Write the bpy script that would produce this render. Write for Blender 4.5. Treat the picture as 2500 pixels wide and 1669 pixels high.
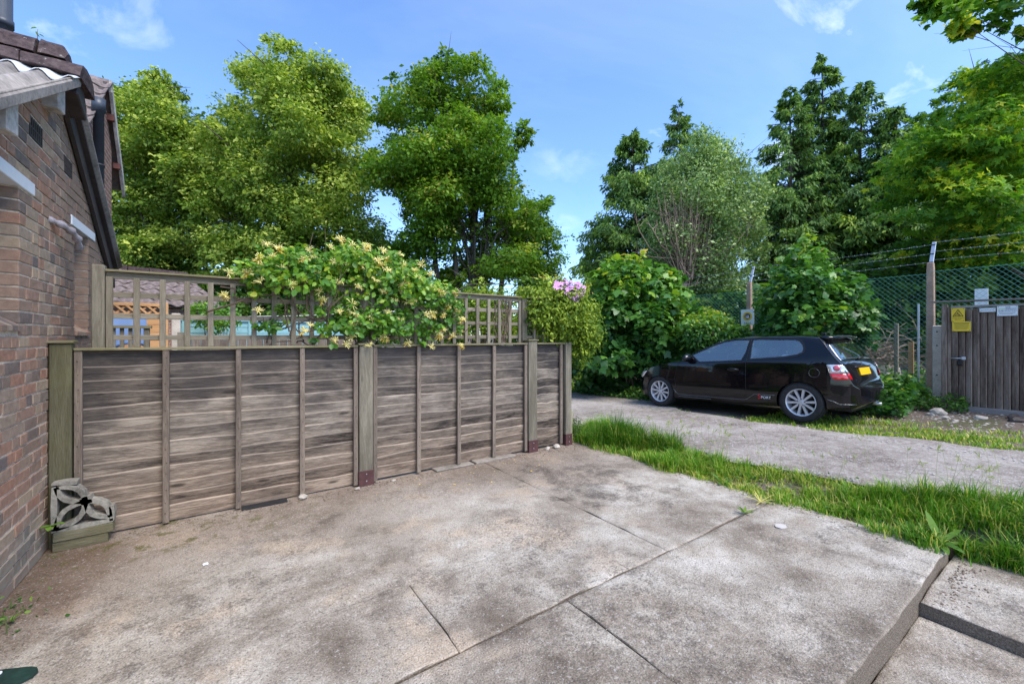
import bpy, bmesh, math, random
import numpy as np
from mathutils import Vector, Matrix

for o in list(bpy.data.objects):
    bpy.data.objects.remove(o)
SC = bpy.context.scene
COL = SC.collection
R = math.radians

# ------------------------------------------------------------------ camera
cam_d = bpy.data.cameras.new('camera')
cam = bpy.data.objects.new('camera', cam_d)
COL.objects.link(cam)
cam_d.sensor_width = 36.0
cam_d.lens = 14.70
cam_d.shift_y = -0.0058
cam_d.clip_start = 0.05
cam_d.clip_end = 2000
cam.location = (0, 0, 1.5)
cam.rotation_euler = (R(90), 0, R(-34.898))
SC.camera = cam

# ------------------------------------------------------------------ sky and sun
SUN_AZ = 166.0     # compass bearing of the sun (from +Y, clockwise)
SUN_EL = 55.0
world = bpy.data.worlds.new('World')
SC.world = world
world.use_nodes = True
wn = world.node_tree
wn.nodes.clear()
w_out = wn.nodes.new('ShaderNodeOutputWorld')
w_bg = wn.nodes.new('ShaderNodeBackground')
w_bg.inputs['Strength'].default_value = 0.15
w_sky = wn.nodes.new('ShaderNodeTexSky')
w_sky.sky_type = 'NISHITA'
w_sky.sun_disc = False
w_sky.sun_elevation = R(SUN_EL)
w_sky.sun_rotation = R(SUN_AZ)
w_sky.air_density = 1.0
w_sky.dust_density = 0.6
w_sky.ozone_density = 2.5
# thin broken cloud mixed into the sky, laid out on a plane high overhead
w_tc = wn.nodes.new('ShaderNodeTexCoord')
w_sep = wn.nodes.new('ShaderNodeSeparateXYZ')
wn.links.new(w_tc.outputs['Generated'], w_sep.inputs[0])
def wmath(op, a, b=None):
    n = wn.nodes.new('ShaderNodeMath'); n.operation = op
    for i, v in enumerate((a, b)):
        if v is None: continue
        if isinstance(v, (int, float)): n.inputs[i].default_value = v
        else: wn.links.new(v, n.inputs[i])
    return n.outputs[0]
w_h = wmath('ADD', wmath('MAXIMUM', w_sep.outputs[2], 0.0), 0.22)
w_cmb = wn.nodes.new('ShaderNodeCombineXYZ')
wn.links.new(wmath('DIVIDE', w_sep.outputs[0], w_h), w_cmb.inputs[0])
wn.links.new(wmath('DIVIDE', w_sep.outputs[1], w_h), w_cmb.inputs[1])
w_cmb.inputs[2].default_value = 3.7
def wnoise(scale, detail, rough, dist=0.0):
    n = wn.nodes.new('ShaderNodeTexNoise')
    wn.links.new(w_cmb.outputs[0], n.inputs['Vector'])
    n.inputs['Scale'].default_value = scale
    n.inputs['Detail'].default_value = detail
    n.inputs['Roughness'].default_value = rough
    n.inputs['Distortion'].default_value = dist
    return n.outputs['Fac']
def wramp(fac, p0, p1):
    n = wn.nodes.new('ShaderNodeMapRange')
    n.inputs['From Min'].default_value = p0
    n.inputs['From Max'].default_value = p1
    n.clamp = True
    wn.links.new(fac, n.inputs['Value'])
    return n.outputs[0]
w_c1 = wramp(wnoise(3.1, 9.0, 0.58, 0.6), 0.57, 0.84)
w_c2 = wramp(wnoise(0.7, 3.0, 0.5), 0.42, 0.62)
w_cloud = wmath('MULTIPLY', wmath('MULTIPLY', w_c1, w_c2), 0.85)
w_veil = wmath('MULTIPLY', wramp(wnoise(0.55, 6.0, 0.6, 0.8), 0.45, 0.90), 0.16)
w_fac = wmath('MAXIMUM', w_cloud, w_veil)
w_tint = wn.nodes.new('ShaderNodeMixRGB'); w_tint.blend_type = 'MULTIPLY'
w_tint.inputs[0].default_value = 1.0
wn.links.new(w_sky.outputs[0], w_tint.inputs[1])
w_tint.inputs[2].default_value = (0.78, 0.93, 1.12, 1)
w_mix = wn.nodes.new('ShaderNodeMixRGB')
wn.links.new(w_fac, w_mix.inputs[0])
wn.links.new(w_tint.outputs[0], w_mix.inputs[1])
w_mix.inputs[2].default_value = (6.6, 6.9, 7.4, 1)
wn.links.new(w_mix.outputs[0], w_bg.inputs['Color'])
wn.links.new(w_bg.outputs[0], w_out.inputs['Surface'])

sun_d = bpy.data.lights.new('sun', 'SUN')
sun_d.energy = 2.3
sun_d.angle = R(35)
sun_d.color = (1.0, 0.93, 0.82)
sun = bpy.data.objects.new('sun', sun_d)
COL.objects.link(sun)
_az, _el = R(SUN_AZ), R(SUN_EL)
_to_sun = Vector((math.sin(_az) * math.cos(_el), math.cos(_az) * math.cos(_el), math.sin(_el)))
sun.rotation_euler = _to_sun.to_track_quat('Z', 'Y').to_euler()
sun.location = (0, 0, 30)

SC.view_settings.view_transform = 'Standard'
SC.view_settings.look = 'None'
SC.view_settings.gamma = 1.0
SC.view_settings.use_curve_mapping = False
SC.view_settings.exposure = 1.10
SC.render.engine = 'CYCLES'
SC.cycles.max_bounces = 8
SC.cycles.diffuse_bounces = 6
SC.cycles.glossy_bounces = 3
SC.cycles.transmission_bounces = 4
SC.cycles.transparent_max_bounces = 12
SC.cycles.use_denoising = True

# ------------------------------------------------------------------ survey helpers
CA, SA = math.cos(R(34.898)), math.sin(R(34.898))
FPX = 1021.0
def at(px, py, D):
    """a point D metres in front of the camera, sighted at photo pixel px, py"""
    r = (px - 1250.0) / FPX
    return Vector(((CA * r + SA) * D, (-SA * r + CA) * D, 1.5 - (py - 820.0) / FPX * D))
def lane_z(y):
    y = min(max(y, -6.0), 9.0)
    return 0.1 - 0.038 * (y - 2.82)
def smooth(a, b, x):
    t = min(max((x - a) / (b - a), 0.0), 1.0)
    return t * t * (3 - 2 * t)

# ------------------------------------------------------------------ object helpers
BASE = {}
def link(o, parent=None):
    COL.objects.link(o)
    if parent is not None:
        o.parent = parent
        BASE[o.name] = BASE.get(parent.name, Vector((0, 0, 0)))
    return o
def tag(o, label, cat, group=None):
    o['label'] = label; o['category'] = cat
    if group: o['group'] = group
    return o
def thing(name, loc, label, cat, group=None):
    o = bpy.data.objects.new(name, None)
    o.empty_display_size = 0.2
    o.location = loc
    COL.objects.link(o)
    BASE[o.name] = Vector(loc)
    return tag(o, label, cat, group)
def shade(me, smooth_on):
    if smooth_on:
        me.polygons.foreach_set('use_smooth', [True] * len(me.polygons))
class MB:
    def __init__(s):
        s.v = []; s.f = []
    def quad(s, a, b, c, d):
        n = len(s.v); s.v += [tuple(a), tuple(b), tuple(c), tuple(d)]; s.f.append((n, n+1, n+2, n+3)); return s
    def poly(s, pts):
        n = len(s.v); s.v += [tuple(p) for p in pts]; s.f.append(tuple(range(n, n+len(pts)))); return s
    def box(s, x0, x1, y0, y1, z0, z1, jit=0.0, rng=None, M=None):
        n = len(s.v)
        for z in (z0, z1):
            for (x, y) in ((x0, y0), (x1, y0), (x1, y1), (x0, y1)):
                p = [x, y, z]
                if jit:
                    p = [c + rng.uniform(-jit, jit) for c in p]
                if M is not None:
                    p = M @ Vector(p)
                s.v.append(tuple(p))
        s.f += [(n+3, n+2, n+1, n), (n+4, n+5, n+6, n+7), (n, n+1, n+5, n+4), (n+1, n+2, n+6, n+5), (n+2, n+3, n+7, n+6), (n+3, n, n+4, n+7)]
        return s
    def prism(s, pts, ax, a0, a1):
        """extrude a 2D outline (counter-clockwise) along axis ax ('x','y','z')"""
        n = len(s.v); k = len(pts)
        def mk(p, a):
            if ax == 'x': return (a, p[0], p[1])
            if ax == 'y': return (p[0], a, p[1])
            return (p[0], p[1], a)
        s.v += [mk(p, a0) for p in pts] + [mk(p, a1) for p in pts]
        s.f.append(tuple(range(n, n+k))[::-1]); s.f.append(tuple(range(n+k, n+2*k)))
        for i in range(k):
            j = (i+1) % k
            s.f.append((n+i, n+j, n+k+j, n+k+i))
        return s
    def tube(s, path, radii, sides=6, cap=True):
        path = [Vector(p) for p in path]
        if isinstance(radii, (int, float)): radii = [radii] * len(path)
        n0 = len(s.v)
        prev = None
        for i, p in enumerate(path):
            d = (path[min(i+1, len(path)-1)] - path[max(i-1, 0)])
            if d.length < 1e-9: d = Vector((0, 0, 1))
            d.normalize()
            if prev is None:
                a = d.orthogonal().normalized()
            else:
                a = (prev - d * prev.dot(d))
                a = a.normalized() if a.length > 1e-6 else d.orthogonal().normalized()
            prev = a
            b = d.cross(a)
            for k in range(sides):
                t = 2 * math.pi * k / sides
                s.v.append(tuple(p + (a * math.cos(t) + b * math.sin(t)) * radii[i]))
        for i in range(len(path) - 1):
            for k in range(sides):
                k2 = (k + 1) % sides
                s.f.append((n0 + i*sides + k, n0 + i*sides + k2, n0 + (i+1)*sides + k2, n0 + (i+1)*sides + k))
        if cap:
            s.f.append(tuple(n0 + k for k in range(sides))[::-1])
            e = n0 + (len(path)-1)*sides
            s.f.append(tuple(e + k for k in range(sides)))
        return s
    def lathe(s, prof, sides=32, axis='x', cap=False):
        n0 = len(s.v)
        for (r, a) in prof:
            for k in range(sides):
                t = 2*math.pi*k/sides
                if axis == 'x': s.v.append((a, r*math.cos(t), r*math.sin(t)))
                else: s.v.append((r*math.cos(t), r*math.sin(t), a))
        for i in range(len(prof)-1):
            for k in range(sides):
                k2 = (k+1) % sides
                s.f.append((n0+i*sides+k, n0+i*sides+k2, n0+(i+1)*sides+k2, n0+(i+1)*sides+k))
        return s
    def mesh(s, name, off=(0, 0, 0), smooth_on=False):
        me = bpy.data.meshes.new(name)
        ox, oy, oz = off
        me.from_pydata([(x-ox, y-oy, z-oz) for (x, y, z) in s.v], [], s.f)
        me.update()
        shade(me, smooth_on)
        return me
    def build(s, name, mat, parent=None, smooth_on=False, local=False, fix=False, bevel=0.0):
        off = (0, 0, 0)
        if parent is not None and not local:
            off = BASE.get(parent.name, (0, 0, 0))
        me = s.mesh(name, off, smooth_on)
        if fix or bevel:
            bm = bmesh.new(); bm.from_mesh(me)
            if bevel:
                bmesh.ops.bevel(bm, geom=list(bm.edges), offset=bevel, segments=1, affect='EDGES', profile=0.5)
            bmesh.ops.recalc_face_normals(bm, faces=bm.faces)
            bm.to_mesh(me); bm.free()
            shade(me, smooth_on)
        o = bpy.data.objects.new(name, me)
        if mat is not None: me.materials.append(mat)
        link(o, parent)
        return o
def piece(name, me, parent, loc, rot=(0, 0, 0), scale=(1, 1, 1)):
    """a copy of a shared mesh placed at a world location under its thing"""
    o = bpy.data.objects.new(name, me)
    b = BASE.get(parent.name, Vector((0, 0, 0))) if parent is not None else Vector((0, 0, 0))
    o.location = Vector(loc) - b
    o.rotation_euler = rot
    o.scale = scale
    COL.objects.link(o)
    if parent is not None: o.parent = parent
    BASE[o.name] = Vector(loc)
    return o
def structure(o):
    o['kind'] = 'structure'; return o
def text(name, body, size, mat, parent, loc, rot, align='CENTER', sx=1.0, ext=0.001):
    cu = bpy.data.curves.new(name, 'FONT')
    cu.body = body; cu.size = size; cu.align_x = align; cu.align_y = 'CENTER'
    cu.extrude = ext
    cu.materials.append(mat)
    tmp = bpy.data.objects.new(name + '_curve', cu)
    COL.objects.link(tmp)
    dg = bpy.context.evaluated_depsgraph_get(); dg.update()
    me = bpy.data.meshes.new_from_object(tmp.evaluated_get(dg), depsgraph=dg)
    bpy.data.objects.remove(tmp); bpy.data.curves.remove(cu)
    if not me.materials: me.materials.append(mat)
    o = bpy.data.objects.new(name, me)
    b = BASE.get(parent.name, Vector((0, 0, 0)))
    o.location = Vector(loc) - b
    o.rotation_euler = rot
    o.scale = (sx, 1, 1)
    COL.objects.link(o); o.parent = parent
    return o

# ------------------------------------------------------------------ material helpers
class NT:
    def __init__(s, name):
        s.m = bpy.data.materials.new(name); s.m.use_nodes = True
        s.t = s.m.node_tree; s.t.nodes.clear()
        s.out = s.t.nodes.new('ShaderNodeOutputMaterial')
        s._geo = None
    def n(s, typ): return s.t.nodes.new(typ)
    def setin(s, sock, v):
        if isinstance(v, bpy.types.NodeSocket): s.t.links.new(v, sock)
        elif isinstance(v, (tuple, list)):
            if len(v) == 3 and len(sock.default_value) == 4: v = (*v, 1)
            sock.default_value = v
        else: sock.default_value = v
    def pos(s):
        if s._geo is None: s._geo = s.n('ShaderNodeNewGeometry')
        return s._geo.outputs['Position']
    def objco(s): return s.n('ShaderNodeTexCoord').outputs['Object']
    def rnd(s): return s.n('ShaderNodeObjectInfo').outputs['Random']
    def attr(s, name):
        a = s.n('ShaderNodeAttribute'); a.attribute_name = name; return a.outputs['Fac']
    def scale(s, vec, sc):
        m = s.n('ShaderNodeMapping'); s.setin(m.inputs['Vector'], vec); m.inputs['Scale'].default_value = sc; return m.outputs[0]
    def addv(s, vec, b):
        m = s.n('ShaderNodeVectorMath'); m.operation = 'ADD'; s.setin(m.inputs[0], vec); s.setin(m.inputs[1], b); return m.outputs[0]
    def noise(s, vec, scale=5, detail=4, rough=0.55, dist=0.0):
        t = s.n('ShaderNodeTexNoise'); s.setin(t.inputs['Vector'], vec)
        t.inputs['Scale'].default_value = scale; t.inputs['Detail'].default_value = detail
        t.inputs['Roughness'].default_value = rough; t.inputs['Distortion'].default_value = dist
        return t.outputs['Fac']
    def voro(s, vec, scale=5, feat='F1', out='Distance'):
        t = s.n('ShaderNodeTexVoronoi'); t.feature = feat; s.setin(t.inputs['Vector'], vec)
        t.inputs['Scale'].default_value = scale
        return t.outputs[out]
    def math(s, op, a, b=0.0, clamp=False):
        t = s.n('ShaderNodeMath'); t.operation = op; t.use_clamp = clamp
        s.setin(t.inputs[0], a); s.setin(t.inputs[1], b); return t.outputs[0]
    def mr(s, v, a, b, c=0.0, d=1.0):
        t = s.n('ShaderNodeMapRange'); t.clamp = True; t.interpolation_type = 'SMOOTHSTEP'
        s.setin(t.inputs['Value'], v); t.inputs['From Min'].default_value = a; t.inputs['From Max'].default_value = b
        t.inputs['To Min'].default_value = c; t.inputs['To Max'].default_value = d; return t.outputs[0]
    def ramp(s, fac, stops):
        t = s.n('ShaderNodeValToRGB'); s.setin(t.inputs[0], fac)
        e = t.color_ramp.elements
        e[0].position = stops[0][0]; e[0].color = (*stops[0][1], 1)
        e[1].position = stops[-1][0]; e[1].color = (*stops[-1][1], 1)
        for p, c in stops[1:-1]:
            k = e.new(p); k.color = (*c, 1)
        return t.outputs[0]
    def mix(s, fac, a, b, mode='MIX'):
        t = s.n('ShaderNodeMixRGB'); t.blend_type = mode
        s.setin(t.inputs[0], fac); s.setin(t.inputs[1], a); s.setin(t.inputs[2], b); return t.outputs[0]
    def sep(s, vec):
        t = s.n('ShaderNodeSeparateXYZ'); s.setin(t.inputs[0], vec); return t.outputs
    def bump(s, h, strength=0.3, dist=0.01):
        t = s.n('ShaderNodeBump'); t.inputs['Strength'].default_value = strength
        t.inputs['Distance'].default_value = dist; s.setin(t.inputs['Height'], h); return t.outputs[0]
    def surf(s, color, rough=0.8, normal=None, metal=0.0, spec=0.4, coat=0.0):
        p = s.n('ShaderNodeBsdfPrincipled')
        s.setin(p.inputs['Base Color'], color); s.setin(p.inputs['Roughness'], rough)
        s.setin(p.inputs['Metallic'], metal); p.inputs['Specular IOR Level'].default_value = spec
        if coat:
            p.inputs['Coat Weight'].default_value = coat; p.inputs['Coat Roughness'].default_value = 0.03
        if normal is not None: s.t.links.new(normal, p.inputs['Normal'])
        s.t.links.new(p.outputs[0], s.out.inputs['Surface'])
        return s.m
def plain(name, color, rough=0.7, metal=0.0, var=0.25, scale=30, bump=0.15, spec=0.4):
    """one colour with mottling and fine relief"""
    t = NT(name)
    co = t.objco()
    n1 = t.noise(co, scale, 5, 0.6)
    n2 = t.noise(co, scale*0.13, 3, 0.5)
    f = t.math('MULTIPLY', t.math('ADD', n1, n2), 0.5)
    dark = tuple(c*(1-var) for c in color); lite = tuple(min(1, c*(1+var)) for c in color)
    col = t.ramp(f, [(0.35, dark), (0.65, lite)])
    return t.surf(col, rough, t.bump(n1, bump, 0.005) if bump else None, metal, spec)
def foliage(name, stops, trans=0.35, rough=0.5, spec=0.22):
    t = NT(name)
    stops = [(p_, (c_[0], c_[1], c_[2]*0.70)) for p_, c_ in stops]
    col = t.ramp(t.attr('tint'), stops)
    p = t.n('ShaderNodeBsdfPrincipled')
    t.setin(p.inputs['Base Color'], col); p.inputs['Roughness'].default_value = rough
    p.inputs['Specular IOR Level'].default_value = spec
    tr = t.n('ShaderNodeBsdfTranslucent')
    t.setin(tr.inputs['Color'], t.mix(1.0, col, (1.0, 1.08, 0.55), 'MULTIPLY'))
    mx = t.n('ShaderNodeMixShader'); mx.inputs[0].default_value = trans
    t.t.links.new(p.outputs[0], mx.inputs[1]); t.t.links.new(tr.outputs[0], mx.inputs[2])
    t.t.links.new(mx.outputs[0], t.out.inputs['Surface'])
    return t.m
def wood(name, stops, axis='x', grain=1.0, knots=True, rough=0.85, top_dark=None, green=0.0):
    """weathered board: grain runs along axis, every board shifted by its own random number"""
    t = NT(name)
    co = t.pos(); rn = t.rnd()
    off = t.n('ShaderNodeCombineXYZ')
    for i, k in enumerate((37.0, 91.0, 53.0)):
        t.setin(off.inputs[i], t.math('MULTIPLY', rn, k))
    v = t.addv(co, off.outputs[0])
    sc = {'x': (1.5, 15, 15), 'y': (15, 1.5, 15), 'z': (15, 15, 1.5)}[axis]
    g1 = t.noise(t.scale(v, sc), 2.2*grain, 6, 0.62, 0.6)
    g2 = t.noise(t.scale(v, tuple(c*3 for c in sc)), 4.0*grain, 4, 0.7)
    big = t.noise(t.scale(v, tuple(max(c*0.22, 0.9) for c in sc)), 1.3, 3, 0.5)
    f = t.math('ADD', t.math('ADD', t.math('MULTIPLY', g1, 0.40), t.math('MULTIPLY', g2, 0.30)),
               t.math('ADD', t.math('MULTIPLY', big, 0.30), t.math('MULTIPLY', t.math('SUBTRACT', rn, 0.5), 0.11)))
    col = t.ramp(f, stops)
    if knots:
        ks = {'x': (1.6, 6, 6), 'y': (6, 1.6, 6), 'z': (6, 6, 1.6)}[axis]
        kd = t.voro(t.scale(v, ks), 1.3)
        k = t.mr(kd, 0.05, 0.16, 1.0, 0.0)
        col = t.mix(t.math('MULTIPLY', k, 0.75), col, tuple(c*0.30 for c in stops[0][1]))
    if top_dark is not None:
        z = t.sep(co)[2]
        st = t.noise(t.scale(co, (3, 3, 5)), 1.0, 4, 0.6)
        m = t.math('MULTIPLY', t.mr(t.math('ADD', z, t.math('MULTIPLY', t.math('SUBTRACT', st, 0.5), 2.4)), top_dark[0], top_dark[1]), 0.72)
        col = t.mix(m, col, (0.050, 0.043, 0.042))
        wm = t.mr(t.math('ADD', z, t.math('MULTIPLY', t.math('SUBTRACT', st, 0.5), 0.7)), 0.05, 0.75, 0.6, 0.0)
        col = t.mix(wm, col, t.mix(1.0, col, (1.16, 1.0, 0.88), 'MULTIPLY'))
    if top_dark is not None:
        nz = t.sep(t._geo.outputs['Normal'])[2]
        col = t.mix(t.mr(nz, 0.30, 0.75, 0.0, 0.30), col, (0.42, 0.36, 0.305))  # paler upward edges: weathering, plus the light they catch put into the colour
    if green:
        gm = t.mr(t.noise(co, 3.0, 4, 0.6), 0.45, 0.70, 0.0, green)
        col = t.mix(gm, col, (0.16, 0.15, 0.05))
    return t.surf(col, rough, t.bump(t.math('ADD', g1, t.math('MULTIPLY', g2, 0.8)), 0.8, 0.008), spec=0.25)
# ------------------------------------------------------------------ foliage builders
T_RHOMB = (np.array([(0, 0, 0), (.45, .30, .07), (1, 0, -.04), (.45, -.30, .07)]), np.array([(0, 2, 1), (0, 3, 2)]))
T_OVAL = (np.array([(0, 0, 0), (.28, .26, .05), (.68, .24, .03), (1, 0, -.10), (.68, -.24, .03), (.28, -.26, .05)]),
          np.array([(0, 3, 1), (1, 3, 2), (0, 5, 3), (5, 4, 3)]))
T_SLIM = (np.array([(0, 0, 0), (.4, .14, .03), (1, 0, -.08), (.4, -.14, .03)]), np.array([(0, 2, 1), (0, 3, 2)]))
def _maple():
    pts = [(0.30, 0, 0)]
    for a, r in ((180, .30), (128, .40), (100, .36), (72, .60), (46, .40), (20, .52), (0, .70), (-20, .52), (-46, .40), (-72, .60), (-100, .36), (-128, .40)):
        t = math.radians(a)
        pts.append((0.30 + r*math.cos(t), r*math.sin(t), -0.10*r*r + (0.04 if abs(a) in (46, 100) else -0.05)))
    k = len(pts) - 1
    tris = [(0, 1 + (i+1) % k, 1 + i) for i in range(k)]
    return np.array(pts), np.array(tris)
T_MAPLE = _maple()
def _star():
    pts = [(0.22, 0, 0)]; tris = []
    for a, r, w in ((0, .62, 26), (58, .52, 26), (-58, .52, 26), (118, .36, 30), (-118, .36, 30)):
        k = len(pts)
        for da, rr in ((-w, r*.48), (0, r), (w, r*.48)):
            t = math.radians(a+da); pts.append((.22+rr*math.cos(t), rr*math.sin(t), -.12*rr if da == 0 else .05))
        tris += [(0, k+1, k), (0, k+2, k+1)]
    return np.array(pts), np.array(tris)
T_STAR = _star()
def norm(a):
    return a / np.maximum(np.linalg.norm(a, axis=1, keepdims=True), 1e-9)
def leaves(name, pos, nrm, size, tint, tmpl, mat, parent=None, rng=None, along=None, stuff=True, width=1.0):
    """one mesh of many leaves: each a folded blade with its own place, facing, size and tint"""
    N = len(pos)
    tv, tf = tmpl
    K = len(tv)
    nrm = norm(nrm)
    if along is None:
        along = rng.normal(size=(N, 3))
    t = along - nrm * (along * nrm).sum(1, keepdims=True)
    t = norm(t)
    b = np.cross(nrm, t)
    size = np.asarray(size).reshape(N, 1, 1)
    V = pos[:, None, :] + size * (tv[None, :, 0:1] * t[:, None, :] + width * tv[None, :, 1:2] * b[:, None, :] + tv[None, :, 2:3] * nrm[:, None, :])
    off = np.array(BASE.get(parent.name, (0, 0, 0))) if parent is not None else np.zeros(3)
    V = (V - off).reshape(-1, 3)
    F = (tf[None] + (np.arange(N) * K)[:, None, None]).reshape(-1, 3)
    me = bpy.data.meshes.new(name)
    me.vertices.add(len(V)); me.vertices.foreach_set('co', V.astype(np.float32).ravel())
    me.loops.add(F.size); me.loops.foreach_set('vertex_index', F.astype(np.int32).ravel())
    me.polygons.add(len(F)); me.polygons.foreach_set('loop_start', np.arange(0, F.size, 3, dtype=np.int32))
    me.polygons.foreach_set('loop_total', np.full(len(F), 3, dtype=np.int32))
    a = me.attributes.new('tint', 'FLOAT', 'POINT')
    a.data.foreach_set('value', np.repeat(np.clip(tint, 0, 1), K).astype(np.float32))
    me.update()
    me.materials.append(mat)
    o = bpy.data.objects.new(name, me)
    link(o, parent)
    if stuff: o['kind'] = 'stuff'
    return o
def poly_dist(P, poly):
    """inside test and distance to the outline, in the outline's units"""
    poly = np.asarray(poly, float)
    A = poly; B = np.roll(poly, -1, 0)
    inside = np.zeros(len(P), bool)
    d = np.full(len(P), 1e9)
    for a, b in zip(A, B):
        ab = b - a
        t = np.clip(((P - a) @ ab) / max(ab @ ab, 1e-9), 0, 1)
        q = a + t[:, None] * ab
        d = np.minimum(d, np.linalg.norm(P - q, axis=1))
        c = ((a[1] > P[:, 1]) != (b[1] > P[:, 1]))
        with np.errstate(divide='ignore', invalid='ignore'):
            xi = (b[0] - a[0]) * (P[:, 1] - a[1]) / (b[1] - a[1]) + a[0]
        inside ^= (c & (P[:, 0] < xi))
    return inside, d
def lobes_in(outline, D, n, rmin, rmax, thick, rng):
    """lumps of foliage filling a crown of the given outline, D metres off, thick metres half-deep at its middle"""
    outline = np.asarray(outline, float)
    lo, hi = outline.min(0), outline.max(0)
    P = rng.uniform(lo, hi, size=(n*12, 2))
    ins, d = poly_dist(P, outline)
    P = P[ins][:n]; d = d[ins][:n]
    m = D / FPX
    r = np.clip(d * m * rng.uniform(0.75, 1.1, len(d)), rmin, rmax * rng.uniform(0.7, 1.0, len(d)))
    dm = max(d.max(), 1)
    off = rng.uniform(-1, 1, len(d)) * thick * np.sqrt(np.clip(d / dm, 0.02, 1))
    C = np.array([at(px, py, D + o) for (px, py), o in zip(P, off)])
    return C, r
def clump_leaves(C, r, n, rng, per=22, spread=0.30, flat=0.8, up=0.7, out=0.6, shell=(0.45, 1.05), droop=0.0, cz=0.6):
    """leaf positions and facings: twiggy clumps spread over the lumps' outer skin"""
    w = r**2 / (r**2).sum()
    nc = max(1, n // per)
    li = rng.choice(len(r), nc, p=w)
    dirs = norm(rng.normal(size=(nc, 3)))
    rad = r[li] * (shell[0] + (shell[1]-shell[0]) * np.sqrt(rng.uniform(0, 1, nc)))
    cc = C[li] + dirs * rad[:, None] * np.array([1, 1, flat])
    lr = rng.uniform(-.5, .5, len(r))[li]
    ct = rng.normal(0, 0.10, nc) + lr * 0.22
    pos = np.repeat(cc, per, 0); d2 = np.repeat(dirs, per, 0)
    sp = np.repeat(r[li], per) * spread
    pos = pos + np.clip(rng.normal(size=pos.shape), -1.7, 1.7) * np.minimum(sp, 0.42)[:, None] * np.array([1, 1, cz])
    nr = d2 * out + np.array([0, 0, up]) + rng.normal(size=pos.shape) * 0.55
    al = d2 + np.array([0, 0, -droop]) + rng.normal(size=pos.shape) * 0.6
    tint = np.repeat(ct, per) + rng.normal(0, 0.10, len(pos))
    return pos, nr, al, tint
def limbs(mb, base, tops, r0, rng, trunk_frac=0.45, crown_c=None, sides=7):
    """tapered trunk that splits into curved limbs reaching towards the given points"""
    base = Vector(base)
    cc = Vector(crown_c)
    fork = base.lerp(cc, trunk_frac)
    path = [base, base.lerp(fork, .5) + Vector((rng.normal()*.08, rng.normal()*.08, 0)), fork, fork.lerp(cc, .6), cc]
    mb.tube(path, [r0*1.25, r0, r0*.85, r0*.5, r0*.18], sides)
    for tp in tops:
        tp = Vector(tp)
        st = base.lerp(cc, rng.uniform(trunk_frac*0.75, 0.85))
        ln = (tp - st).length
        mid = st.lerp(tp, .5) + Vector((rng.normal()*.06*ln, rng.normal()*.06*ln, .10*ln))
        q = st.lerp(mid, .5) + Vector((0, 0, -.02*ln))
        rr = r0 * rng.uniform(.22, .42)
        mb.tube([st, q, mid, mid.lerp(tp, .55), tp], [rr, rr*.8, rr*.55, rr*.3, rr*.08], 5)
        for k in range(3):
            a = mid.lerp(tp, rng.uniform(0, .8))
            e = a + Vector((rng.normal(), rng.normal(), abs(rng.normal())*.6)) * (.16*ln)
            mb.tube([a, a.lerp(e, .5) + Vector((0, 0, .02*ln)), e], [rr*.3, rr*.2, rr*.06], 4)

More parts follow.
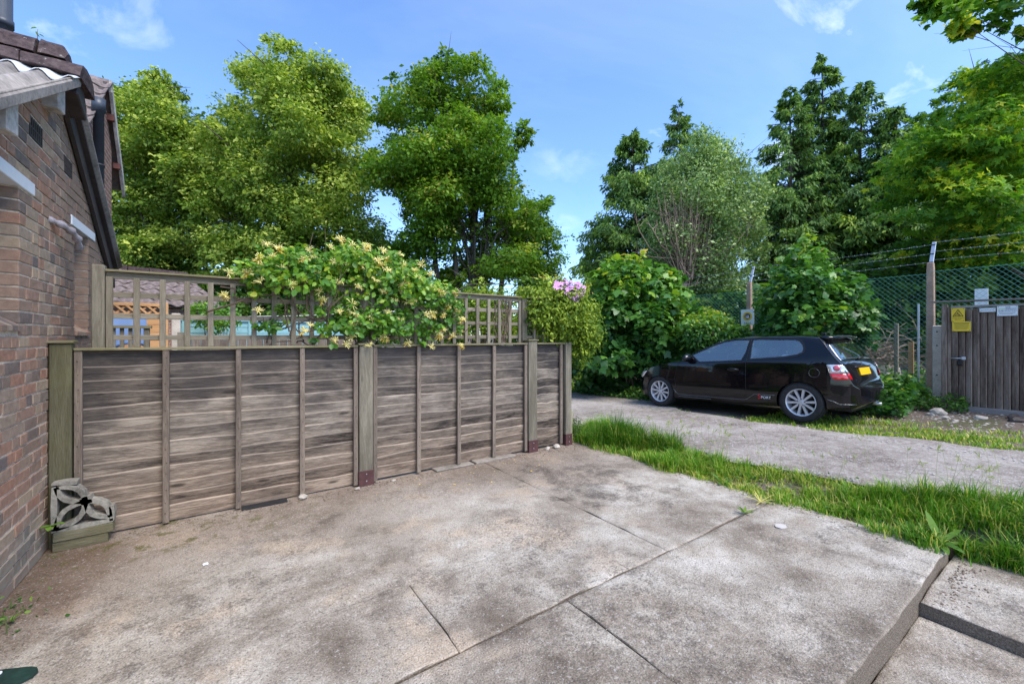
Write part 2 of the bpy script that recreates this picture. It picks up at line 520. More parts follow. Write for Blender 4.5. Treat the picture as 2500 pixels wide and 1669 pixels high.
# ------------------------------------------------------------------ materials
M = {}
def _concrete():
    t = NT('concrete_weathered')
    p = t.pos(); x, y, z = t.sep(p)
    big = t.noise(p, 0.9, 5, 0.55, 0.4)
    mid = t.noise(p, 3.6, 6, 0.62, 0.3)
    med = t.noise(p, 17, 6, 0.7)
    fine = t.noise(p, 120, 3, 0.75)
    # cement skin: mid grey-beige drifting to pale worn zones
    worn = t.math('ADD', t.math('MULTIPLY', big, 0.55), t.math('MULTIPLY', mid, 0.45))
    col = t.ramp(worn, [(0.37, (0.160, 0.126, 0.094)), (0.46, (0.280, 0.234, 0.184)), (0.54, (0.400, 0.350, 0.288)), (0.64, (0.56, 0.510, 0.44))])
    # warm sandy areas where the skin is off
    warm = t.math('MULTIPLY', t.mr(t.noise(p, 1.7, 4, 0.6), 0.50, 0.66), t.mr(t.math('SUBTRACT', y, x), -1.6, 1.2, 0.15, 0.85))
    col = t.mix(warm, col, (0.46, 0.365, 0.27))
    # dark algae and grime that sits in the pores
    grime = t.math('ADD', t.math('MULTIPLY', t.noise(t.addv(p, (5, 9, 0)), 6.5, 8, 0.75), 0.6), t.math('MULTIPLY', t.noise(p, 55, 3, 0.7), 0.4))
    gz = t.mr(t.noise(t.addv(p, (11, 3, 0)), 0.9, 4, 0.6), 0.40, 0.60, 0.15, 1.0)
    gm = t.math('MULTIPLY', t.mr(grime, 0.47, 0.60), gz)
    col = t.mix(t.math('MULTIPLY', gm, 0.70), col, (0.095, 0.078, 0.064))
    # one oily stain towards the far end
    dx = t.math('SUBTRACT', x, 3.1); dy = t.math('SUBTRACT', y, 3.15)
    rr = t.math('SQRT', t.math('ADD', t.math('MULTIPLY', t.math('MULTIPLY', dx, dx), 1.4), t.math('MULTIPLY', dy, dy)))
    sm = t.mr(t.math('ADD', rr, t.math('MULTIPLY', t.math('SUBTRACT', mid, 0.5), 2.2)), 0.30, 0.75, 0.70, 0.0)
    sm = t.math('MULTIPLY', sm, t.mr(grime, 0.42, 0.55, 0.25, 1.0))
    col = t.mix(sm, col, (0.075, 0.062, 0.055))
    # soil washed along the fence foot and the wall corner
    fd = t.mr(t.math('ADD', y, t.math('MULTIPLY', t.math('SUBTRACT', mid, 0.5), 2.6)), 2.9, 4.2, 0.0, 0.70)
    col = t.mix(fd, col, t.ramp(med, [(0.35, (0.155, 0.112, 0.085)), (0.65, (0.27, 0.21, 0.165))]))
    wd = t.mr(t.math('ADD', x, t.math('MULTIPLY', t.math('SUBTRACT', mid, 0.5), 0.9)), -0.92, -0.32, 0.85, 0.0)
    wd = t.math('MULTIPLY', wd, t.mr(y, 2.7, 3.4))
    col = t.mix(wd, col, (0.135, 0.085, 0.055))
    moss = t.math('MULTIPLY', t.mr(t.noise(p, 7, 6, 0.7), 0.52, 0.62), t.math('MULTIPLY', t.mr(x, -0.2, 1.2, 1.0, 0.15), t.mr(y, 3.55, 3.95, 0.0, 0.85)))
    col = t.mix(moss, col, (0.095, 0.085, 0.022))
    # aggregate specks
    sp = t.voro(p, 95, 'F1')
    spc = t.voro(p, 95, 'F1', 'Color')
    sv = t.sep(spc)[0]
    col = t.mix(t.math('MULTIPLY', t.mr(sp, 0.18, 0.34, 1.0, 0.0), t.mr(sv, 0.76, 0.82, 0.0, 0.5)), col, (0.52, 0.48, 0.44))
    col = t.mix(t.math('MULTIPLY', t.mr(sp, 0.20, 0.36, 1.0, 0.0), t.mr(sv, 0.20, 0.26, 0.8, 0.0)), col, (0.09, 0.08, 0.075))
    pit = t.noise(p, 34, 5, 0.72)
    col = t.mix(t.math('MULTIPLY', t.mr(pit, 0.56, 0.66), 0.62), col, (0.10, 0.085, 0.075))
    col = t.mix(t.math('MULTIPLY', t.mr(pit, 0.44, 0.34), 0.40), col, (0.55, 0.51, 0.47))
    col = t.mix(0.75, col, t.ramp(fine, [(0.30, (0.20, 0.20, 0.20)), (0.70, (0.80, 0.80, 0.80))]), 'OVERLAY')
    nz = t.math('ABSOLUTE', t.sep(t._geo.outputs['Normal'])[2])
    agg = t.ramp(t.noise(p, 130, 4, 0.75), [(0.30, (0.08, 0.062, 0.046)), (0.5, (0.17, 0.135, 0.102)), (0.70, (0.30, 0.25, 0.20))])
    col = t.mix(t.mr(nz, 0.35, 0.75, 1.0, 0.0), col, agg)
    h = t.math('ADD', t.math('MULTIPLY', med, 0.9), t.math('ADD', t.math('MULTIPLY', fine, 0.5), t.math('MULTIPLY', sp, 0.25)))
    return t.surf(col, 0.92, t.bump(h, 0.8, 0.012), spec=0.2)
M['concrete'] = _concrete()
def _gravel():
    t = NT('lane_gravel')
    p = t.pos()
    big = t.noise(p, 0.8, 5, 0.6, 0.3)
    med = t.noise(p, 9, 6, 0.7)
    c1 = t.voro(p, 85, 'F1', 'Color'); d1 = t.voro(p, 85)
    st = t.sep(c1)[0]
    f = t.math('ADD', t.math('MULTIPLY', big, 0.5), t.math('MULTIPLY', med, 0.5))
    col = t.ramp(f, [(0.38, (0.17, 0.136, 0.110)), (0.50, (0.305, 0.262, 0.226)), (0.62, (0.43, 0.385, 0.345))])
    col = t.mix(t.mr(st, 0.55, 1.0, 0.0, 0.35), col, (0.56, 0.53, 0.50))
    col = t.mix(t.mr(st, 0.0, 0.3, 0.45, 0.0), col, (0.14, 0.115, 0.10))
    h = t.math('ADD', t.math('MULTIPLY', d1, -0.8), t.math('MULTIPLY', med, 0.8))
    return t.surf(col, 0.95, t.bump(h, 0.55, 0.015), spec=0.2)
M['gravel'] = _gravel()
def _earth():
    t = NT('earth')
    p = t.pos()
    f = t.math('ADD', t.math('MULTIPLY', t.noise(p, 1.5, 5, 0.6), 0.5), t.math('MULTIPLY', t.noise(p, 22, 5, 0.7), 0.5))
    col = t.ramp(f, [(0.36, (0.075, 0.055, 0.042)), (0.52, (0.145, 0.112, 0.09)), (0.66, (0.25, 0.205, 0.165))])
    g = t.mr(t.noise(p, 0.7, 5, 0.6), 0.5, 0.62, 0.0, 0.75)
    col = t.mix(g, col, (0.075, 0.085, 0.03))
    return t.surf(col, 0.95, t.bump(t.noise(p, 30, 6, 0.7), 0.6, 0.02), spec=0.2)
M['earth'] = _earth()
M['joint'] = plain('joint_dirt', (0.085, 0.07, 0.055), 0.95, 0, 0.4, 20)
def _brick():
    t = NT('brick_old')
    p = t.pos(); rn = t.rnd()
    col = t.ramp(rn, [(0.0, (0.165, 0.135, 0.120)), (0.13, (0.24, 0.170, 0.128)), (0.3, (0.345, 0.222, 0.156)), (0.45, (0.365, 0.195, 0.128)),
                      (0.6, (0.33, 0.245, 0.180)), (0.75, (0.43, 0.31, 0.205)), (0.86, (0.245, 0.185, 0.15)), (1.0, (0.385, 0.215, 0.145))])
    n1 = t.noise(p, 26, 6, 0.7); n2 = t.noise(p, 150, 3, 0.7); n3 = t.noise(p, 5, 4, 0.6)
    col = t.mix(0.55, col, t.ramp(n1, [(0.3, (0.28, 0.28, 0.28)), (0.7, (0.70, 0.70, 0.70))]), 'OVERLAY')
    z = t.sep(p)[2]
    # lime bloom and algae at the wall's foot
    foot = t.math('MULTIPLY', t.mr(t.math('ADD', z, t.math('MULTIPLY', t.math('SUBTRACT', n3, 0.5), 0.8)), 0.05, 0.55, 0.75, 0.0), t.mr(n1, 0.38, 0.6, 0.4, 1.0))
    col = t.mix(foot, col, (0.235, 0.235, 0.195))
    bl = t.mr(t.noise(t.addv(p, (3, 7, 1)), 9, 6, 0.7), 0.60, 0.72, 0.0, 0.45)
    col = t.mix(bl, col, (0.40, 0.34, 0.28))
    return t.surf(col, 0.9, t.bump(t.math('ADD', n1, t.math('MULTIPLY', n2, 0.5)), 0.6, 0.006), spec=0.2)
M['brick'] = _brick()
M['mortar'] = plain('mortar_lime', (0.60, 0.50, 0.39), 0.95, 0, 0.35, 60, 0.5)
M['white_paint'] = plain('lintel_white_paint', (0.74, 0.75, 0.76), 0.6, 0, 0.06, 25, 0.1)
M['timber_flaky'] = plain('flaking_white_timber', (0.46, 0.42, 0.38), 0.85, 0, 0.5, 22, 0.6)
M['black_metal'] = plain('vent_black', (0.02, 0.02, 0.022), 0.6, 0, 0.5, 40)
M['barge'] = plain('bargeboard_brown', (0.055, 0.042, 0.038), 0.6, 0, 0.35, 18)
M['pipe'] = plain('pipe_grey_plastic', (0.052, 0.062, 0.080), 0.42, 0, 0.2, 12, 0.05)
M['lagging'] = plain('pipe_lagging', (0.33, 0.29, 0.30), 0.95, 0, 0.5, 40, 0.8)
M['asbestos'] = plain('corrugated_cement_sheet', (0.25, 0.22, 0.195), 0.95, 0, 0.45, 35, 0.6)
M['lead'] = plain('lead_flashing', (0.50, 0.52, 0.545), 0.6, 0, 0.28, 10, 0.3)
def _ridge():
    t = NT('ridge_tile_lichen')
    p = t.pos()
    n = t.noise(p, 18, 6, 0.7)
    col = t.ramp(n, [(0.35, (0.040, 0.028, 0.030)), (0.65, (0.115, 0.082, 0.078))])
    li = t.mr(t.noise(p, 30, 4, 0.7), 0.63, 0.70, 0.0, 0.7)
    col = t.mix(li, col, (0.42, 0.40, 0.36))
    return t.surf(col, 0.95, t.bump(n, 0.8, 0.012), spec=0.15)
M['ridge'] = _ridge()
M['tile'] = plain('roof_tile_brown', (0.20, 0.155, 0.14), 0.9, 0, 0.5, 14, 0.5)
def _brickfar():
    t = NT('brickwork_far')
    p = t.pos()
    sx = t.sep(p); cb = t.n('ShaderNodeCombineXYZ')
    t.setin(cb.inputs[0], t.math('ADD', sx[1], t.math('MULTIPLY', sx[0], 1.0))); t.setin(cb.inputs[1], sx[2])
    b = t.n('ShaderNodeTexBrick'); t.setin(b.inputs['Vector'], cb.outputs[0])
    b.inputs['Scale'].default_value = 1.0; b.inputs['Brick Width'].default_value = 0.225; b.inputs['Row Height'].default_value = 0.075
    b.inputs['Mortar Size'].default_value = 0.007; b.inputs['Bias'].default_value = 0.0
    b.inputs['Color1'].default_value = (0.20, 0.112, 0.088, 1); b.inputs['Color2'].default_value = (0.29, 0.150, 0.112, 1)
    b.inputs['Mortar'].default_value = (0.42, 0.34, 0.27, 1)
    n = t.noise(p, 12, 5, 0.65)
    col = t.mix(0.5, b.outputs['Color'], t.ramp(n, [(0.3, (0.3, 0.3, 0.3)), (0.7, (0.7, 0.7, 0.7))]), 'OVERLAY')
    return t.surf(col, 0.9, t.bump(t.math('MULTIPLY', b.outputs['Fac'], -1.0), 0.6, 0.008), spec=0.2)
M['brickfar'] = _brickfar()
GREY = [(0.38, (0.038, 0.030, 0.025)), (0.45, (0.130, 0.103, 0.082)), (0.53, (0.222, 0.178, 0.140)), (0.62, (0.39, 0.322, 0.255))]
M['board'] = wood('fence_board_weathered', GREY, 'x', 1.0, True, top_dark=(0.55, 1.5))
M['batten'] = wood('fence_batten', [(0.34, (0.085, 0.065, 0.052)), (0.5, (0.175, 0.135, 0.105)), (0.64, (0.28, 0.22, 0.17))], 'z', 1.0, False)
M['post'] = wood('fence_post_green_grey', [(0.34, (0.085, 0.074, 0.052)), (0.5, (0.165, 0.142, 0.103)), (0.64, (0.27, 0.238, 0.180))], 'z', 0.8, True)
M['post_moss'] = wood('fence_post_mossy', [(0.32, (0.060, 0.052, 0.030)), (0.5, (0.110, 0.098, 0.056)), (0.66, (0.175, 0.158, 0.100))], 'z', 0.8, False, green=0.3)
M['cap'] = wood('fence_cap_mossy', [(0.32, (0.12, 0.105, 0.06)), (0.5, (0.22, 0.19, 0.11)), (0.66, (0.31, 0.27, 0.17))], 'x', 1.0, False, green=0.5)
M['trellis'] = wood('trellis_slat', [(0.32, (0.125, 0.105, 0.075)), (0.5, (0.215, 0.182, 0.132)), (0.66, (0.31, 0.265, 0.20))], 'z', 1.0, False)
M['trellis_h'] = wood('trellis_rail', [(0.32, (0.125, 0.105, 0.075)), (0.5, (0.215, 0.182, 0.132)), (0.66, (0.31, 0.265, 0.20))], 'x', 1.0, False)
M['shoe'] = plain('post_shoe_rust_red', (0.075, 0.030, 0.028), 0.7, 0, 0.35, 30, 0.3)
M['sleeper'] = wood('pale_new_timber', [(0.32, (0.22, 0.19, 0.09)), (0.5, (0.34, 0.30, 0.16)), (0.66, (0.44, 0.39, 0.24))], 'x', 0.8, False)
M['shedboard'] = wood('shed_board_brown', [(0.37, (0.075, 0.050, 0.036)), (0.47, (0.185, 0.130, 0.096)), (0.56, (0.285, 0.212, 0.162)), (0.66, (0.39, 0.31, 0.25))], 'z', 0.8, False)
M['shedrail'] = wood('shed_rail_grey', [(0.30, (0.12, 0.10, 0.09)), (0.5, (0.23, 0.20, 0.18)), (0.7, (0.38, 0.34, 0.31))], 'y', 0.8, False)
M['screen'] = plain('screen_block_concrete', (0.235, 0.215, 0.180), 0.95, 0, 0.55, 45, 0.8)
def _mossplank():
    return wood('mossy_plank', [(0.32, (0.080, 0.070, 0.036)), (0.5, (0.15, 0.132, 0.078)), (0.66, (0.24, 0.215, 0.145))], 'x', 1.2, False, green=0.35)
M['mossplank'] = _mossplank()
M['orange'] = wood('orange_new_fence', [(0.32, (0.42, 0.215, 0.085)), (0.5, (0.56, 0.31, 0.14)), (0.68, (0.66, 0.40, 0.21))], 'x', 0.8, True)
M['turquoise'] = plain('turquoise_fence_paint', (0.23, 0.43, 0.46), 0.7, 0, 0.12, 14, 0.3)
M['post_concrete'] = plain('post_concrete_grey', (0.50, 0.44, 0.37), 0.95, 0, 0.3, 40, 0.6)
M['post_brown'] = plain('post_concrete_brown', (0.38, 0.255, 0.18), 0.95, 0, 0.3, 35, 0.7)
M['galv'] = plain('galvanised_steel', (0.52, 0.53, 0.55), 0.45, 0.7, 0.15, 25, 0.1)
M['wire_green'] = plain('wire_green_plastic', (0.10, 0.32, 0.25), 0.5, 0, 0.2, 20, 0)
M['sign_yellow'] = plain('sign_yellow', (0.80, 0.52, 0.03), 0.5, 0, 0.06, 14, 0)
M['sign_white'] = plain('sign_white', (0.74, 0.75, 0.73), 0.5, 0, 0.05, 14, 0)
M['ink'] = plain('sign_ink_black', (0.02, 0.018, 0.015), 0.6, 0, 0.1, 10, 0)
M['ink_navy'] = plain('sign_ink_navy', (0.03, 0.035, 0.11), 0.6, 0, 0.1, 10, 0)
M['ink_green'] = plain('sign_ink_green', (0.33, 0.58, 0.08), 0.6, 0, 0.1, 10, 0)
M['stone'] = plain('loose_stone', (0.42, 0.37, 0.31), 0.95, 0, 0.4, 18, 0.7)
def _shirt():
    t = NT('blue_striped_cloth')
    p = t.pos(); x = t.sep(p)[0]
    s_ = t.math('SINE', t.math('MULTIPLY', x, 620.0))
    col = t.mix(t.mr(s_, -0.2, 0.5), (0.13, 0.21, 0.40), (0.27, 0.37, 0.56))
    return t.surf(col, 0.9, spec=0.2)
M['shirt'] = _shirt()
M['bark'] = plain('bark_grey_brown', (0.085, 0.070, 0.055), 0.95, 0, 0.45, 9, 0.8)
M['bark_pale'] = plain('bark_pale', (0.21, 0.185, 0.155), 0.95, 0, 0.35, 9, 0.8)
M['deadwood'] = plain('dead_twigs', (0.28, 0.20, 0.155), 0.95, 0, 0.35, 9, 0.3)
M['vine'] = plain('vine_stem', (0.14, 0.095, 0.065), 0.9, 0, 0.3, 30, 0.3)
M['lime'] = foliage('leaf_lime', [(0.0, (0.048, 0.099, 0.020)), (0.40, (0.150, 0.247, 0.045)), (0.62, (0.276, 0.386, 0.079)), (0.80, (0.659, 0.703, 0.210)), (1.0, (0.797, 0.850, 0.369))], 0.46)
M['maple'] = foliage('leaf_maple', [(0.0, (0.043, 0.108, 0.017)), (0.45, (0.134, 0.271, 0.030)), (0.72, (0.250, 0.398, 0.048)), (0.88, (0.497, 0.475, 0.130)), (1.0, (0.778, 0.605, 0.259))], 0.46)
M['sycamore'] = foliage('leaf_sycamore', [(0.0, (0.032, 0.101, 0.024)), (0.40, (0.099, 0.253, 0.036)), (0.66, (0.255, 0.444, 0.040)), (0.85, (0.618, 0.667, 0.061)), (1.0, (0.765, 0.627, 0.143))], 0.48)
M['bush'] = foliage('leaf_sycamore_bush', [(0.0, (0.023, 0.078, 0.029)), (0.42, (0.066, 0.190, 0.049)), (0.68, (0.164, 0.345, 0.059)), (0.86, (0.428, 0.543, 0.066)), (1.0, (0.658, 0.493, 0.099))], 0.38, 0.38, 0.5)
M['conifer'] = foliage('leaf_cypress', [(0.0, (0.042, 0.100, 0.042)), (0.5, (0.124, 0.240, 0.076)), (0.8, (0.273, 0.413, 0.082)), (1.0, (0.537, 0.620, 0.124))], 0.32, 0.6, 0.2)
M['poplar'] = foliage('leaf_silver_poplar', [(0.0, (0.078, 0.145, 0.068)), (0.5, (0.204, 0.321, 0.155)), (0.8, (0.389, 0.524, 0.292)), (1.0, (0.698, 0.815, 0.544))], 0.42)
M['honey'] = foliage('leaf_honeysuckle', [(0.0, (0.041, 0.131, 0.029)), (0.45, (0.115, 0.273, 0.049)), (0.75, (0.247, 0.428, 0.049)), (1.0, (0.527, 0.543, 0.083))], 0.38, 0.4, 0.45)
M['euonymus'] = foliage('leaf_variegated', [(0.0, (0.034, 0.088, 0.017)), (0.40, (0.117, 0.198, 0.023)), (0.68, (0.280, 0.370, 0.041)), (1.0, (0.580, 0.694, 0.162))], 0.35)
M['hedge'] = foliage('leaf_hedge_dark', [(0.0, (0.024, 0.062, 0.019)), (0.5, (0.067, 0.149, 0.034)), (1.0, (0.205, 0.336, 0.061))], 0.42)
M['grass'] = foliage('grass_blades', [(0.0, (0.056, 0.145, 0.015)), (0.45, (0.135, 0.315, 0.028)), (0.72, (0.269, 0.424, 0.046)), (0.88, (0.538, 0.508, 0.154)), (1.0, (0.743, 0.643, 0.308))], 0.35, 0.5, 0.3)
M['weed'] = foliage('weed_leaves', [(0.0, (0.030, 0.084, 0.026)), (0.5, (0.074, 0.180, 0.048)), (1.0, (0.240, 0.360, 0.072))], 0.35)
M['petal_cream'] = plain('honeysuckle_cream', (0.86, 0.76, 0.30), 0.6, 0, 0.12, 30, 0)
M['petal_gold'] = plain('honeysuckle_gold', (0.84, 0.60, 0.10), 0.6, 0, 0.2, 30, 0)
M['petal_pink'] = plain('clematis_pink', (0.66, 0.32, 0.60), 0.6, 0, 0.22, 14, 0)
# ------------------------------------------------------------------ ground, lane, driveway
def ground_h(x, y):
    lz = lane_z(y)
    if x < 4.6 and y < 4.55:
        z0 = -0.30 if x < 4.12 else (-0.30 if (y < 0.70 and x < 4.45) else -0.02)
        if x >= 4.12 and not (y < 0.70 and x < 4.45):
            z0 = -0.02 + (lz - 0.02) * smooth(4.15, 5.0, x)
        return z0
    if x < 4.12:
        return -0.03
    z = -0.02 + (lz - 0.0) * smooth(4.15, 5.0, x)
    z += 0.10 * smooth(8.6, 10.6, x) + 0.25 * smooth(12, 30, x)
    return z
def axis_steps(lo, hi, fine_lo, fine_hi, step):
    a = list(np.arange(fine_lo, fine_hi, step))
    out = []; d = step; v = fine_lo
    while v > lo:
        d *= 1.5; v -= d; out.append(max(v, lo))
    out2 = []; d = step; v = a[-1]
    while v < hi:
        d *= 1.5; v += d; out2.append(min(v, hi))
    return out[::-1] + a + out2
gx = axis_steps(-900, 900, -3.0, 13.0, 0.2)
gy = axis_steps(-900, 900, -3.0, 13.0, 0.2)
def sheet(name, xs, ys, hfun, mat, smooth_on=True):
    nx, ny = len(xs), len(ys)
    V = [(x, y, hfun(x, y)) for y in ys for x in xs]
    F = [(j*nx+i, j*nx+i+1, (j+1)*nx+i+1, (j+1)*nx+i) for j in range(ny-1) for i in range(nx-1)]
    me = bpy.data.meshes.new(name); me.from_pydata(V, [], F); me.update(); shade(me, smooth_on)
    me.materials.append(mat)
    o = bpy.data.objects.new(name, me); COL.objects.link(o)
    return o
structure(sheet('ground', gx, gy, ground_h, M['earth']))
rl = np.random.default_rng(5)
def lane_near(y): return 4.74 + 0.08*math.sin(y*1.7) + 0.05*math.sin(y*4.3) + 0.14*smooth(1.6, 0.0, y)
def lane_far(y):
    return (7.35 + 0.12*math.sin(y*1.3+1) + 0.06*math.sin(y*5.1)) + 1.05*smooth(4.6, 6.4, y)
def lane_sheet():
    ys = list(np.arange(-7, 30, 0.12)); nx = 40
    V = []; F = []
    for y in ys:
        a, b = lane_near(y), lane_far(y)
        for i in range(nx+1):
            t = i/nx; x = a + (b-a)*t
            rut = -0.018*math.exp(-((t-.30)/.10)**2) - 0.018*math.exp(-((t-.80)/.10)**2)
            nz = 0.008*math.sin(x*7+y*3)*math.sin(y*5-x*2)
            e = 0.0 if 0 < i < nx else -0.035
            V.append((x, y, lane_z(y) + 0.022 + rut + nz + e))
    for j in range(len(ys)-1):
        for i in range(nx):
            k = j*(nx+1)+i
            F.append((k, k+1, k+nx+2, k+nx+1))
    me = bpy.data.meshes.new('gravel_lane'); me.from_pydata(V, [], F); me.update(); shade(me, True)
    me.materials.append(M['gravel'])
    o = bpy.data.objects.new('gravel_lane', me); COL.objects.link(o)
    return structure(o)
lane = lane_sheet()
def pebbles(name, n, place, smin, smax, seed, mat, parent=None, flat=0.6):
    """many small loose stones in one mesh (each a squashed 8-faced pebble)"""
    rng = np.random.default_rng(seed)
    tv = np.array([(1, 0, 0), (0, 1, 0), (-1, 0, 0), (0, -1, 0), (0, 0, 1), (0, 0, -1)], float)
    tf = np.array([(0, 1, 4), (1, 2, 4), (2, 3, 4), (3, 0, 4), (1, 0, 5), (2, 1, 5), (3, 2, 5), (0, 3, 5)])
    P = np.array([place(rng) for _ in range(n)])
    s = smin + (smax-smin) * rng.uniform(0, 1, n)**3
    sc = np.stack([s*rng.uniform(.7, 1.3, n), s*rng.uniform(.7, 1.3, n), s*flat*rng.uniform(.6, 1.1, n)], 1)
    V = tv[None]*sc[:, None, :]*rng.uniform(.75, 1.2, (n, 6, 1))
    a = rng.uniform(0, 6.283, n); c, s_ = np.cos(a)[:, None], np.sin(a)[:, None]
    X = V[:, :, 0]*c - V[:, :, 1]*s_; Y = V[:, :, 0]*s_ + V[:, :, 1]*c
    V = np.stack([X, Y, V[:, :, 2]], 2) + P[:, None, :]
    F = (tf[None] + (np.arange(n)*6)[:, None, None]).reshape(-1, 3)
    me = bpy.data.meshes.new(name); me.from_pydata(V.reshape(-1, 3).tolist(), [], F.tolist()); me.update()
    me.materials.append(mat)
    o = bpy.data.objects.new(name, me); link(o, parent); o['kind'] = 'stuff'
    return o
def place_lane(rng):
    y = 0.2 + 8.5*rng.uniform()**1.3 - 0.9
    x = rng.uniform(lane_near(y)-.05, lane_far(y)+.05)
    return (x, y, lane_z(y)+0.012)
tag(pebbles('lane_pebbles', 5200, place_lane, 0.004, 0.018, 3, plain('pebble_pale', (0.42, 0.385, 0.355), 0.95, 0, 0.5, 9, 0.2)), 'loose pale pebbles scattered over the gravel lane', 'pebbles')

# driveway: a dirt bed carrying cast slabs, the joints left open between them
bed = MB().box(-1.25, 4.13, 0.68, 4.6, -0.16, -0.035).build('driveway', M['joint'])
structure(bed)
def noise1(seed, n, amp):
    r = np.random.default_rng(seed)
    a = r.normal(size=n)*amp
    k = np.array([1, 2, 3, 2, 1], float); k /= k.sum()
    return np.convolve(a, k, 'same')
def slab(x0, x1, y0, y1, ztop, zbot, edges='', seed=1, step=0.05, parent=bed, xf=None, name='concrete_slab'):
    """cast slab; the edges named in 'edges' (w e s n) are worn and chipped"""
    xs_ = [x0, x0+.007] + list(np.linspace(x0+.03, x1-.03, max(2, int((x1-x0)/step)))) + [x1-.007, x1]
    ys_ = [y0, y0+.007] + list(np.linspace(y0+.03, y1-.03, max(2, int((y1-y0)/step)))) + [y1-.007, y1]
    nx = len(xs_)-1; ny = len(ys_)-1
    rg = np.random.default_rng(seed)
    cw, ce = noise1(seed+1, ny+9, .016)[:ny+1], noise1(seed+2, ny+9, .010)[:ny+1]
    cs, cn = noise1(seed+3, nx+9, .016)[:nx+1], noise1(seed+4, nx+9, .010)[:nx+1]
    mb = MB()
    for j in range(ny+1):
        for i in range(nx+1):
            x = xs_[i]; y = ys_[j]; z = ztop
            z += 0.004*math.sin(x*2.1+1)*math.sin(y*2.7+1) + (rg.normal()*0.0008 if 0 < j < ny and 0 < i < nx else 0)
            if 'w' in edges and i == 0: x += cw[j]*.5; z -= 0.006
            if 'e' in edges and i == nx: x += ce[j]*.5; z -= 0.006
            if 's' in edges and j == 0: y += cs[i]*.5; z -= 0.006
            if 'n' in edges and j == ny: y += cn[i]*.5; z -= 0.006
            mb.v.append((x, y, z))
    W = nx+1
    for j in range(ny):
        for i in range(nx):
            mb.f.append((j*W+i, j*W+i+1, (j+1)*W+i+1, (j+1)*W+i))
    ring = [i for i in range(nx)] + [nx + j*W for j in range(ny)] + [ny*W + i for i in range(nx, 0, -1)] + [j*W for j in range(ny, 0, -1)]
    n0 = len(mb.v)
    for k in ring:
        x, y, z = mb.v[k]
        mb.v.append((x, y, zbot))
    for a in range(len(ring)):
        b = (a+1) % len(ring)
        mb.f.append((ring[a], n0+a, n0+b, ring[b]))
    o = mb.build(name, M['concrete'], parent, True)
    # keep the slab's edge crisp
    me = o.data
    sm = [len(p.vertices) == 4 and abs(p.normal.z) > 0.5 for p in me.polygons]
    me.polygons.foreach_set('use_smooth', sm)
    return o
slab(-1.25, 0.9345, 1.778, 2.42, 0.0, -0.10, 'es', 11)
slab(0.9355, 2.567, 1.778, 2.42, 0.0, -0.10, 'wes', 12)
slab(-1.25, 2.567, 2.42, 4.58, 0.0, -0.10, 'e', 13)
slab(2.570, 4.17, 1.779, 4.58, 0.0, -0.10, 'wes', 14, xf=True)
slab(-1.25, 1.6165, 0.62, 1.768, 0.0, -0.155, 'ens', 15)
slab(1.619, 4.19, 0.655, 1.768, 0.002, -0.155, 'wnse', 16, xf=True)
step_mid = slab(3.365, 4.55, -1.6, 0.648, -0.066, -0.20, 'wne', 21, parent=None, name='lower_concrete_slab')
structure(step_mid)
step_low = slab(0.2, 3.36, -1.6, 0.65, -0.142, -0.24, 'n', 22, parent=None, name='sunken_concrete_slab')
structure(step_low)
# soil and crumbs gathered along the fence foot, the wall and the step
def place_foot(rng):
    k = rng.uniform()
    if k < .6:
        x = rng.uniform(-.9, 4.0); return (x, 4.30 - abs(rng.normal())*0.10, 0.003)
    if k < .8:
        y = rng.uniform(2.9, 4.2); return (-0.97 + abs(rng.normal())*.10, y, 0.003)
    if k < .9:
        return (rng.uniform(3.4, 4.2), 0.60 - abs(rng.normal())*.06, -0.062)
    return (4.12 - abs(rng.normal())*.06, rng.uniform(.8, 4.3), 0.003)
tag(pebbles('dirt_crumbs', 2600, place_foot, 0.002, 0.011, 8, plain('crumb_soil', (0.17, 0.125, 0.09), 0.95, 0, 0.6, 9, 0.2)), 'brown soil crumbs along fence foot and wall', 'dirt')
def place_slab(rng):
    return (rng.uniform(-.8, 4.1), rng.uniform(0.7, 4.1), 0.002)
tag(pebbles('grit', 900, place_slab, 0.0015, 0.006, 9, plain('grit_grey', (0.33, 0.29, 0.25), 0.95, 0, 0.6, 9, 0.2)), 'fine grit lying on the concrete driveway', 'grit')

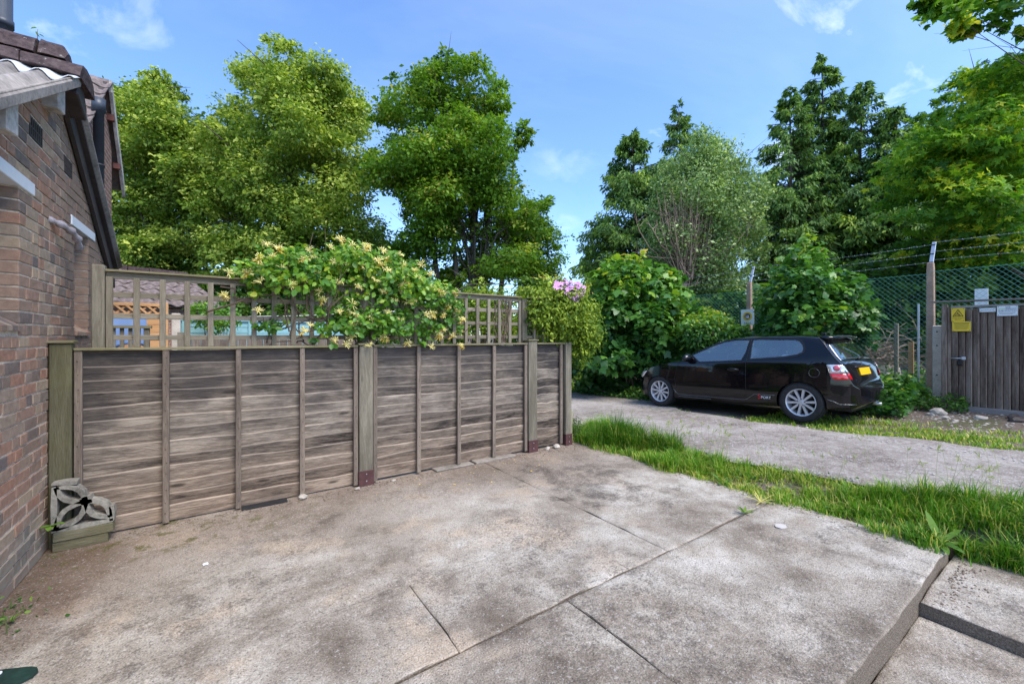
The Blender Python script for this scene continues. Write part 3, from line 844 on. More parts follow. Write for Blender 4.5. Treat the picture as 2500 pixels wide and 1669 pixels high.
# ------------------------------------------------------------------ grass
def blades(name, P, hgt, rng, tint, mat, wid=0.004, lean=0.5, parent=None):
    N = len(P)
    a = rng.uniform(0, 6.283, N)
    d = np.stack([np.cos(a), np.sin(a), np.zeros(N)], 1)
    b = np.stack([-np.sin(a), np.cos(a), np.zeros(N)], 1)
    ln = np.abs(rng.normal(lean, lean*.5, N))
    h = hgt
    w = wid * rng.uniform(.7, 1.4, N)
    up = np.array([0, 0, 1.0])
    p0 = P; p1 = P + d*(h*ln*.25)[:, None] + up*(h*.55)[:, None]
    p2 = P + d*(h*ln*.75)[:, None] + up*(h*(1-.25*np.minimum(ln, 1.4)))[:, None]
    W = w[:, None]
    V = np.stack([p0-b*W, p0+b*W, p1+b*W*.8, p1-b*W*.8, p2], 1).reshape(-1, 3)
    tf = np.array([(0, 1, 2), (0, 2, 3), (3, 2, 4)])
    F = (tf[None] + (np.arange(N)*5)[:, None, None]).reshape(-1, 3)
    me = bpy.data.meshes.new(name)
    me.vertices.add(len(V)); me.vertices.foreach_set('co', V.astype(np.float32).ravel())
    me.loops.add(F.size); me.loops.foreach_set('vertex_index', F.astype(np.int32).ravel())
    me.polygons.add(len(F)); me.polygons.foreach_set('loop_start', np.arange(0, F.size, 3, dtype=np.int32))
    me.polygons.foreach_set('loop_total', np.full(len(F), 3, dtype=np.int32))
    at_ = me.attributes.new('tint', 'FLOAT', 'POINT')
    at_.data.foreach_set('value', np.repeat(np.clip(tint, 0, 1), 5).astype(np.float32))
    me.update(); me.materials.append(mat)
    o = bpy.data.objects.new(name, me); link(o, parent); o['kind'] = 'stuff'
    return o
def lumpy(x, y, k=1.0):
    return np.clip(0.5 + 0.22*np.sin(x*3.1*k+1.3)*np.sin(y*2.7*k) + 0.20*np.sin(x*7.3*k+y*5.1*k) + 0.22*np.sin(x*17.3*k-y*6.1*k)*np.sin(y*15.7*k+x*4.0), 0, 1)
rg = np.random.default_rng(21)
def strip_grass():
    n = 62000
    y = rg.uniform(-1.2, 4.75, n)
    ln = np.array([lane_near(v) for v in y])
    ln = ln + 0.10 + 0.10*np.clip((1.6-y)/1.6, 0, 1)
    near = 4.14 + 0.05*np.sin(y*6) + 0.03*np.sin(y*17)
    near = np.where(y < 0.66, 4.36 + 0.05*np.sin(y*9), near)
    t = rg.uniform(0, 1, n)
    x = near - 0.05 - 0.10*rg.uniform(0, 1, n)**4*(np.sin(y*9)+np.sin(y*23+1) > -.3) + (ln-near)*t
    edge = np.minimum(t, 1-t)
    m = lumpy(x, y)
    tuft = np.clip(np.maximum.reduce([1.25*np.exp(-((x-4.55)/.35)**2-((y-4.05)/.5)**2), np.exp(-((x-4.85)/.3)**2-((y-3.1)/.55)**2), 0.45*np.exp(-((x-4.75)/.35)**2-((y-.35)/.7)**2)]), 0, 1.2)
    dens = np.clip((0.08 + 0.95*m)*np.minimum(1, .12+edge*6) + tuft*np.minimum(1, .3+edge*6), 0.03, 1)
    keep = rg.uniform(0, 1, n) < dens
    x, y, t, m, tuft, edge = x[keep], y[keep], t[keep], m[keep], tuft[keep], edge[keep]
    z = np.array([ground_h(a, b) for a, b in zip(x, y)])
    z = np.where((x < 4.19) & (y > .66), 0.0, np.where((x < 4.56) & (y < .65), -.066, z))
    h = (0.035 + 0.13*m**1.6 + 0.26*tuft*(.35+m)) * rg.uniform(.3, 1.55, len(x)) * (0.45+0.55*np.minimum(1, edge*8))
    tint = 0.52 + 0.30*(0.5-m) + 0.16*np.sin(x*2.3+y*1.9) + rg.normal(0, .13, len(x)) - 0.15*tuft
    dry = rg.uniform(0, 1, len(x)) < np.clip(0.24*(1.2-tuft)*(1.3-m), .02, 1)
    tint = np.where(dry, rg.uniform(.80, 1.0, len(x)), tint)
    return tag(blades('grass_strip', np.stack([x, y, z-.005], 1), h, rg, tint, M['grass'], 0.0036, 0.75), 'long green grass strip between concrete driveway and gravel lane', 'grass')
strip_grass()
def verge_grass():
    n = 30000
    y = rg.uniform(-2.5, 3.6, n); x = rg.uniform(7.2, 9.3, n)
    a = np.array([lane_far(v) for v in y])
    m = lumpy(x, y, 1.4)
    fade = np.clip((x-a+.10)/.25, 0, 1)*np.clip((9.2-x)/1.1, 0, 1)
    keep = rg.uniform(0, 1, n) < (fade*np.clip(m*1.5-.25, 0.03, 1))
    x, y, m = x[keep], y[keep], m[keep]
    z = np.array([ground_h(p, q) for p, q in zip(x, y)])
    h = (0.03+0.05*m)*rg.uniform(.5, 1.4, len(x))
    tint = 0.62 + rg.normal(0, .14, len(x))
    tint = np.where(rg.uniform(0, 1, len(x)) < .22, rg.uniform(.82, 1, len(x)), tint)
    tag(blades('verge_grass', np.stack([x, y, z-.004], 1), h, rg, tint, M['grass'], 0.0055, 0.8), 'short patchy yellow green grass behind the car and along lane', 'grass')
    # thin tufts in the lane and along the car's near side
    n = 2600
    y = rg.uniform(-.5, 8.3, n); tt = rg.choice([0, 1, 2], n, p=[.45, .25, .30])
    x = np.array([lane_far(v) for v in y]) + rg.normal(0, .10, n)
    x = np.where(tt == 1, 6.1 + rg.normal(0, .12, n) + .2*np.sin(y*2), x)
    x = np.where(tt == 2, 7.25 + rg.normal(0, .14, n), x)
    k = (np.sin(y*6.1)*np.sin(y*2.3+1) > .1)
    x, y = x[k], y[k]
    z = np.array([lane_z(q)+.01 for q in y])
    tag(blades('lane_grass', np.stack([x, y, z], 1), rg.uniform(.010, .030, len(x)), rg, .6+rg.normal(0, .15, len(x)), M['grass'], 0.004, .9), 'sparse grass tufts growing in the gravel lane', 'grass')
verge_grass()
def seed_heads():
    """wall barley: thin stalks with a bristly ear, standing above the tufts"""
    mb = MB()
    spots = []
    for _ in range(48):
        spots.append((4.72+rg.normal()*.12, 3.1+rg.normal()*.4))
    for _ in range(30):
        spots.append((5.0+rg.normal()*.14, 0.55+rg.normal()*.45))
    for _ in range(14):
        spots.append((4.72+rg.normal()*.10, rg.uniform(1.2, 2.6)))
    earP, earN, earA, earS = [], [], [], []
    for (x, y) in spots:
        z = ground_h(x, y); h = rg.uniform(.18, .42)
        dx, dy = rg.normal()*.05, rg.normal()*.05
        tip = Vector((x+dx, y+dy, z+h))
        mb.tube([(x, y, z), (x+dx*.4, y+dy*.4, z+h*.6), tip], [.0014, .0012, .001], 3, False)
        d = Vector((dx*2+rg.normal()*.02, dy*2+rg.normal()*.02, .09)).normalized()
        for k in range(7):
            earP.append(tip + d*(k*.008)); earA.append(d*1.0 + Vector((rg.normal(), rg.normal(), rg.normal()))*.09)
            earN.append((rg.normal(), rg.normal(), rg.normal()*.4)); earS.append(rg.uniform(.035, .055))
    root = thing('barley_grass', (4.9, 2.5, 0), 'tall seeding grass stalks standing above the strip beside lane', 'grass')
    root['kind'] = 'stuff'
    me = mb.build('stalk', plain('stalk_straw', (0.28, 0.30, 0.10), 0.8, 0, 0.2, 20, 0), root)
    me['kind'] = 'stuff'
    leaves('ear', np.array(earP), np.array(earN), np.array(earS), rg.uniform(.62, .9, len(earP)), T_SLIM, M['grass'], root, rg, np.array(earA), width=.34)
seed_heads()
# ------------------------------------------------------------------ brick outbuilding (left edge)
rb = random.Random(4)
WX = -1.0
house = thing('brick_outbuilding', (-1.0, 4.4, 0), 'old brick outbuilding with corrugated roof and white lintels at left edge', 'building')
def near_line(y): return 2.60 + 0.568*(y-3.097)
def far_line(y): return 3.29 - 0.677*(y-4.675)
W1 = (2.95, 3.78, 1.605, 2.40); W2 = (4.94, 5.40, 1.58, 2.40)
core = MB()
XB, XF = -1.34, WX-0.0032
g = 0.007
core.prism([(1.2, -0.1), (6.1, -0.1), (6.1, 1.53), (1.2, 1.53)], 'x', XB, XF)
core.prism([(1.2, 1.53), (W1[0]-g, 1.53), (W1[0]-g, 2.40), (2.6, 2.40), (1.2, 1.66)], 'x', XB, XF)
core.prism([(W1[1]+g, 1.53), (W2[0]-g, 1.53), (W2[0]-g, 2.41), (W1[1]+g, 2.41)], 'x', XB, XF)
core.prism([(W2[1]+g, 1.53), (6.1, 1.53), (6.1, 2.30), (5.95, 2.41), (W2[1]+g, 2.41)], 'x', XB, XF)
core.prism([(2.75, 2.41), (5.97, 2.41), (4.50, 3.38)], 'x', XB, XF)
core.build('wall', M['mortar'], house, fix=True)
# side wall running back along the lane of the garden (only its return shows)
def brick_mesh(L, Hh, seed, depth=0.1025):
    rr = random.Random(seed)
    m = MB().box(0, depth, -L/2, L/2, -Hh/2, Hh/2, 0.0022, rr)
    m.v = [(x-depth, y, z) for (x, y, z) in m.v]
    me = m.mesh('brick')
    bm = bmesh.new(); bm.from_mesh(me)
    bmesh.ops.bevel(bm, geom=list(bm.edges), offset=0.003, segments=1, affect='EDGES', profile=0.5)
    bmesh.ops.recalc_face_normals(bm, faces=bm.faces)
    bm.to_mesh(me); bm.free(); me.materials.append(M['brick'])
    return me
BL = {'s': [brick_mesh(.215, .065, i) for i in range(5)], 'h': [brick_mesh(.1025, .065, 20+i) for i in range(4)], 'q': [brick_mesh(.158, .065, 40+i) for i in range(3)]}
LEN = {'s': .215, 'h': .1025, 'q': .158}
VENTS = [(3.95, 4.19, 2.777, 2.923), (4.67, 4.89, 2.777, 2.923)]
LINT = [(2.75, 4.01, 2.404, 2.472), (4.84, 5.61, 2.404, 2.472)]
bricks = []
course = 0
z = 0.0
while z < 3.35:
    zc = z + 0.0375
    free = [(3.18, 6.06)]
    for (a, b, c, d) in [(W1[0], W1[1], 1.50, 2.40), (W2[0], W2[1], 1.50, 2.40)] + [(q[0]-.008, q[1]+.008, q[2], q[3]) for q in VENTS+LINT]:
        if c < zc < d:
            nf = []
            for (s_, e_) in free:
                if b <= s_ or a >= e_: nf.append((s_, e_)); continue
                if a > s_: nf.append((s_, a))
                if b < e_: nf.append((b, e_))
            free = nf
    for (s_, e_) in free:
        y = s_ + (rb.uniform(-.2, 0) if s_ < 3.2 else 0)
        while y < e_-.03:
            kind = rb.choices(['s', 'h', 'q'], [.52, .38, .10])[0]
            L = LEN[kind]
            rem = e_-y
            if rem < L+.05:
                L = rem; kind = 'h' if L < .13 else ('q' if L < .18 else 's')
            y1 = y+L; zt = z+.07
            vis = not (zc < 1.33 and y > 4.52) and y1 > 3.25
            if vis and zt < near_line(y)+.02 and zt < far_line(y1)+.03:
                bricks.append((y+L/2, zc, kind, L))
            y = y1+.010
    z += 0.075; course += 1
bricks.sort(key=lambda b: (b[0]**2 + 1 + (b[1]-1.5)**2))
def put_brick(b):
    yc, zc, kind, L = b
    me = rb.choice(BL[kind])
    return piece('brick', me, house, (WX + rb.uniform(-.0005, .006), yc, zc), (rb.uniform(-.008, .008), 0, rb.uniform(-.012, .012)), (1, L/LEN[kind], rb.uniform(.96, 1.02)))
for b in bricks[:300]: put_brick(b)
if len(bricks) > 300:
    mb = MB()
    for (yc, zc, kind, L) in bricks[300:]:
        mb.box(WX-.1, WX+rb.uniform(-.0005, .006), yc-L/2, yc+L/2, zc-.0325, zc+.0325, .002, rb)
    o = mb.build('brickwork', M['brick'], house, fix=True); o['kind'] = 'stuff'
# sloping brick sills, lintels, frames and panes
for (a, b, c, d) in (W1, W2):
    n = int((b-a)/.075)
    for i in range(n):
        y0 = b - (i+1)*.075
        if y0 < 3.2: continue
        m = MB().prism([(WX+.018, c-.075), (WX+.018, c-.045), (WX-.10, c+.03), (WX-.10, c-.075)], 'y', y0+.004, y0+.071)
        m.build('sill_brick', M['brick'], house, fix=True)
    fr = MB()
    fx0, fx1 = WX-.16, WX-.105
    fr.box(fx0, fx1, a, a+.05, c+.03, d); fr.box(fx0, fx1, b-.05, b, c+.03, d)
    fr.box(fx0, fx1, a+.05, b-.05, c+.03, c+.08); fr.box(fx0, fx1, a+.05, b-.05, d-.05, d)
    wf = fr.build('window_frame', M['white_paint'], house, fix=True)
    gl = NT('window_pane_dark'); pane_mat = gl.surf((0.03, 0.04, 0.045), 0.08, spec=0.6)
    MB().box(WX-.142, WX-.136, a+.05, b-.05, c+.08, d-.05).build('pane', pane_mat, wf)
    core2 = MB().box(XB, WX-.165, a-.006, b+.006, c-.075, d).build('window_back', M['black_metal'], house)
for (a, b, c, d) in LINT:
    MB().box(WX-.14, WX+.011, a, b, c+.002, d+.016).build('lintel', M['white_paint'], house, bevel=.004)
for (a, b, c, d) in VENTS:
    v = MB().box(WX-.06, WX-.001, a+.008, b-.008, c+.005, d-.005).build('air_vent', M['black_metal'], house)
    gr = MB()
    for i in range(7):
        yy = a+.012+(b-a-.024)*i/6
        gr.box(WX-.002, WX+.003, yy-.006, yy+.006, c+.008, d-.008)
    for i in range(3):
        zz = c+.015+(d-c-.03)*i/2
        gr.box(WX-.002, WX+.002, a+.01, b-.01, zz-.006, zz+.006)
    gr.build('vent_grille', M['barge'], v)
# purlin ends
for (y0, zt) in ((3.33, near_line(3.36)-.02), (4.18, near_line(4.22)-.02)):
    sl = .568*.15
    MB().prism([(y0-.02, zt-.15), (y0+.13, zt-.15+sl*.2), (y0+.13, zt+sl-.02), (y0-.02, zt-.015)], 'x', WX-.25, WX+.085).build('purlin_end', M['timber_flaky'], house, fix=True, bevel=.006)
# corrugated cement roof, near slope and far slope
def corr(y0, y1, zf, x0, x1, thick, name):
    n = int((x1-x0)/.0183)
    mb = MB(); prof = []
    for i in range(n+1):
        x = x1 - (x1-x0)*i/n
        prof.append((x, .027*math.cos((x1-x)*2*math.pi/.146)))
    ys = [y0 + (y1-y0)*j/6 for j in range(7)]
    for side in (0, 1):
        for y in ys:
            for (x, dz) in prof:
                mb.v.append((x, y, zf(y)+dz+(thick if side else 0)))
    w = n+1; q = w*7
    for j in range(6):
        for i in range(n):
            a = j*w+i
            mb.f.append((a, a+1, a+w+1, a+w)); mb.f.append((q+a+w, q+a+w+1, q+a+1, q+a))
    for i in range(n):
        mb.f.append((i, q+i, q+i+1, i+1)); a = 6*w+i; mb.f.append((a+1, q+a+1, q+a, a))
    for j in range(6):
        a = j*w; mb.f.append((a+w, q+a+w, q+a, a)); a = j*w+n; mb.f.append((a, q+a, q+a+w, a+w))
    return mb.build(name, M['asbestos'], house, True, fix=True)
corr(1.0, 4.44, lambda y: near_line(y)+.055, -3.4, -.865, .016, 'roof_sheet')
corr(4.56, 6.35, lambda y: far_line(y)+.085, -3.4, -.90, .016, 'roof_sheet')
# verge roll along the near edge
MB().prism([(1.0, near_line(1.0)+.01), (4.42, near_line(4.42)+.01), (4.42, near_line(4.42)+.085), (1.0, near_line(1.0)+.085)], 'x', -.90, -.855).build('verge_strip', M['asbestos'], house, fix=True, bevel=.008)
# bargeboard down the far verge
MB().prism([(4.52, far_line(4.52)-.13), (6.34, far_line(6.34)-.13), (6.34, far_line(6.34)+.02), (4.52, far_line(4.52)+.02)], 'x', WX+.012, WX+.040).build('bargeboard', M['barge'], house, fix=True)
MB().prism([(4.55, far_line(4.55)+.025), (6.37, far_line(6.37)+.025), (6.37, far_line(6.37)+.06), (4.55, far_line(4.55)+.06)], 'x', WX-.05, WX+.075).build('verge_capping', M['barge'], house, fix=True)
# lead flashing dressed over the corrugations
fl = MB(); n = 80
for i in range(n+1):
    x = -.845 - 1.2*i/n
    dz = .027*math.cos((-.865-x)*2*math.pi/.146)
    yl = 4.16 + .02*math.sin(i*.4) + .02*math.cos((-.865-x)*2*math.pi/.146)
    for (yy, k) in ((yl, 1.0), (4.30, .6), (4.46, .1)):
        fl.v.append((x, yy, near_line(yy)+.080+dz*k))
for i in range(n):
    for j in range(2):
        a = i*3+j; fl.f.append((a, a+1, a+4, a+3))
o = fl.build('lead_flashing', M['lead'], house, True)
sm_ = o.modifiers.new('thickness', 'SOLIDIFY'); sm_.thickness = .006; sm_.offset = 1
# ridge: two courses of angular ridge tiles with worn ends
def ridge_piece(x0, x1, hw0, hw1, z0, z1, slope_end=False):
    mb = MB()
    segs = 4
    for i in range(segs+1):
        x = x0+(x1-x0)*i/segs
        drop = (0.0 if not slope_end else max(0, (i-segs+1))*.06)
        for (yy, zz) in ((-hw0, z0), (-hw1*1.05, (z0+z1)/2+.02), (-hw1*.6, z1-.012), (0, z1), (hw1*.6, z1-.012), (hw1*1.05, (z0+z1)/2+.02), (hw0, z0)):
            mb.v.append((x+rb.uniform(-.006, .006), 4.5+yy+rb.uniform(-.006, .006), zz-(drop if zz > z0 else 0)+rb.uniform(-.005, .005)))
    for i in range(segs):
        for j in range(6):
            a = i*7+j; mb.f.append((a, a+1, a+8, a+7))
        mb.f.append((i*7, (i+1)*7, (i+1)*7+6, i*7+6))
    mb.f.append(tuple(range(7))); mb.f.append(tuple(range(segs*7, segs*7+7))[::-1])
    return mb.build('ridge_tile', M['ridge'], house, False, fix=True)
x = -.835
for L in (.31, .30, .33, .31, .3, .3):
    ridge_piece(x-L+.008, x, .20, .15, 3.40, 3.535); x -= L
x = -.93
for L in (.155, .27, .26, .28, .27, .3):
    ridge_piece(x-L+.012, x, .135, .09, 3.52, 3.665 + rb.uniform(-.012, .008), x == -.93); x -= L
# end return of the ridge capping dropping over the gable
MB().prism([(4.40, 3.30), (4.66, 3.20), (4.66, 3.30), (4.55, 3.43), (4.45, 3.43)], 'x', WX-.02, WX+.13).build('ridge_end', M['barge'], house, fix=True, bevel=.008)
# vent pipe on the roof and the lagged pipe stub on the wall
MB().lathe([(.001, 3.2), (.055, 3.2), (.055, 3.68), (.062, 3.68), (.062, 3.73), (.055, 3.73), (.055, 4.05), (.062, 4.05), (.062, 4.11), (.055, 4.11), (.055, 5.2), (.001, 5.2)], 20, 'z').build('vent_pipe', M['pipe'], house, True, local=True).location = (-.47, .83, 0)
lp = []; lr = []
for i in range(14):
    t = i/13
    lp.append((WX-.01+.10*math.sin(t*2.2), 4.31+.40*t, 2.33-.02*t-.13*t*t)); lr.append(.020+.006*math.sin(i*2.3)+(.006 if i % 3 == 0 else 0))
MB().tube(lp, lr, 8).build('pipe_lagging', M['lagging'], house, True)
# seedling on the ridge
rg2 = np.random.default_rng(77)
sp = np.array([(-1.09, 4.47, 3.70), (-1.10, 4.47, 3.715), (-1.08, 4.48, 3.72), (-1.09, 4.46, 3.735)])
sd = thing('seedling', (-1.09, 4.47, 3.65), 'tiny green seedling sprouting on the mossy roof ridge', 'plant')
MB().tube([(-1.09, 4.47, 3.645), (-1.092, 4.47, 3.70), (-1.09, 4.47, 3.73)], [.003, .002, .001], 4).build('stem', M['vine'], sd)
leaves('leaf', sp, rg2.normal(size=(4, 3)), np.full(4, .04), np.full(4, .7), T_OVAL, M['honey'], sd, rg2, stuff=False)

# ------------------------------------------------------------------ second house beyond
h2 = thing('brick_house', (-1.6, 9.0, 0), 'red brick gable with tiled roof and dark soil pipe behind outbuilding', 'building')
A2, B2, AP2, ZE, ZA = 7.85, 9.62, 9.05, 4.30, 5.45
MB().prism([(A2, -.1), (B2, -.1), (B2, 4.62), (AP2, 5.36), (A2, 4.26)], 'x', -6.0, -1.50).build('wall', M['brickfar'], h2, fix=True)
def tile_mesh(w=.30, l=.33, t=.016, wave=.028):
    mb = MB(); n = 6
    for s_ in (0, 1):
        for j in (0, 1):
            for i in range(n+1):
                u = i/n
                mb.v.append((u*w, j*l, wave*math.sin(u*2*math.pi) + (t if s_ else 0)))
    w_ = n+1; q = 2*w_
    for i in range(n):
        mb.f.append((i, i+w_, i+w_+1, i+1)); mb.f.append((q+i, q+i+1, q+i+w_+1, q+i+w_))
        mb.f.append((i, i+1, q+i+1, q+i)); mb.f.append((w_+i+1, w_+i, q+w_+i, q+w_+i+1))
    mb.f.append((0, q, q+w_, w_)); mb.f.append((n, w_+n, q+w_+n, q+n))
    me = mb.mesh('roof_tile', smooth_on=False); me.materials.append(M['tile'])
    return me
TILE = tile_mesh()
pit = math.atan2(5.50-4.28, AP2-7.70)
nrow = 6; gauge = math.hypot(AP2-7.70, 5.50-4.28)/nrow
for r_ in range(nrow):
    for c_ in range(6):
        d = r_*gauge
        piece('roof_tile', TILE, h2, (-1.70-.30*c_+rb.uniform(-.01, .01), 7.68+d*math.cos(pit), 4.27+d*math.sin(pit)+.02), (pit-.06+rb.uniform(-.01, .01), 0, rb.uniform(-.01, .01)))
MB().prism([(7.70, 4.20), (AP2, 5.42), (AP2, 5.50), (7.70, 4.28)], 'x', -6.0, -1.46).build('roof_deck', M['barge'], h2, fix=True)
MB().prism([(AP2, 5.42), (10.15, 4.10), (10.15, 4.22), (AP2, 5.54)], 'x', -6.0, -1.42).build('roof_far_slope', M['tile'], h2, fix=True)
MB().prism([(AP2-.02, 5.34), (10.12, 3.98), (10.12, 4.17), (AP2-.02, 5.53)], 'x', -1.44, -1.40).build('bargeboard', M['timber_flaky'], h2, fix=True)
MB().box(-1.50, -1.41, 9.24, 9.30, 4.98, 5.08).build('rafter_end', plain('rafter_red', (0.14, 0.05, 0.04), .8), h2)
MB().box(-1.50, -1.41, 9.72, 9.78, 4.36, 4.45).build('rafter_end', bpy.data.materials['rafter_red'], h2)
MB().tube([(-5.8, 7.62, 4.20), (-1.42, 7.62, 4.20)], .055, 10).build('gutter', M['black_metal'], h2, True)
MB().lathe([(.001, 1.0), (.058, 1.0), (.058, 4.62), (.075, 4.62), (.075, 4.80), (.065, 4.80), (.060, 4.74), (.001, 4.74)], 20, 'z').build('soil_pipe', M['pipe'], h2, True, local=True).location = (.21, -.93, 0)
MB().lathe([(.058, 3.86), (.066, 3.86), (.066, 3.89), (.058, 3.89)], 20, 'z').build('pipe_clip', M['black_metal'], h2, True, local=True).location = (.21, -.93, 0)

# low tiled roof of a shed beyond the gardens
h3 = thing('garden_outhouse', (-1.9, 13.2, 0), 'low outhouse with brown tiled roof seen through the left trellis', 'building')
R3 = Matrix.Translation((-.78, 14.6, 0)) @ Matrix.Rotation(R(24), 4, 'Z')
def w3(x, y, z): return R3 @ Vector((x, y, z))
mb = MB(); mb.box(-4.2, -.12, -1.9, 1.7, 0, 2.28, M=R3); mb.build('wall', M['brickfar'], h3, fix=True)
p3 = math.atan2(3.17-2.2, 2.1)
mb = MB()
n0 = len(mb.v)
for (x, y, z_) in ((-4.3, -2.1, 2.16), (0, -2.1, 2.16), (0, 0, 3.12), (-4.3, 0, 3.12), (-4.3, 1.9, 2.2), (0, 1.9, 2.2)):
    mb.v.append(tuple(w3(x, y, z_)))
mb.f += [(0, 1, 2, 3), (3, 2, 5, 4), (0, 4, 5, 1), (1, 5, 2), (0, 3, 4)]
mb.build('roof_deck', M['tile'], h3, fix=True)
for r_ in range(7):
    for c_ in range(8):
        d = r_*.325
        p = w3(-.30-.30*c_+.02*(r_ % 2), -2.12+d*math.cos(p3), 2.19+d*math.sin(p3))
        piece('roof_tile', TILE, h3, p, (p3-.06, rb.uniform(-.02, .02), R(24)+rb.uniform(-.02, .02)))
for c_ in range(8):
    mb = MB(); mb.box(-.42-.42*c_, -.01-.42*c_, -.13, .13, 3.10, 3.24+rb.uniform(-.01, .015), .012, rb, M=R3)
    mb.build('ridge_tile', M['ridge'], h3, fix=True)

# ------------------------------------------------------------------ neighbour's garden behind the trellis
of = thing('orange_lattice_fence', (-1.2, 9.8, 0), 'bright orange timber fence panel with lattice top beyond trellis', 'fence')
for i in range(13):
    z0 = .05+i*.138
    MB().prism([(9.80, z0), (9.826, z0), (9.815, z0+.148), (9.806, z0+.148)], 'x', -1.62, -.84).build('board', M['orange'], of, fix=True)
MB().box(-.86, -.775, 9.76, 9.86, 0, 2.10).build('post', M['orange'], of, bevel=.006)
MB().box(-1.62, -.86, 9.79, 9.84, 1.86, 1.90).build('rail', M['orange'], of)
MB().box(-1.62, -.86, 9.79, 9.84, 2.03, 2.085).build('rail', M['orange'], of)
for s_ in (-1, 1):
    for i in range(6):
        xc = -1.55+.14*i
        m = Matrix.Translation((xc, 9.812+.012*s_, 1.965)) @ Matrix.Rotation(R(45*s_), 4, 'Y')
        MB().box(-.016, .016, -.006, .006, -.10, .10, M=m).build('lattice_slat', M['orange'], of)
tf_ = thing('turquoise_fence', (.6, 11.5, 0), 'pale turquoise painted lap fence seen low through the trellis', 'fence')
for pnl in range(2):
    xa = -.70+pnl*1.75
    for i in range(13):
        z0 = .05+i*.138
        MB().prism([(11.49, z0), (11.516, z0), (11.508, z0+.150), (11.500, z0+.150)], 'x', xa, xa+1.70).build('board', M['turquoise'], tf_, fix=True)
    for i in range(5):
        xx = xa+.02+1.62*i/4
        MB().box(xx, xx+.04, 11.465, 11.49, .03, 1.83).build('batten', M['turquoise'], tf_)
    MB().box(xa, xa+1.7, 11.46, 11.54, 1.83, 1.86).build('cap_rail', M['turquoise'], tf_)
gp = thing('concrete_fence_post', (-.73, 9.95, 0), 'pale concrete post between orange and turquoise fences', 'post')
MB().box(-.74, -.61, 9.90, 10.02, 0, 1.92).build('shaft', M['post_concrete'], gp, bevel=.01)
gf = thing('grey_board_fence', (.6, 8.5, 0), 'low grey vertical board fence behind the trellis foot', 'fence')
for i in range(24):
    xx = -.50+i*.125
    MB().box(xx, xx+.118, 8.50+.006*(i % 2), 8.52+.006*(i % 2), .02, 1.44+rb.uniform(-.01, .015)).build('board', M['batten'], gf)
for zz in (.4, 1.2):
    MB().box(-.50, 2.5, 8.53, 8.58, zz, zz+.07).build('rail', M['trellis_h'], gf)
for xx in (-.56, 1.98):
    MB().box(xx, xx+.08, 8.47, 8.56, 0, 1.56).build('post', M['trellis'], gf)
wl = thing('washing_line', (.6, 8.2, 0), 'white washing line stretched across the garden behind trellis', 'washing line')
MB().tube([(-1.42, 8.2, 1.80), (-.2, 8.2, 1.80), (1.2, 8.2, 1.86), (3.4, 8.2, 2.04)], .0045, 5).build('line', M['sign_white'], wl)
MB().tube([(3.4, 8.2, 0), (3.4, 8.2, 2.1)], .025, 8).build('pole', M['galv'], wl)
sh = thing('striped_shirt', (-1.12, 8.2, 1.4), 'blue striped shirt hanging on the washing line', 'clothing')
mb = MB(); nx, nz = 16, 10
for j in range(nz+1):
    for i in range(nx+1):
        u, v = i/nx, j/nz
        xx = -1.40 + .50*u + .02*v*math.sin(u*9)
        mb.v.append((xx, 8.195 + .03*math.sin(u*14+v*2)*(.3+v), 1.80 - .45*v - .03*math.sin(u*7)*v))
for j in range(nz):
    for i in range(nx):
        a = j*(nx+1)+i; mb.f.append((a, a+nx+1, a+nx+2, a+1))
o = mb.build('cloth', M['shirt'], sh, True); o.modifiers.new('thickness', 'SOLIDIFY').thickness = .003
bn = thing('garden_bench', (-1.05, 7.2, 0), 'weathered wooden garden seat behind the left end of trellis', 'bench')
for xx in (-1.22, -.82):
    MB().box(xx, xx+.06, 7.2, 7.26, 0, 1.60).build('post', M['post'], bn, bevel=.004)
MB().box(-1.24, -.74, 7.18, 7.28, 1.60, 1.635).build('top_rail', M['cap'], bn)
for i in range(4):
    MB().box(-1.13+i*.08, -1.09+i*.08, 7.22, 7.24, .5, 1.60).build('slat', M['post'], bn)
MB().box(-1.22, -.76, 6.9, 7.2, .44, .48).build('seat', M['cap'], bn)

M['rust'] = plain('nail_rust', (0.05, 0.028, 0.02), .8, 0, .4, 30, 0)
# ------------------------------------------------------------------ the fence
rf = random.Random(9)
FY = 4.35
def lap_board(x0, x1, z0, h, seed, y0=FY):
    """one overlapping board: wavy upper edge standing proud of the board above"""
    rr = random.Random(seed); n = 9
    mb = MB(); ph = rr.uniform(0, 9)
    for i in range(n+1):
        u = i/n; x = x0+(x1-x0)*u
        wav = .007*math.sin(u*7+ph)+.004*math.sin(u*17+ph*2)+rr.uniform(-.002, .002)
        tp = z0+h+wav
        bow = .003*math.sin(u*3.1+ph)
        mb.v += [(x, y0+.002+bow, z0-.022), (x, y0+.010, z0-.022), (x, y0+.004, tp+.001), (x, y0-.013+bow, tp-.002), (x, y0-.017+bow, tp-.008)]
    for i in range(n):
        a = i*5
        mb.f += [(a, a+5, a+9, a+4), (a+4, a+9, a+8, a+3), (a+3, a+8, a+7, a+2), (a+2, a+7, a+6, a+1), (a+1, a+6, a+5, a)]
    mb.f += [(0, 4, 3, 2, 1), (n*5, n*5+1, n*5+2, n*5+3, n*5+4)]
    return mb
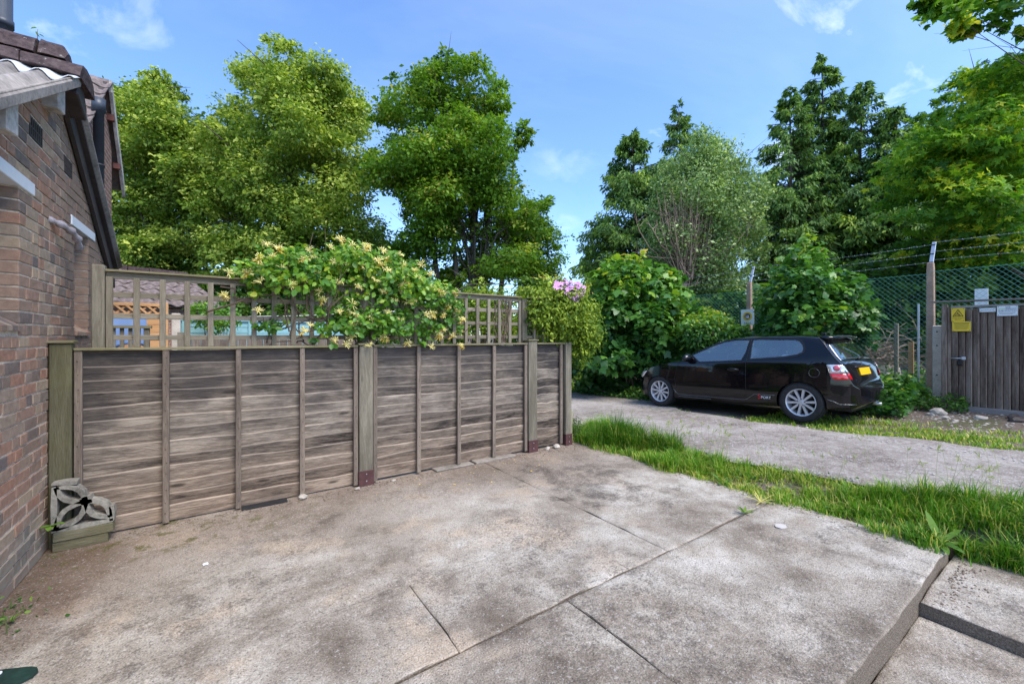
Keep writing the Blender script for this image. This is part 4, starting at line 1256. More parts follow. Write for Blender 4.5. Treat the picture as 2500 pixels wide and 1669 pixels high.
def fence_panel(x0, x1, battens, z0, label, seed, nb=13):
    p = thing('lap_fence', ((x0+x1)/2, FY, 0), label, 'fence panel', 'lap panels of the driveway fence')
    top = 1.385; h = (top-z0)/nb
    for i in range(nb):
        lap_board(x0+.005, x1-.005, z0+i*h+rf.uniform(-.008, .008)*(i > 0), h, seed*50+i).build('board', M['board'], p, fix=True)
    for b in battens:
        MB().box(b-.021, b+.021, FY-.058, FY-.026, z0-.02, top+.004, .0015, rf).build('batten', M['batten'], p, bevel=.003)
    for b in battens:
        MB().box(b-.021, b+.021, FY+.010, FY+.040, z0-.01, top, .0015, rf).build('batten', M['batten'], p)
    MB().box(x0, x1, FY-.068, FY+.05, top+.006, top+.026, .002, rf).build('cap_rail', M['cap'], p, bevel=.003)
    nl = MB()
    for b in battens:
        for i in range(nb):
            zz = z0+(i+.45)*h+rf.uniform(-.015, .015)
            nl.tube([(b+rf.uniform(-.008, .008), FY-.057, zz), (b, FY-.0605, zz)], .0032, 5)
    nl.build('nail_heads', M['rust'], p)['kind'] = 'stuff'
    return p
fence_panel(-.87, 1.125, (-.848, -.354, .128, .625, 1.105), .035, 'wide weathered lap fence panel nearest the brick wall', 1)
fence_panel(1.275, 3.240, (1.297, 1.768, 2.256, 2.735, 3.215), .045, 'wide weathered lap fence panel under the honeysuckle, mid fence', 2)
fence_panel(3.395, 3.875, (3.820,), .05, 'narrow grey lap fence panel at the lane end', 3, 12)
def fence_post(x0, x1, h, mat, label, shoe=True, y0=FY-.075, y1=FY+.03, cap=True):
    p = thing('fence_post', ((x0+x1)/2, FY-.02, 0), label, 'fence post', 'posts of the driveway fence')
    MB().box(x0, x1, y0, y1, 0, h, .002, rf).build('shaft', mat, p, bevel=.006)
    if cap: MB().box(x0-.014, x1+.014, y0-.014, y1+.014, h+.002, h+.022, .002, rf).build('cap', M['cap'], p, bevel=.004)
    if shoe:
        s_ = MB().box(x0-.007, x1+.007, y0-.007, y1+.007, 0, .155, .001, rf).build('shoe', M['shoe'], p, bevel=.003)
        for zz in (.05, .12):
            MB().tube([((x0+x1)/2, y0-.005, zz), ((x0+x1)/2, y0-.014, zz)], .006, 6).build('bolt', M['galv'], s_)
    return p
fence_post(-.992, -.878, 1.445, M['post_moss'], 'mossy green fence post against the brick wall', False)
fence_post(1.133, 1.268, 1.405, M['post'], 'pale fence post with red shoe between the wide panels')
fence_post(3.250, 3.386, 1.435, M['post'], 'capped fence post with red shoe before the narrow panel')
fence_post(3.884, 3.990, 1.415, M['post'], 'grey fence end post with red shoe beside the grass', True, cap=False)
TY = 4.43
def trellis_post(x0, x1, h, label, z0=0):
    p = thing('trellis_post', ((x0+x1)/2, TY+.02, 0), label, 'post', 'posts carrying the trellis')
    MB().box(x0, x1, TY-.03, TY+.06, z0, h, .002, rf).build('shaft', M['post'], p, bevel=.006)
trellis_post(-.800, -.725, 2.045, 'tall grey trellis post at the brick wall end')
trellis_post(1.165, 1.262, 1.98, 'trellis post half hidden in the honeysuckle')
trellis_post(3.238, 3.318, 1.985, 'trellis post beside the variegated climber')
def trellis(x0, verts, x1, label):
    p = thing('square_trellis', ((x0+x1)/2, TY, 1.4), label, 'trellis', 'square trellis panels on top of the fence')
    for i, vx in enumerate(verts):
        MB().box(vx-.02, vx+.02, TY-.034, TY-.012, 1.412, 1.955, .0015, rf).build('upright', M['trellis'], p, bevel=.002)
    for (z0, z1) in ((1.945, 1.995), (1.800, 1.842), (1.637, 1.676), (1.468, 1.508)):
        MB().box(x0, x1, TY-.010, TY+.012, z0, z1, .0015, rf).build('rail', M['trellis_h'], p, bevel=.002)
    MB().box(x0, x1, TY-.045, TY+.03, 1.998, 2.014, .0015, rf).build('cap_rail', M['cap'], p)
    return p
trellis(-.72, [-.700+.158*i for i in range(12)], 1.16, 'open square trellis panel nearest the brick wall')
trellis(1.27, [1.300+.158*i for i in range(13)], 3.235, 'square trellis panel overgrown by honeysuckle, mid fence')
trellis(3.32, [3.44, 3.598, 3.756, 3.914], 3.99, 'short trellis panel under the variegated climber')
# pierced concrete screen block, its corner broken off, on two mossy planks
for i, (xa, xb, z0, z1, y0, y1) in enumerate(((-.955, -.672, 0.0, .066, 4.19, 4.27), (-.950, -.645, .068, .134, 4.185, 4.265))):
    pl = tag(MB().box(xa, xb, y0, y1, z0, z1, .003, rf).build('mossy_plank', M['mossplank'], bevel=.004), ['short mossy plank on the ground under the screen block', 'short mossy plank directly under the screen block'][i], 'plank', 'planks under the screen block')
sb = thing('screen_block', (-.81, 4.22, .136), 'broken concrete screen block with petal openings beside wall', 'concrete block')
def ribbon(pts, w, name, y0=4.185, y1=4.262):
    mb = MB(); L = []; Rr = []
    for i, p in enumerate(pts):
        a = Vector(pts[max(i-1, 0)]); b = Vector(pts[min(i+1, len(pts)-1)])
        d = (b-a).normalized(); nn = Vector((-d.y, d.x))
        ww = w*(1+.10*math.sin(i*2.7)) if 0 < i < len(pts)-1 else w*.9
        L.append(Vector(p)+nn*ww/2); Rr.append(Vector(p)-nn*ww/2)
    for p, q in zip(L, Rr):
        mb.v += [(p.x, y0, p.y), (q.x, y0, q.y), (q.x, y1, q.y), (p.x, y1, p.y)]
    for i in range(len(pts)-1):
        a = i*4
        for k in range(4):
            k2 = (k+1) % 4
            mb.f.append((a+k, a+k2, a+4+k2, a+4+k))
    mb.f += [(0, 3, 2, 1), tuple(len(mb.v)-4+k for k in range(4))]
    return mb.build(name, M['screen'], sb, False, fix=True)
bx0, bz0, bs = -.945, .150, .285
cxp, czp = bx0+bs/2, bz0+bs/2+.02
def arc(p, q, bulge, n=10):
    p, q = Vector(p), Vector(q); d = q-p; nn = Vector((-d.y, d.x))
    return [tuple(p.lerp(q, t/n) + nn*bulge*math.sin(math.pi*t/n)) for t in range(n+1)]
ribbon([(bx0, bz0), (bx0, bz0+.16), (bx0+.002, bz0+.315)], .030, 'frame_side')
ribbon([(bx0-.012, bz0+.002), (bx0+.14, bz0), (bx0+.30, bz0+.004)], .030, 'frame_base')
ribbon([(bx0-.012, bz0+.318), (bx0+.05, bz0+.322), (bx0+.115, bz0+.316)], .028, 'frame_top')
ribbon([(bx0+.293, bz0), (bx0+.295, bz0+.06), (bx0+.290, bz0+.105)], .028, 'frame_stub')
ce = (cxp+.015, czp+.01)
for corner, nm in (((bx0+.01, bz0+.30), 'a'), ((bx0+.01, bz0+.01), 'b'), ((bx0+.285, bz0+.03), 'c')):
    for sgn in (-1, 1):
        ribbon(arc(ce, corner, .22*sgn), .030, 'petal')
ribbon([(ce[0]-.028, ce[1]), (ce[0], ce[1]+.006), (ce[0]+.03, ce[1]+.012)], .055, 'hub')
ms = [(3.62+.050*math.cos(t*.3142)*(1+.08*math.sin(t*1.7)), 1.49+.036*math.sin(t*.3142)) for t in range(20)]
tag(MB().prism(ms, 'z', .001, .0075).build('mortar_spot', plain('mortar_dab', (0.47, 0.43, 0.39), .9, 0, .12, 20, .3), fix=True), 'pale oval mortar spot on the right concrete slab', 'mortar spot')
# stacked pale timbers at the fence end
ts = thing('timber_stack', (4.06, 4.42, 0), 'pale stacked timber ends beside the last fence post', 'timber')
for i, (z0, z1, xa) in enumerate(((0, .10, 4.0), (.103, .28, 4.012), (.283, .36, 4.0), (.364, .44, 4.0))):
    MB().box(xa, 4.093-(.01 if i == 1 else 0), 4.36, 4.9, z0, z1, .003, rf).build('timber', M['sleeper'], ts, bevel=.004)
M['slip'] = plain('slip_dull_concrete', (0.24, 0.205, 0.17), .95, 0, .35, 30, .5)
# paver slip, loose stones, litter along the fence foot
for i, (xa, xb, lab) in enumerate(((1.95, 2.42, 'thin grey paving slip under the mid fence panel'), (2.45, 3.02, 'longer grey paving slip under the fence near lane end'))):
    tag(MB().box(xa, xb, 4.24, 4.40, .001, .020, .004, rf).build('paving_slip', M['slip'], bevel=.005), lab, 'paving slip')
def rock(name, loc, r, seed, label, mat=M['stone'], flat=.55):
    bm = bmesh.new(); bmesh.ops.create_icosphere(bm, subdivisions=2, radius=1)
    rr = random.Random(seed); ph = [rr.uniform(0, 6) for _ in range(6)]
    for v in bm.verts:
        k = 1+.22*math.sin(v.co.x*2.5+ph[0])*math.sin(v.co.y*2.9+ph[1])+.16*math.sin(v.co.z*3.3+ph[2]+v.co.x*2)+rr.uniform(-.05, .05)
        v.co = Vector((v.co.x*k*r, v.co.y*k*r*.8, v.co.z*k*r*flat))
    me = bpy.data.meshes.new(name); bm.to_mesh(me); bm.free(); me.materials.append(mat)
    o = bpy.data.objects.new(name, me); o.location = (loc[0], loc[1], loc[2]+r*flat*.6); o.rotation_euler = (0, 0, rr.uniform(0, 6)); COL.objects.link(o)
    return tag(o, label, 'stone')
rock('stone', (.62, 4.27, 0), .045, 1, 'pale stone at the foot of a batten, first fence panel')
rock('stone', (1.10, 4.22, 0), .025, 2, 'small pale stone left of the middle fence post')
rock('stone', (1.47, 4.25, 0), .024, 3, 'small grey stone right of the middle fence post')
rock('stone', (3.70, 4.26, 0), .060, 4, 'pale rounded stone under the narrow fence panel')
rock('stone', (3.55, 4.27, 0), .040, 5, 'small stone left of the rounded one under narrow panel')
MB_ = MB().box(.15, .50, 4.26, 4.34, .001, .012)
tag(MB_.build('drain_slot', M['black_metal']), 'dark drain slot under the first fence panel', 'drain')
# green plastic plate lying at the lower left corner
pl = thing('plastic_plate', (-.74, 2.83, 0), 'dark green plastic plate with white studs on the concrete', 'plate')
out = []
for i in range(28):
    t = i/28*2*math.pi
    rr_ = .105 + .022*math.cos(2*t+.5) - .012*math.sin(3*t)
    out.append((-.83+rr_*1.25*math.cos(t), 2.76+rr_*.8*math.sin(t)))
MB().prism(out, 'z', .002, .016).build('body', plain('plate_green', (0.009, 0.028, 0.021), .5, 0, .5, 40, .2), pl, fix=True)
for (x, y) in ((-.80, 2.80), (-.845, 2.735)):
    MB().lathe([(.001, .021), (.011, .021), (.011, .016)], 12, 'z').build('stud', M['sign_white'], pl, local=True).location = (x+.74, y-2.83, 0)
tag(MB().box(-.095, -.065, 3.395, 3.415, .002, .006, .004, rf).build('paper_scrap', M['sign_white']), 'white scrap of litter on the concrete driveway', 'litter')
# ------------------------------------------------------------------ the black hatchback
def car_materials():
    t = NT('car_paint_black')
    co = t.pos(); z = t.sep(t.objco())[2]
    dust = t.math('MULTIPLY', t.noise(co, 9, 5, 0.6), t.mr(z, .2, .75, 1.0, .15))
    col = t.mix(t.math('MULTIPLY', dust, .05), (0.0024, 0.0026, 0.0038), (0.03, 0.027, 0.025))
    M['paint'] = t.surf(col, t.mr(dust, 0.2, .9, .08, .22), None, 0.0, 0.22, 0.6)
    t = NT('car_glass')
    gl = t.n('ShaderNodeBsdfGlossy'); gl.inputs['Roughness'].default_value = 0.02; gl.inputs['Color'].default_value = (.98, .98, .90, 1)
    tr = t.n('ShaderNodeBsdfTransparent'); tr.inputs['Color'].default_value = (.80, .87, .85, 1)
    mx = t.n('ShaderNodeMixShader'); mx.inputs[0].default_value = .30
    t.t.links.new(tr.outputs[0], mx.inputs[1]); t.t.links.new(gl.outputs[0], mx.inputs[2]); t.t.links.new(mx.outputs[0], t.out.inputs['Surface'])
    M['glass'] = t.m
    t = NT('car_trim_black'); M['trim'] = t.surf((0.010, 0.010, 0.011), 0.45)
    t = NT('tyre_rubber'); p = t.objco()
    M['tyre'] = t.surf(t.ramp(t.noise(p, 30, 4), [(.3, (0.012, 0.012, 0.013)), (.7, (0.035, 0.033, 0.031))]), 0.8)
    t = NT('alloy'); M['alloy'] = t.surf((0.60, 0.60, 0.62), 0.35, None, 0.5)
    t = NT('red_lens'); M['redlens'] = t.surf((0.55, 0.006, 0.008), 0.08, spec=.6, coat=1.0)
    t = NT('clear_lens'); M['clearlens'] = t.surf((0.68, 0.66, 0.66), 0.10, None, 0.5, coat=1.0)
    t = NT('pink_lens'); M['pinklens'] = t.surf((0.60, 0.10, 0.13), 0.10, coat=1.0)
    t = NT('plate_yellow'); M['numplate'] = t.surf((0.80, 0.43, 0.0), 0.5)
    t = NT('red_print'); M['redprint'] = t.surf((0.70, 0.02, 0.03), 0.4)
    t = NT('cabin_grey'); M['cabin'] = t.surf((0.38, 0.39, 0.40), 0.8)
    t = NT('brushed_strip'); M['strip'] = t.surf((0.20, 0.21, 0.22), 0.18, None, 0.6)
car_materials()
CY = 4.14
car = thing('hatchback_car', (8.455, CY, lane_z(CY)+.022), 'black three-door hatchback parked on the lane beside the bushes', 'car')
car.rotation_euler = (math.atan(-0.038), 0, 0)
ZT = [(-2.065, .50), (-2.05, .56), (-1.99, .605), (-1.95, .63), (-1.925, .72), (-1.87, .93), (-1.82, .985), (-1.62, 1.29), (-1.585, 1.335), (-1.50, 1.385), (-1.3, 1.408), (-.8, 1.425), (-.3, 1.415), (0.0, 1.375), (.12, 1.345), (.30, 1.265), (.55, 1.13), (.80, 1.000), (.88, .975), (1.1, .935), (1.4, .875), (1.65, .80), (1.82, .725), (1.95, .64), (2.03, .56), (2.07, .46)]
WD = [(-2.065, .28), (-2.05, .40), (-2.0, .58), (-1.93, .705), (-1.85, .775), (-1.7, .825), (-1.45, .845), (-1.2, .848), (0, .845), (1.0, .845), (1.35, .845), (1.6, .815), (1.8, .75), (1.92, .66), (2.0, .54), (2.05, .40), (2.07, .28)]
ZB = [(-2.07, .34), (-1.95, .26), (-1.75, .235), (-1.5, .22), (0, .19), (1.5, .19), (1.8, .18), (2.07, .24)]
def itp(tab, y): return float(np.interp(y, [a for a, _ in tab], [b for _, b in tab]))
def sm_itp(tab, y, w=.03): return (itp(tab, y-w)+2*itp(tab, y)+itp(tab, y+w))/4
def zrail(y):
    zt = sm_itp(ZT, y)
    return zt - (.055 if zt > 1.05 else .03 + .025*smooth(.9, 1.05, zt))
BELT = .955
def belt(y): return .925 - .045*(y-.3)*.9 if y < .9 else .9
def side(y, z):
    """half width of the body at length y and height z"""
    W = sm_itp(WD, y, .02)
    zs = min(belt(y), zrail(y))
    f = np.interp(min(z, zs), [.18, .24, .30, .45, .62, .75, .88, 1.0], [.93, .965, .985, 1.0, .998, .988, .972, .955])
    x = W*f
    if z > zs:
        k = .50 if y < .6 else .50
        x -= k*(z-zs) + .25*max(0, z-zs-.25)**2
    return max(x, .05)
def top_z(x, y):
    zr = zrail(y); xr = side(y, zr); zt = sm_itp(ZT, y)
    u = min(abs(x)/xr, 1)
    return zr + (zt-zr)*(1-u**2.4)**(1/2.0) if u < 1 else zr
ystn = sorted(set([round(v, 4) for v in list(np.arange(-1.95, 2.0, .05)) + [-2.065, -2.055, -2.045, -2.03, -2.01, -1.99, -1.97, -1.94, -1.93, -1.91, -1.89, -1.87, -1.84, -1.82, -1.60, -1.58, -1.55, -1.62, -1.66, 2.0, 2.02, 2.04, 2.055, 2.07]]))
def ring(y):
    zb = itp(ZB, y); zr = zrail(y)
    pts = [(0, zb), (side(y, zb)*.55, zb), (side(y, zb)*.93, zb)]
    n = 18
    for i in range(n+1):
        z = zb+.012 + (zr-zb-.012)*i/n
        pts.append((side(y, z), z))
    xr = side(y, zr)
    for a in (.97, .92, .84, .72, .56, .38, .19, 0):
        pts.append((xr*a, top_z(xr*a, y)))
    return pts
rings = [ring(y) for y in ystn]
nr = len(rings[0])
mb = MB()
full = 2*nr-2
for y, rg_ in zip(ystn, rings):
    loop = [(-x, z) for (x, z) in rg_] + [(x, z) for (x, z) in rg_[::-1][1:-1]]
    for (x, z) in loop: mb.v.append((x, y, z))
for i in range(len(ystn)-1):
    for k in range(full):
        k2 = (k+1) % full
        mb.f.append((i*full+k, (i+1)*full+k, (i+1)*full+k2, i*full+k2))
mb.f.append(tuple(range(full))); mb.f.append(tuple((len(ystn)-1)*full+k for k in range(full))[::-1])
body = mb.build('body', M['paint'], car, True, local=True, fix=True)
# wheel arches and window openings are cut through the shell
def cutter(me_mb, nm):
    me = me_mb.mesh(nm); bm = bmesh.new(); bm.from_mesh(me); bmesh.ops.recalc_face_normals(bm, faces=bm.faces); bm.to_mesh(me); bm.free()
    return bpy.data.objects.new(nm, me)
AXF, AXR, WR = 1.32, -1.30, .315
arch = MB()
for ay, ar in ((AXF, .345), (AXR, .350)):
    for sx in (-1, 1):
        c = []
        for k in range(40):
            t = 2*math.pi*k/40
            c.append((ay+ar*math.cos(t), .30+ar*math.sin(t)))
        arch.prism(c, 'x', sx*.60 if sx > 0 else -1.0, 1.0 if sx > 0 else -.60)
DW = [(.60, 1.075), (.42, .948), (-.38, .985), (-.43, 1.12), (-.455, 1.345), (-.20, 1.350), (.02, 1.315), (.28, 1.215)]
QW = [(-.525, 1.010), (-1.05, 1.050), (-1.26, 1.085), (-1.325, 1.12), (-1.335, 1.17), (-1.31, 1.235), (-1.255, 1.300), (-1.19, 1.325), (-.60, 1.348), (-.515, 1.342)]
hollow = MB()
for i in range(len(ystn)): pass
win = MB()
for poly in (DW, QW):
    for sx in (-1, 1):
        win.prism(poly, 'x', *((.42, 1.0) if sx > 0 else (-1.0, -.42)))
scr = MB().box(-.47, .47, .20, .60, 1.02, 1.6)
# cabin cavity
cav = MB()
ys_c = [-1.45, -1.2, -.8, -.3, .05, .25, .45, .62]
nn = 0
sec = []
for y in ys_c:
    zr = zrail(y)-.03; xs = []
    lo = .55 if y > -1.3 else .85
    p = [(-(side(y, .85)-.06), lo), (side(y, .85)-.06, lo), (side(y, .95)-.06, .95), (side(y, zr)-.05, zr-.01), (side(y, zr)*.6, zr+.01), (-side(y, zr)*.6, zr+.01), (-(side(y, zr)-.05), zr-.01), (-(side(y, .95)-.06), .95)]
    sec.append(p)
for y, p in zip(ys_c, sec):
    for (x, z) in p: cav.v.append((x, y, z))
for i in range(len(ys_c)-1):
    for k in range(8):
        k2 = (k+1) % 8
        cav.f.append((i*8+k, (i+1)*8+k, (i+1)*8+k2, i*8+k2))
cav.f.append(tuple(range(8))); cav.f.append(tuple((len(ys_c)-1)*8+k for k in range(8))[::-1])
def apply_bool(obj, cut):
    COL.objects.link(cut)
    m = obj.modifiers.new('cut', 'BOOLEAN'); m.operation = 'DIFFERENCE'; m.solver = 'EXACT'; m.object = cut
    dg = bpy.context.evaluated_depsgraph_get(); dg.update()
    ev = obj.evaluated_get(dg)
    me = bpy.data.meshes.new_from_object(ev, depsgraph=dg)
    obj.modifiers.clear()
    old = obj.data; obj.data = me; me.name = 'body'
    bpy.data.meshes.remove(old)
    bpy.data.objects.remove(cut)
for mb_, nm in ((arch, 'cut_a'), (cav, 'cut_c'), (win, 'cut_w'), (scr, 'cut_s')):
    cu = cutter(mb_, nm); cu.parent = car
    apply_bool(body, cu)
for p in body.data.polygons: p.use_smooth = True
try:
    body.data.set_sharp_from_angle(angle=R(32))
except Exception:
    pass
def patch(poly, name, mat, parent, off=.003, sx=-1, sub=.045, smooth_on=True):
    """a piece of side panel: outline in (y, z) laid on the body's surface"""
    bm = bmesh.new()
    vs = [bm.verts.new((0, y, z)) for (y, z) in poly]
    bm.faces.new(vs)
    bmesh.ops.triangulate(bm, faces=bm.faces)
    for _ in range(5):
        es = [e for e in bm.edges if e.calc_length() > sub*1.6]
        if not es: break
        bmesh.ops.subdivide_edges(bm, edges=es, cuts=1, use_grid_fill=False)
        bmesh.ops.triangulate(bm, faces=[f for f in bm.faces if len(f.verts) > 3])
    for v in bm.verts:
        v.co.x = sx*(side(v.co.y, v.co.z)+off)
    bmesh.ops.recalc_face_normals(bm, faces=bm.faces)
    me = bpy.data.meshes.new(name); bm.to_mesh(me); bm.free(); shade(me, smooth_on); me.materials.append(mat)
    o = bpy.data.objects.new(name, me); link(o, parent)
    m = o.modifiers.new('thickness', 'SOLIDIFY'); m.thickness = .004; m.offset = 0
    return o
def grow(poly, d):
    cy = sum(p[0] for p in poly)/len(poly); cz = sum(p[1] for p in poly)/len(poly)
    o = []
    n = len(poly)
    for i in range(n):
        a = Vector(poly[i-1]); b = Vector(poly[i]); c = Vector(poly[(i+1) % n])
        t = ((b-a).normalized() + (c-b).normalized()).normalized(); nn_ = Vector((t.y, -t.x))
        if nn_.dot(b-Vector((cy, cz))) < 0: nn_ = -nn_
        o.append(tuple(b+nn_*d))
    return o
def frame_patch(poly, name, mat, parent, w, off, sx):
    """a flat band round an outline, lying on the body side"""
    outer = grow(poly, w); n = len(poly); mb_ = MB(); K = 5
    P = []; Q = []
    for i in range(n):
        for k in range(K):
            t = k/K
            P.append(Vector(poly[i]).lerp(Vector(poly[(i+1) % n]), t)); Q.append(Vector(outer[i]).lerp(Vector(outer[(i+1) % n]), t))
    m = len(P)
    for p, q in zip(P, Q):
        for (a, o_) in ((p, off), (q, off), (q, off-.012), (p, off-.008)):
            mb_.v.append((sx*(side(a.x, a.y)+o_), a.x, a.y))
    for i in range(m):
        j = (i+1) % m
        for k in range(4):
            k2 = (k+1) % 4
            mb_.f.append((i*4+k, i*4+k2, j*4+k2, j*4+k))
    return mb_.build(name, mat, parent, False, local=True, fix=True)
def pane(poly, name, mat, parent, off, sx, K=6, rings=7):
    mb_ = MB(); n = len(poly); B = []
    for i in range(n):
        for k in range(K): B.append(Vector(poly[i]).lerp(Vector(poly[(i+1) % n]), k/K))
    c = sum(B, Vector((0, 0)))/len(B); m = len(B)
    for r_ in range(1, rings+1):
        for b in B:
            q = c.lerp(b, r_/rings); mb_.v.append((sx*(side(q.x, q.y)+off), q.x, q.y))
    mb_.v.append((sx*(side(c.x, c.y)+off), c.x, c.y)); e = len(mb_.v)-1
    for i in range(m):
        j = (i+1) % m
        mb_.f.append((e, i, j))
        for r_ in range(rings-1): mb_.f.append((r_*m+i, (r_+1)*m+i, (r_+1)*m+j, r_*m+j))
    return mb_.build(name, mat, parent, True, local=True, fix=True)
def seam(pts, name='panel_gap', sx=-1, r=.0035, mat=None, off=.001):
    path = []
    for (a, b) in zip(pts[:-1], pts[1:]):
        n = max(2, int(math.hypot(b[0]-a[0], b[1]-a[1])/.04))
        for i in range(n):
            t = i/n; y = a[0]+(b[0]-a[0])*t; z = a[1]+(b[1]-a[1])*t
            path.append((sx*(side(y, z)+off), y, z))
    y, z = pts[-1]; path.append((sx*(side(y, z)+off), y, z))
    return MB().tube(path, r, 5).build(name, mat or M['trim'], car, True, local=True)
for sx in (-1, 1):
    for poly, w in ((DW, .022), (QW, .034)):
        g_ = pane(grow(poly, .003), 'side_window', M['glass'], car, -.008, sx)
        frame_patch(poly, 'window_seal', M['trim'], g_, w, .004, sx)
    seam([(-.485, 1.355), (-.475, 1.0), (-.465, .90), (-.465, .40), (-.44, .335)], sx=sx)
    seam([(.70, 1.0), (.865, .905), (.90, .80), (.95, .58), (.90, .40)], sx=sx)
    seam([(.90, .325), (.0, .315), (-.44, .325)], sx=sx)
    seam([(-1.50, 1.375), (-1.60, 1.25), (-1.80, .975), (-1.86, .90)], sx=sx, r=.006)
    # pale strip along the skirts
    seam([(.99, .385), (.955, .37), (.92, .315), (.86, .285), (-.40, .283), (-.47, .30), (-.60, .395), (-.93, .402)], 'skirt_edge', sx, .0045, M['strip'], .004)
    seam([(.90, .250), (.20, .240)], 'skirt_line', sx, .005, M['strip'], .004)
    seam([(-1.66, .395), (-1.72, .375), (-1.80, .33), (-1.97, .325)], 'bumper_edge', sx, .0045, M['strip'], .004)
    seam([(-1.62, .60), (-1.80, .615), (-1.95, .60)], sx=sx)
    tl = patch([(-1.665, .925), (-1.60, .90) if False else (-1.668, .915), (-1.705, .795), (-1.915, .795), (-1.868, .905), (-1.845, .925)], 'tail_light', M['clearlens'], car, .006, sx)
    patch([(-1.705, .792), (-1.735, .715), (-1.775, .69), (-1.945, .70), (-1.916, .792)], 'red_lens', M['redlens'], tl, .007, sx)
    ind = [(-1.790+.045*math.cos(t*.5236), .872+.045*math.sin(t*.5236)) for t in range(12)]
    patch(ind, 'indicator_lens', M['pinklens'], tl, .009, sx)
    rev = [(-1.845+.026*math.cos(t*.5236), .822+.026*math.sin(t*.5236)) for t in range(12)]
    patch(rev, 'reversing_lens', M['clearlens'], tl, .010, sx)
    hl = patch([(1.64, .735), (1.78, .715), (1.90, .64), (1.86, .58), (1.78, .60), (1.70, .68)], 'headlight', M['clearlens'], car, .006, sx)
    # door mirror
    mr_ = bmesh.new(); bmesh.ops.create_uvsphere(mr_, u_segments=18, v_segments=12, radius=1)
    for v in mr_.verts:
        y = v.co.y; v.co = Vector((v.co.x*.125, y*.066*(1.0 if y < 0 else 1.35), v.co.z*.078+.01*v.co.x))
    me = bpy.data.meshes.new('door_mirror'); mr_.to_mesh(me); mr_.free(); shade(me, True); me.materials.append(M['paint'])
    mo = bpy.data.objects.new('door_mirror', me); link(mo, car); mo.location = (sx*(side(.62, 1.0)+.10), .63, 1.02)
    st_ = MB().tube([(-sx*.16, 0, -.05), (-sx*.03, 0, -.02)], .022, 8).build('mirror_arm', M['trim'], mo, True, local=True)
    MB().tube([(sx*.02, -.055, -.005), (sx*.075, -.035, 0.0)], .008, 6).build('mirror_strip', M['strip'], mo, True, local=True)
    # handle
    hp = [(-.24+.105*math.cos(t*.3142), .812+.032*math.sin(t*.3142)) for t in range(20)]
    hd = patch(hp, 'door_handle', M['trim'], car, .003, sx)
    MB().tube([(sx*(side(-.31, .815)+.012), -.31, .815), (sx*(side(-.24, .818)+.020), -.24, .818), (sx*(side(-.17, .815)+.012), -.17, .815)], .012, 8).build('handle_bar', M['paint'], hd, True, local=True)
cap = [(-1.505+.070*math.cos(t*.2094), .795+.070*math.sin(t*.2094)) for t in range(31)]
seam(cap, 'fuel_flap', -1, .0018, M['strip'])
# windscreen and tailgate glass
def top_patch(y0, y1, fx, name, off, mat, n=14, m=16):
    mb_ = MB()
    for j in range(n+1):
        y = y0+(y1-y0)*j/n; xr = side(y, zrail(y))*fx(j/n)
        for i in range(m+1):
            x = -xr+2*xr*i/m
            e = .02
            dz = (top_z(x, y+e)-top_z(x, y-e))/(2*e)
            nv = Vector((0, -dz, 1)).normalized()*off
            mb_.v.append((x, y+nv.y, top_z(x, y)+nv.z))
    for j in range(n):
        for i in range(m):
            a = j*(m+1)+i; mb_.f.append((a, a+1, a+m+2, a+m+1))
    o = mb_.build(name, mat, car, True, local=True, fix=True)
    o.modifiers.new('thickness', 'SOLIDIFY').thickness = .003
    return o
t_ = NT('screen_glass'); M['screen_glass'] = t_.surf((0.006, 0.009, 0.009), 0.03, None, 0, 0.9, 1.0)
top_patch(.10, .80, lambda t: .93, 'windscreen', .004, M['glass'])
rw = top_patch(-1.815, -1.635, lambda t: .90, 'rear_window', .005, M['screen_glass'])
# wiper, spoiler, aerial
MB().tube([(-.02, -1.845, .995), (.18, -1.835, 1.018), (.42, -1.825, 1.015)], [.014, .012, .008], 6).build('rear_wiper', M['trim'], rw, True, local=True)
sp_ = MB()
for (x, k) in [(-.58, .75), (-.50, 1), (-.2, 1), (.2, 1), (.50, 1), (.58, .75)]:
    y1 = -1.60-.10*k
    zt = top_z(x, -1.50)
    for (y, z) in ((-1.46, zt+.004), (-1.58, zt+.008), (y1, zt-.006), (y1+.01, zt-.030), (-1.60, zt-.055), (-1.50, zt-.02)):
        sp_.v.append((x, y, z))
for i in range(5):
    for k in range(6):
        k2 = (k+1) % 6; sp_.f.append((i*6+k, (i+1)*6+k, (i+1)*6+k2, i*6+k2))
sp_.f += [tuple(range(6))[::-1], tuple(30+k for k in range(6))]
sp_.build('spoiler', M['paint'], car, True, local=True, fix=True)
ae = MB().box(-.02, .02, -1.42, -1.34, 1.395, 1.435).build('aerial_base', M['trim'], car, local=True, bevel=.008)
MB().tube([(0, -1.38, 1.43), (0, -1.58, 1.55)], [.004, .002], 5).build('aerial', M['trim'], ae, True, local=True)
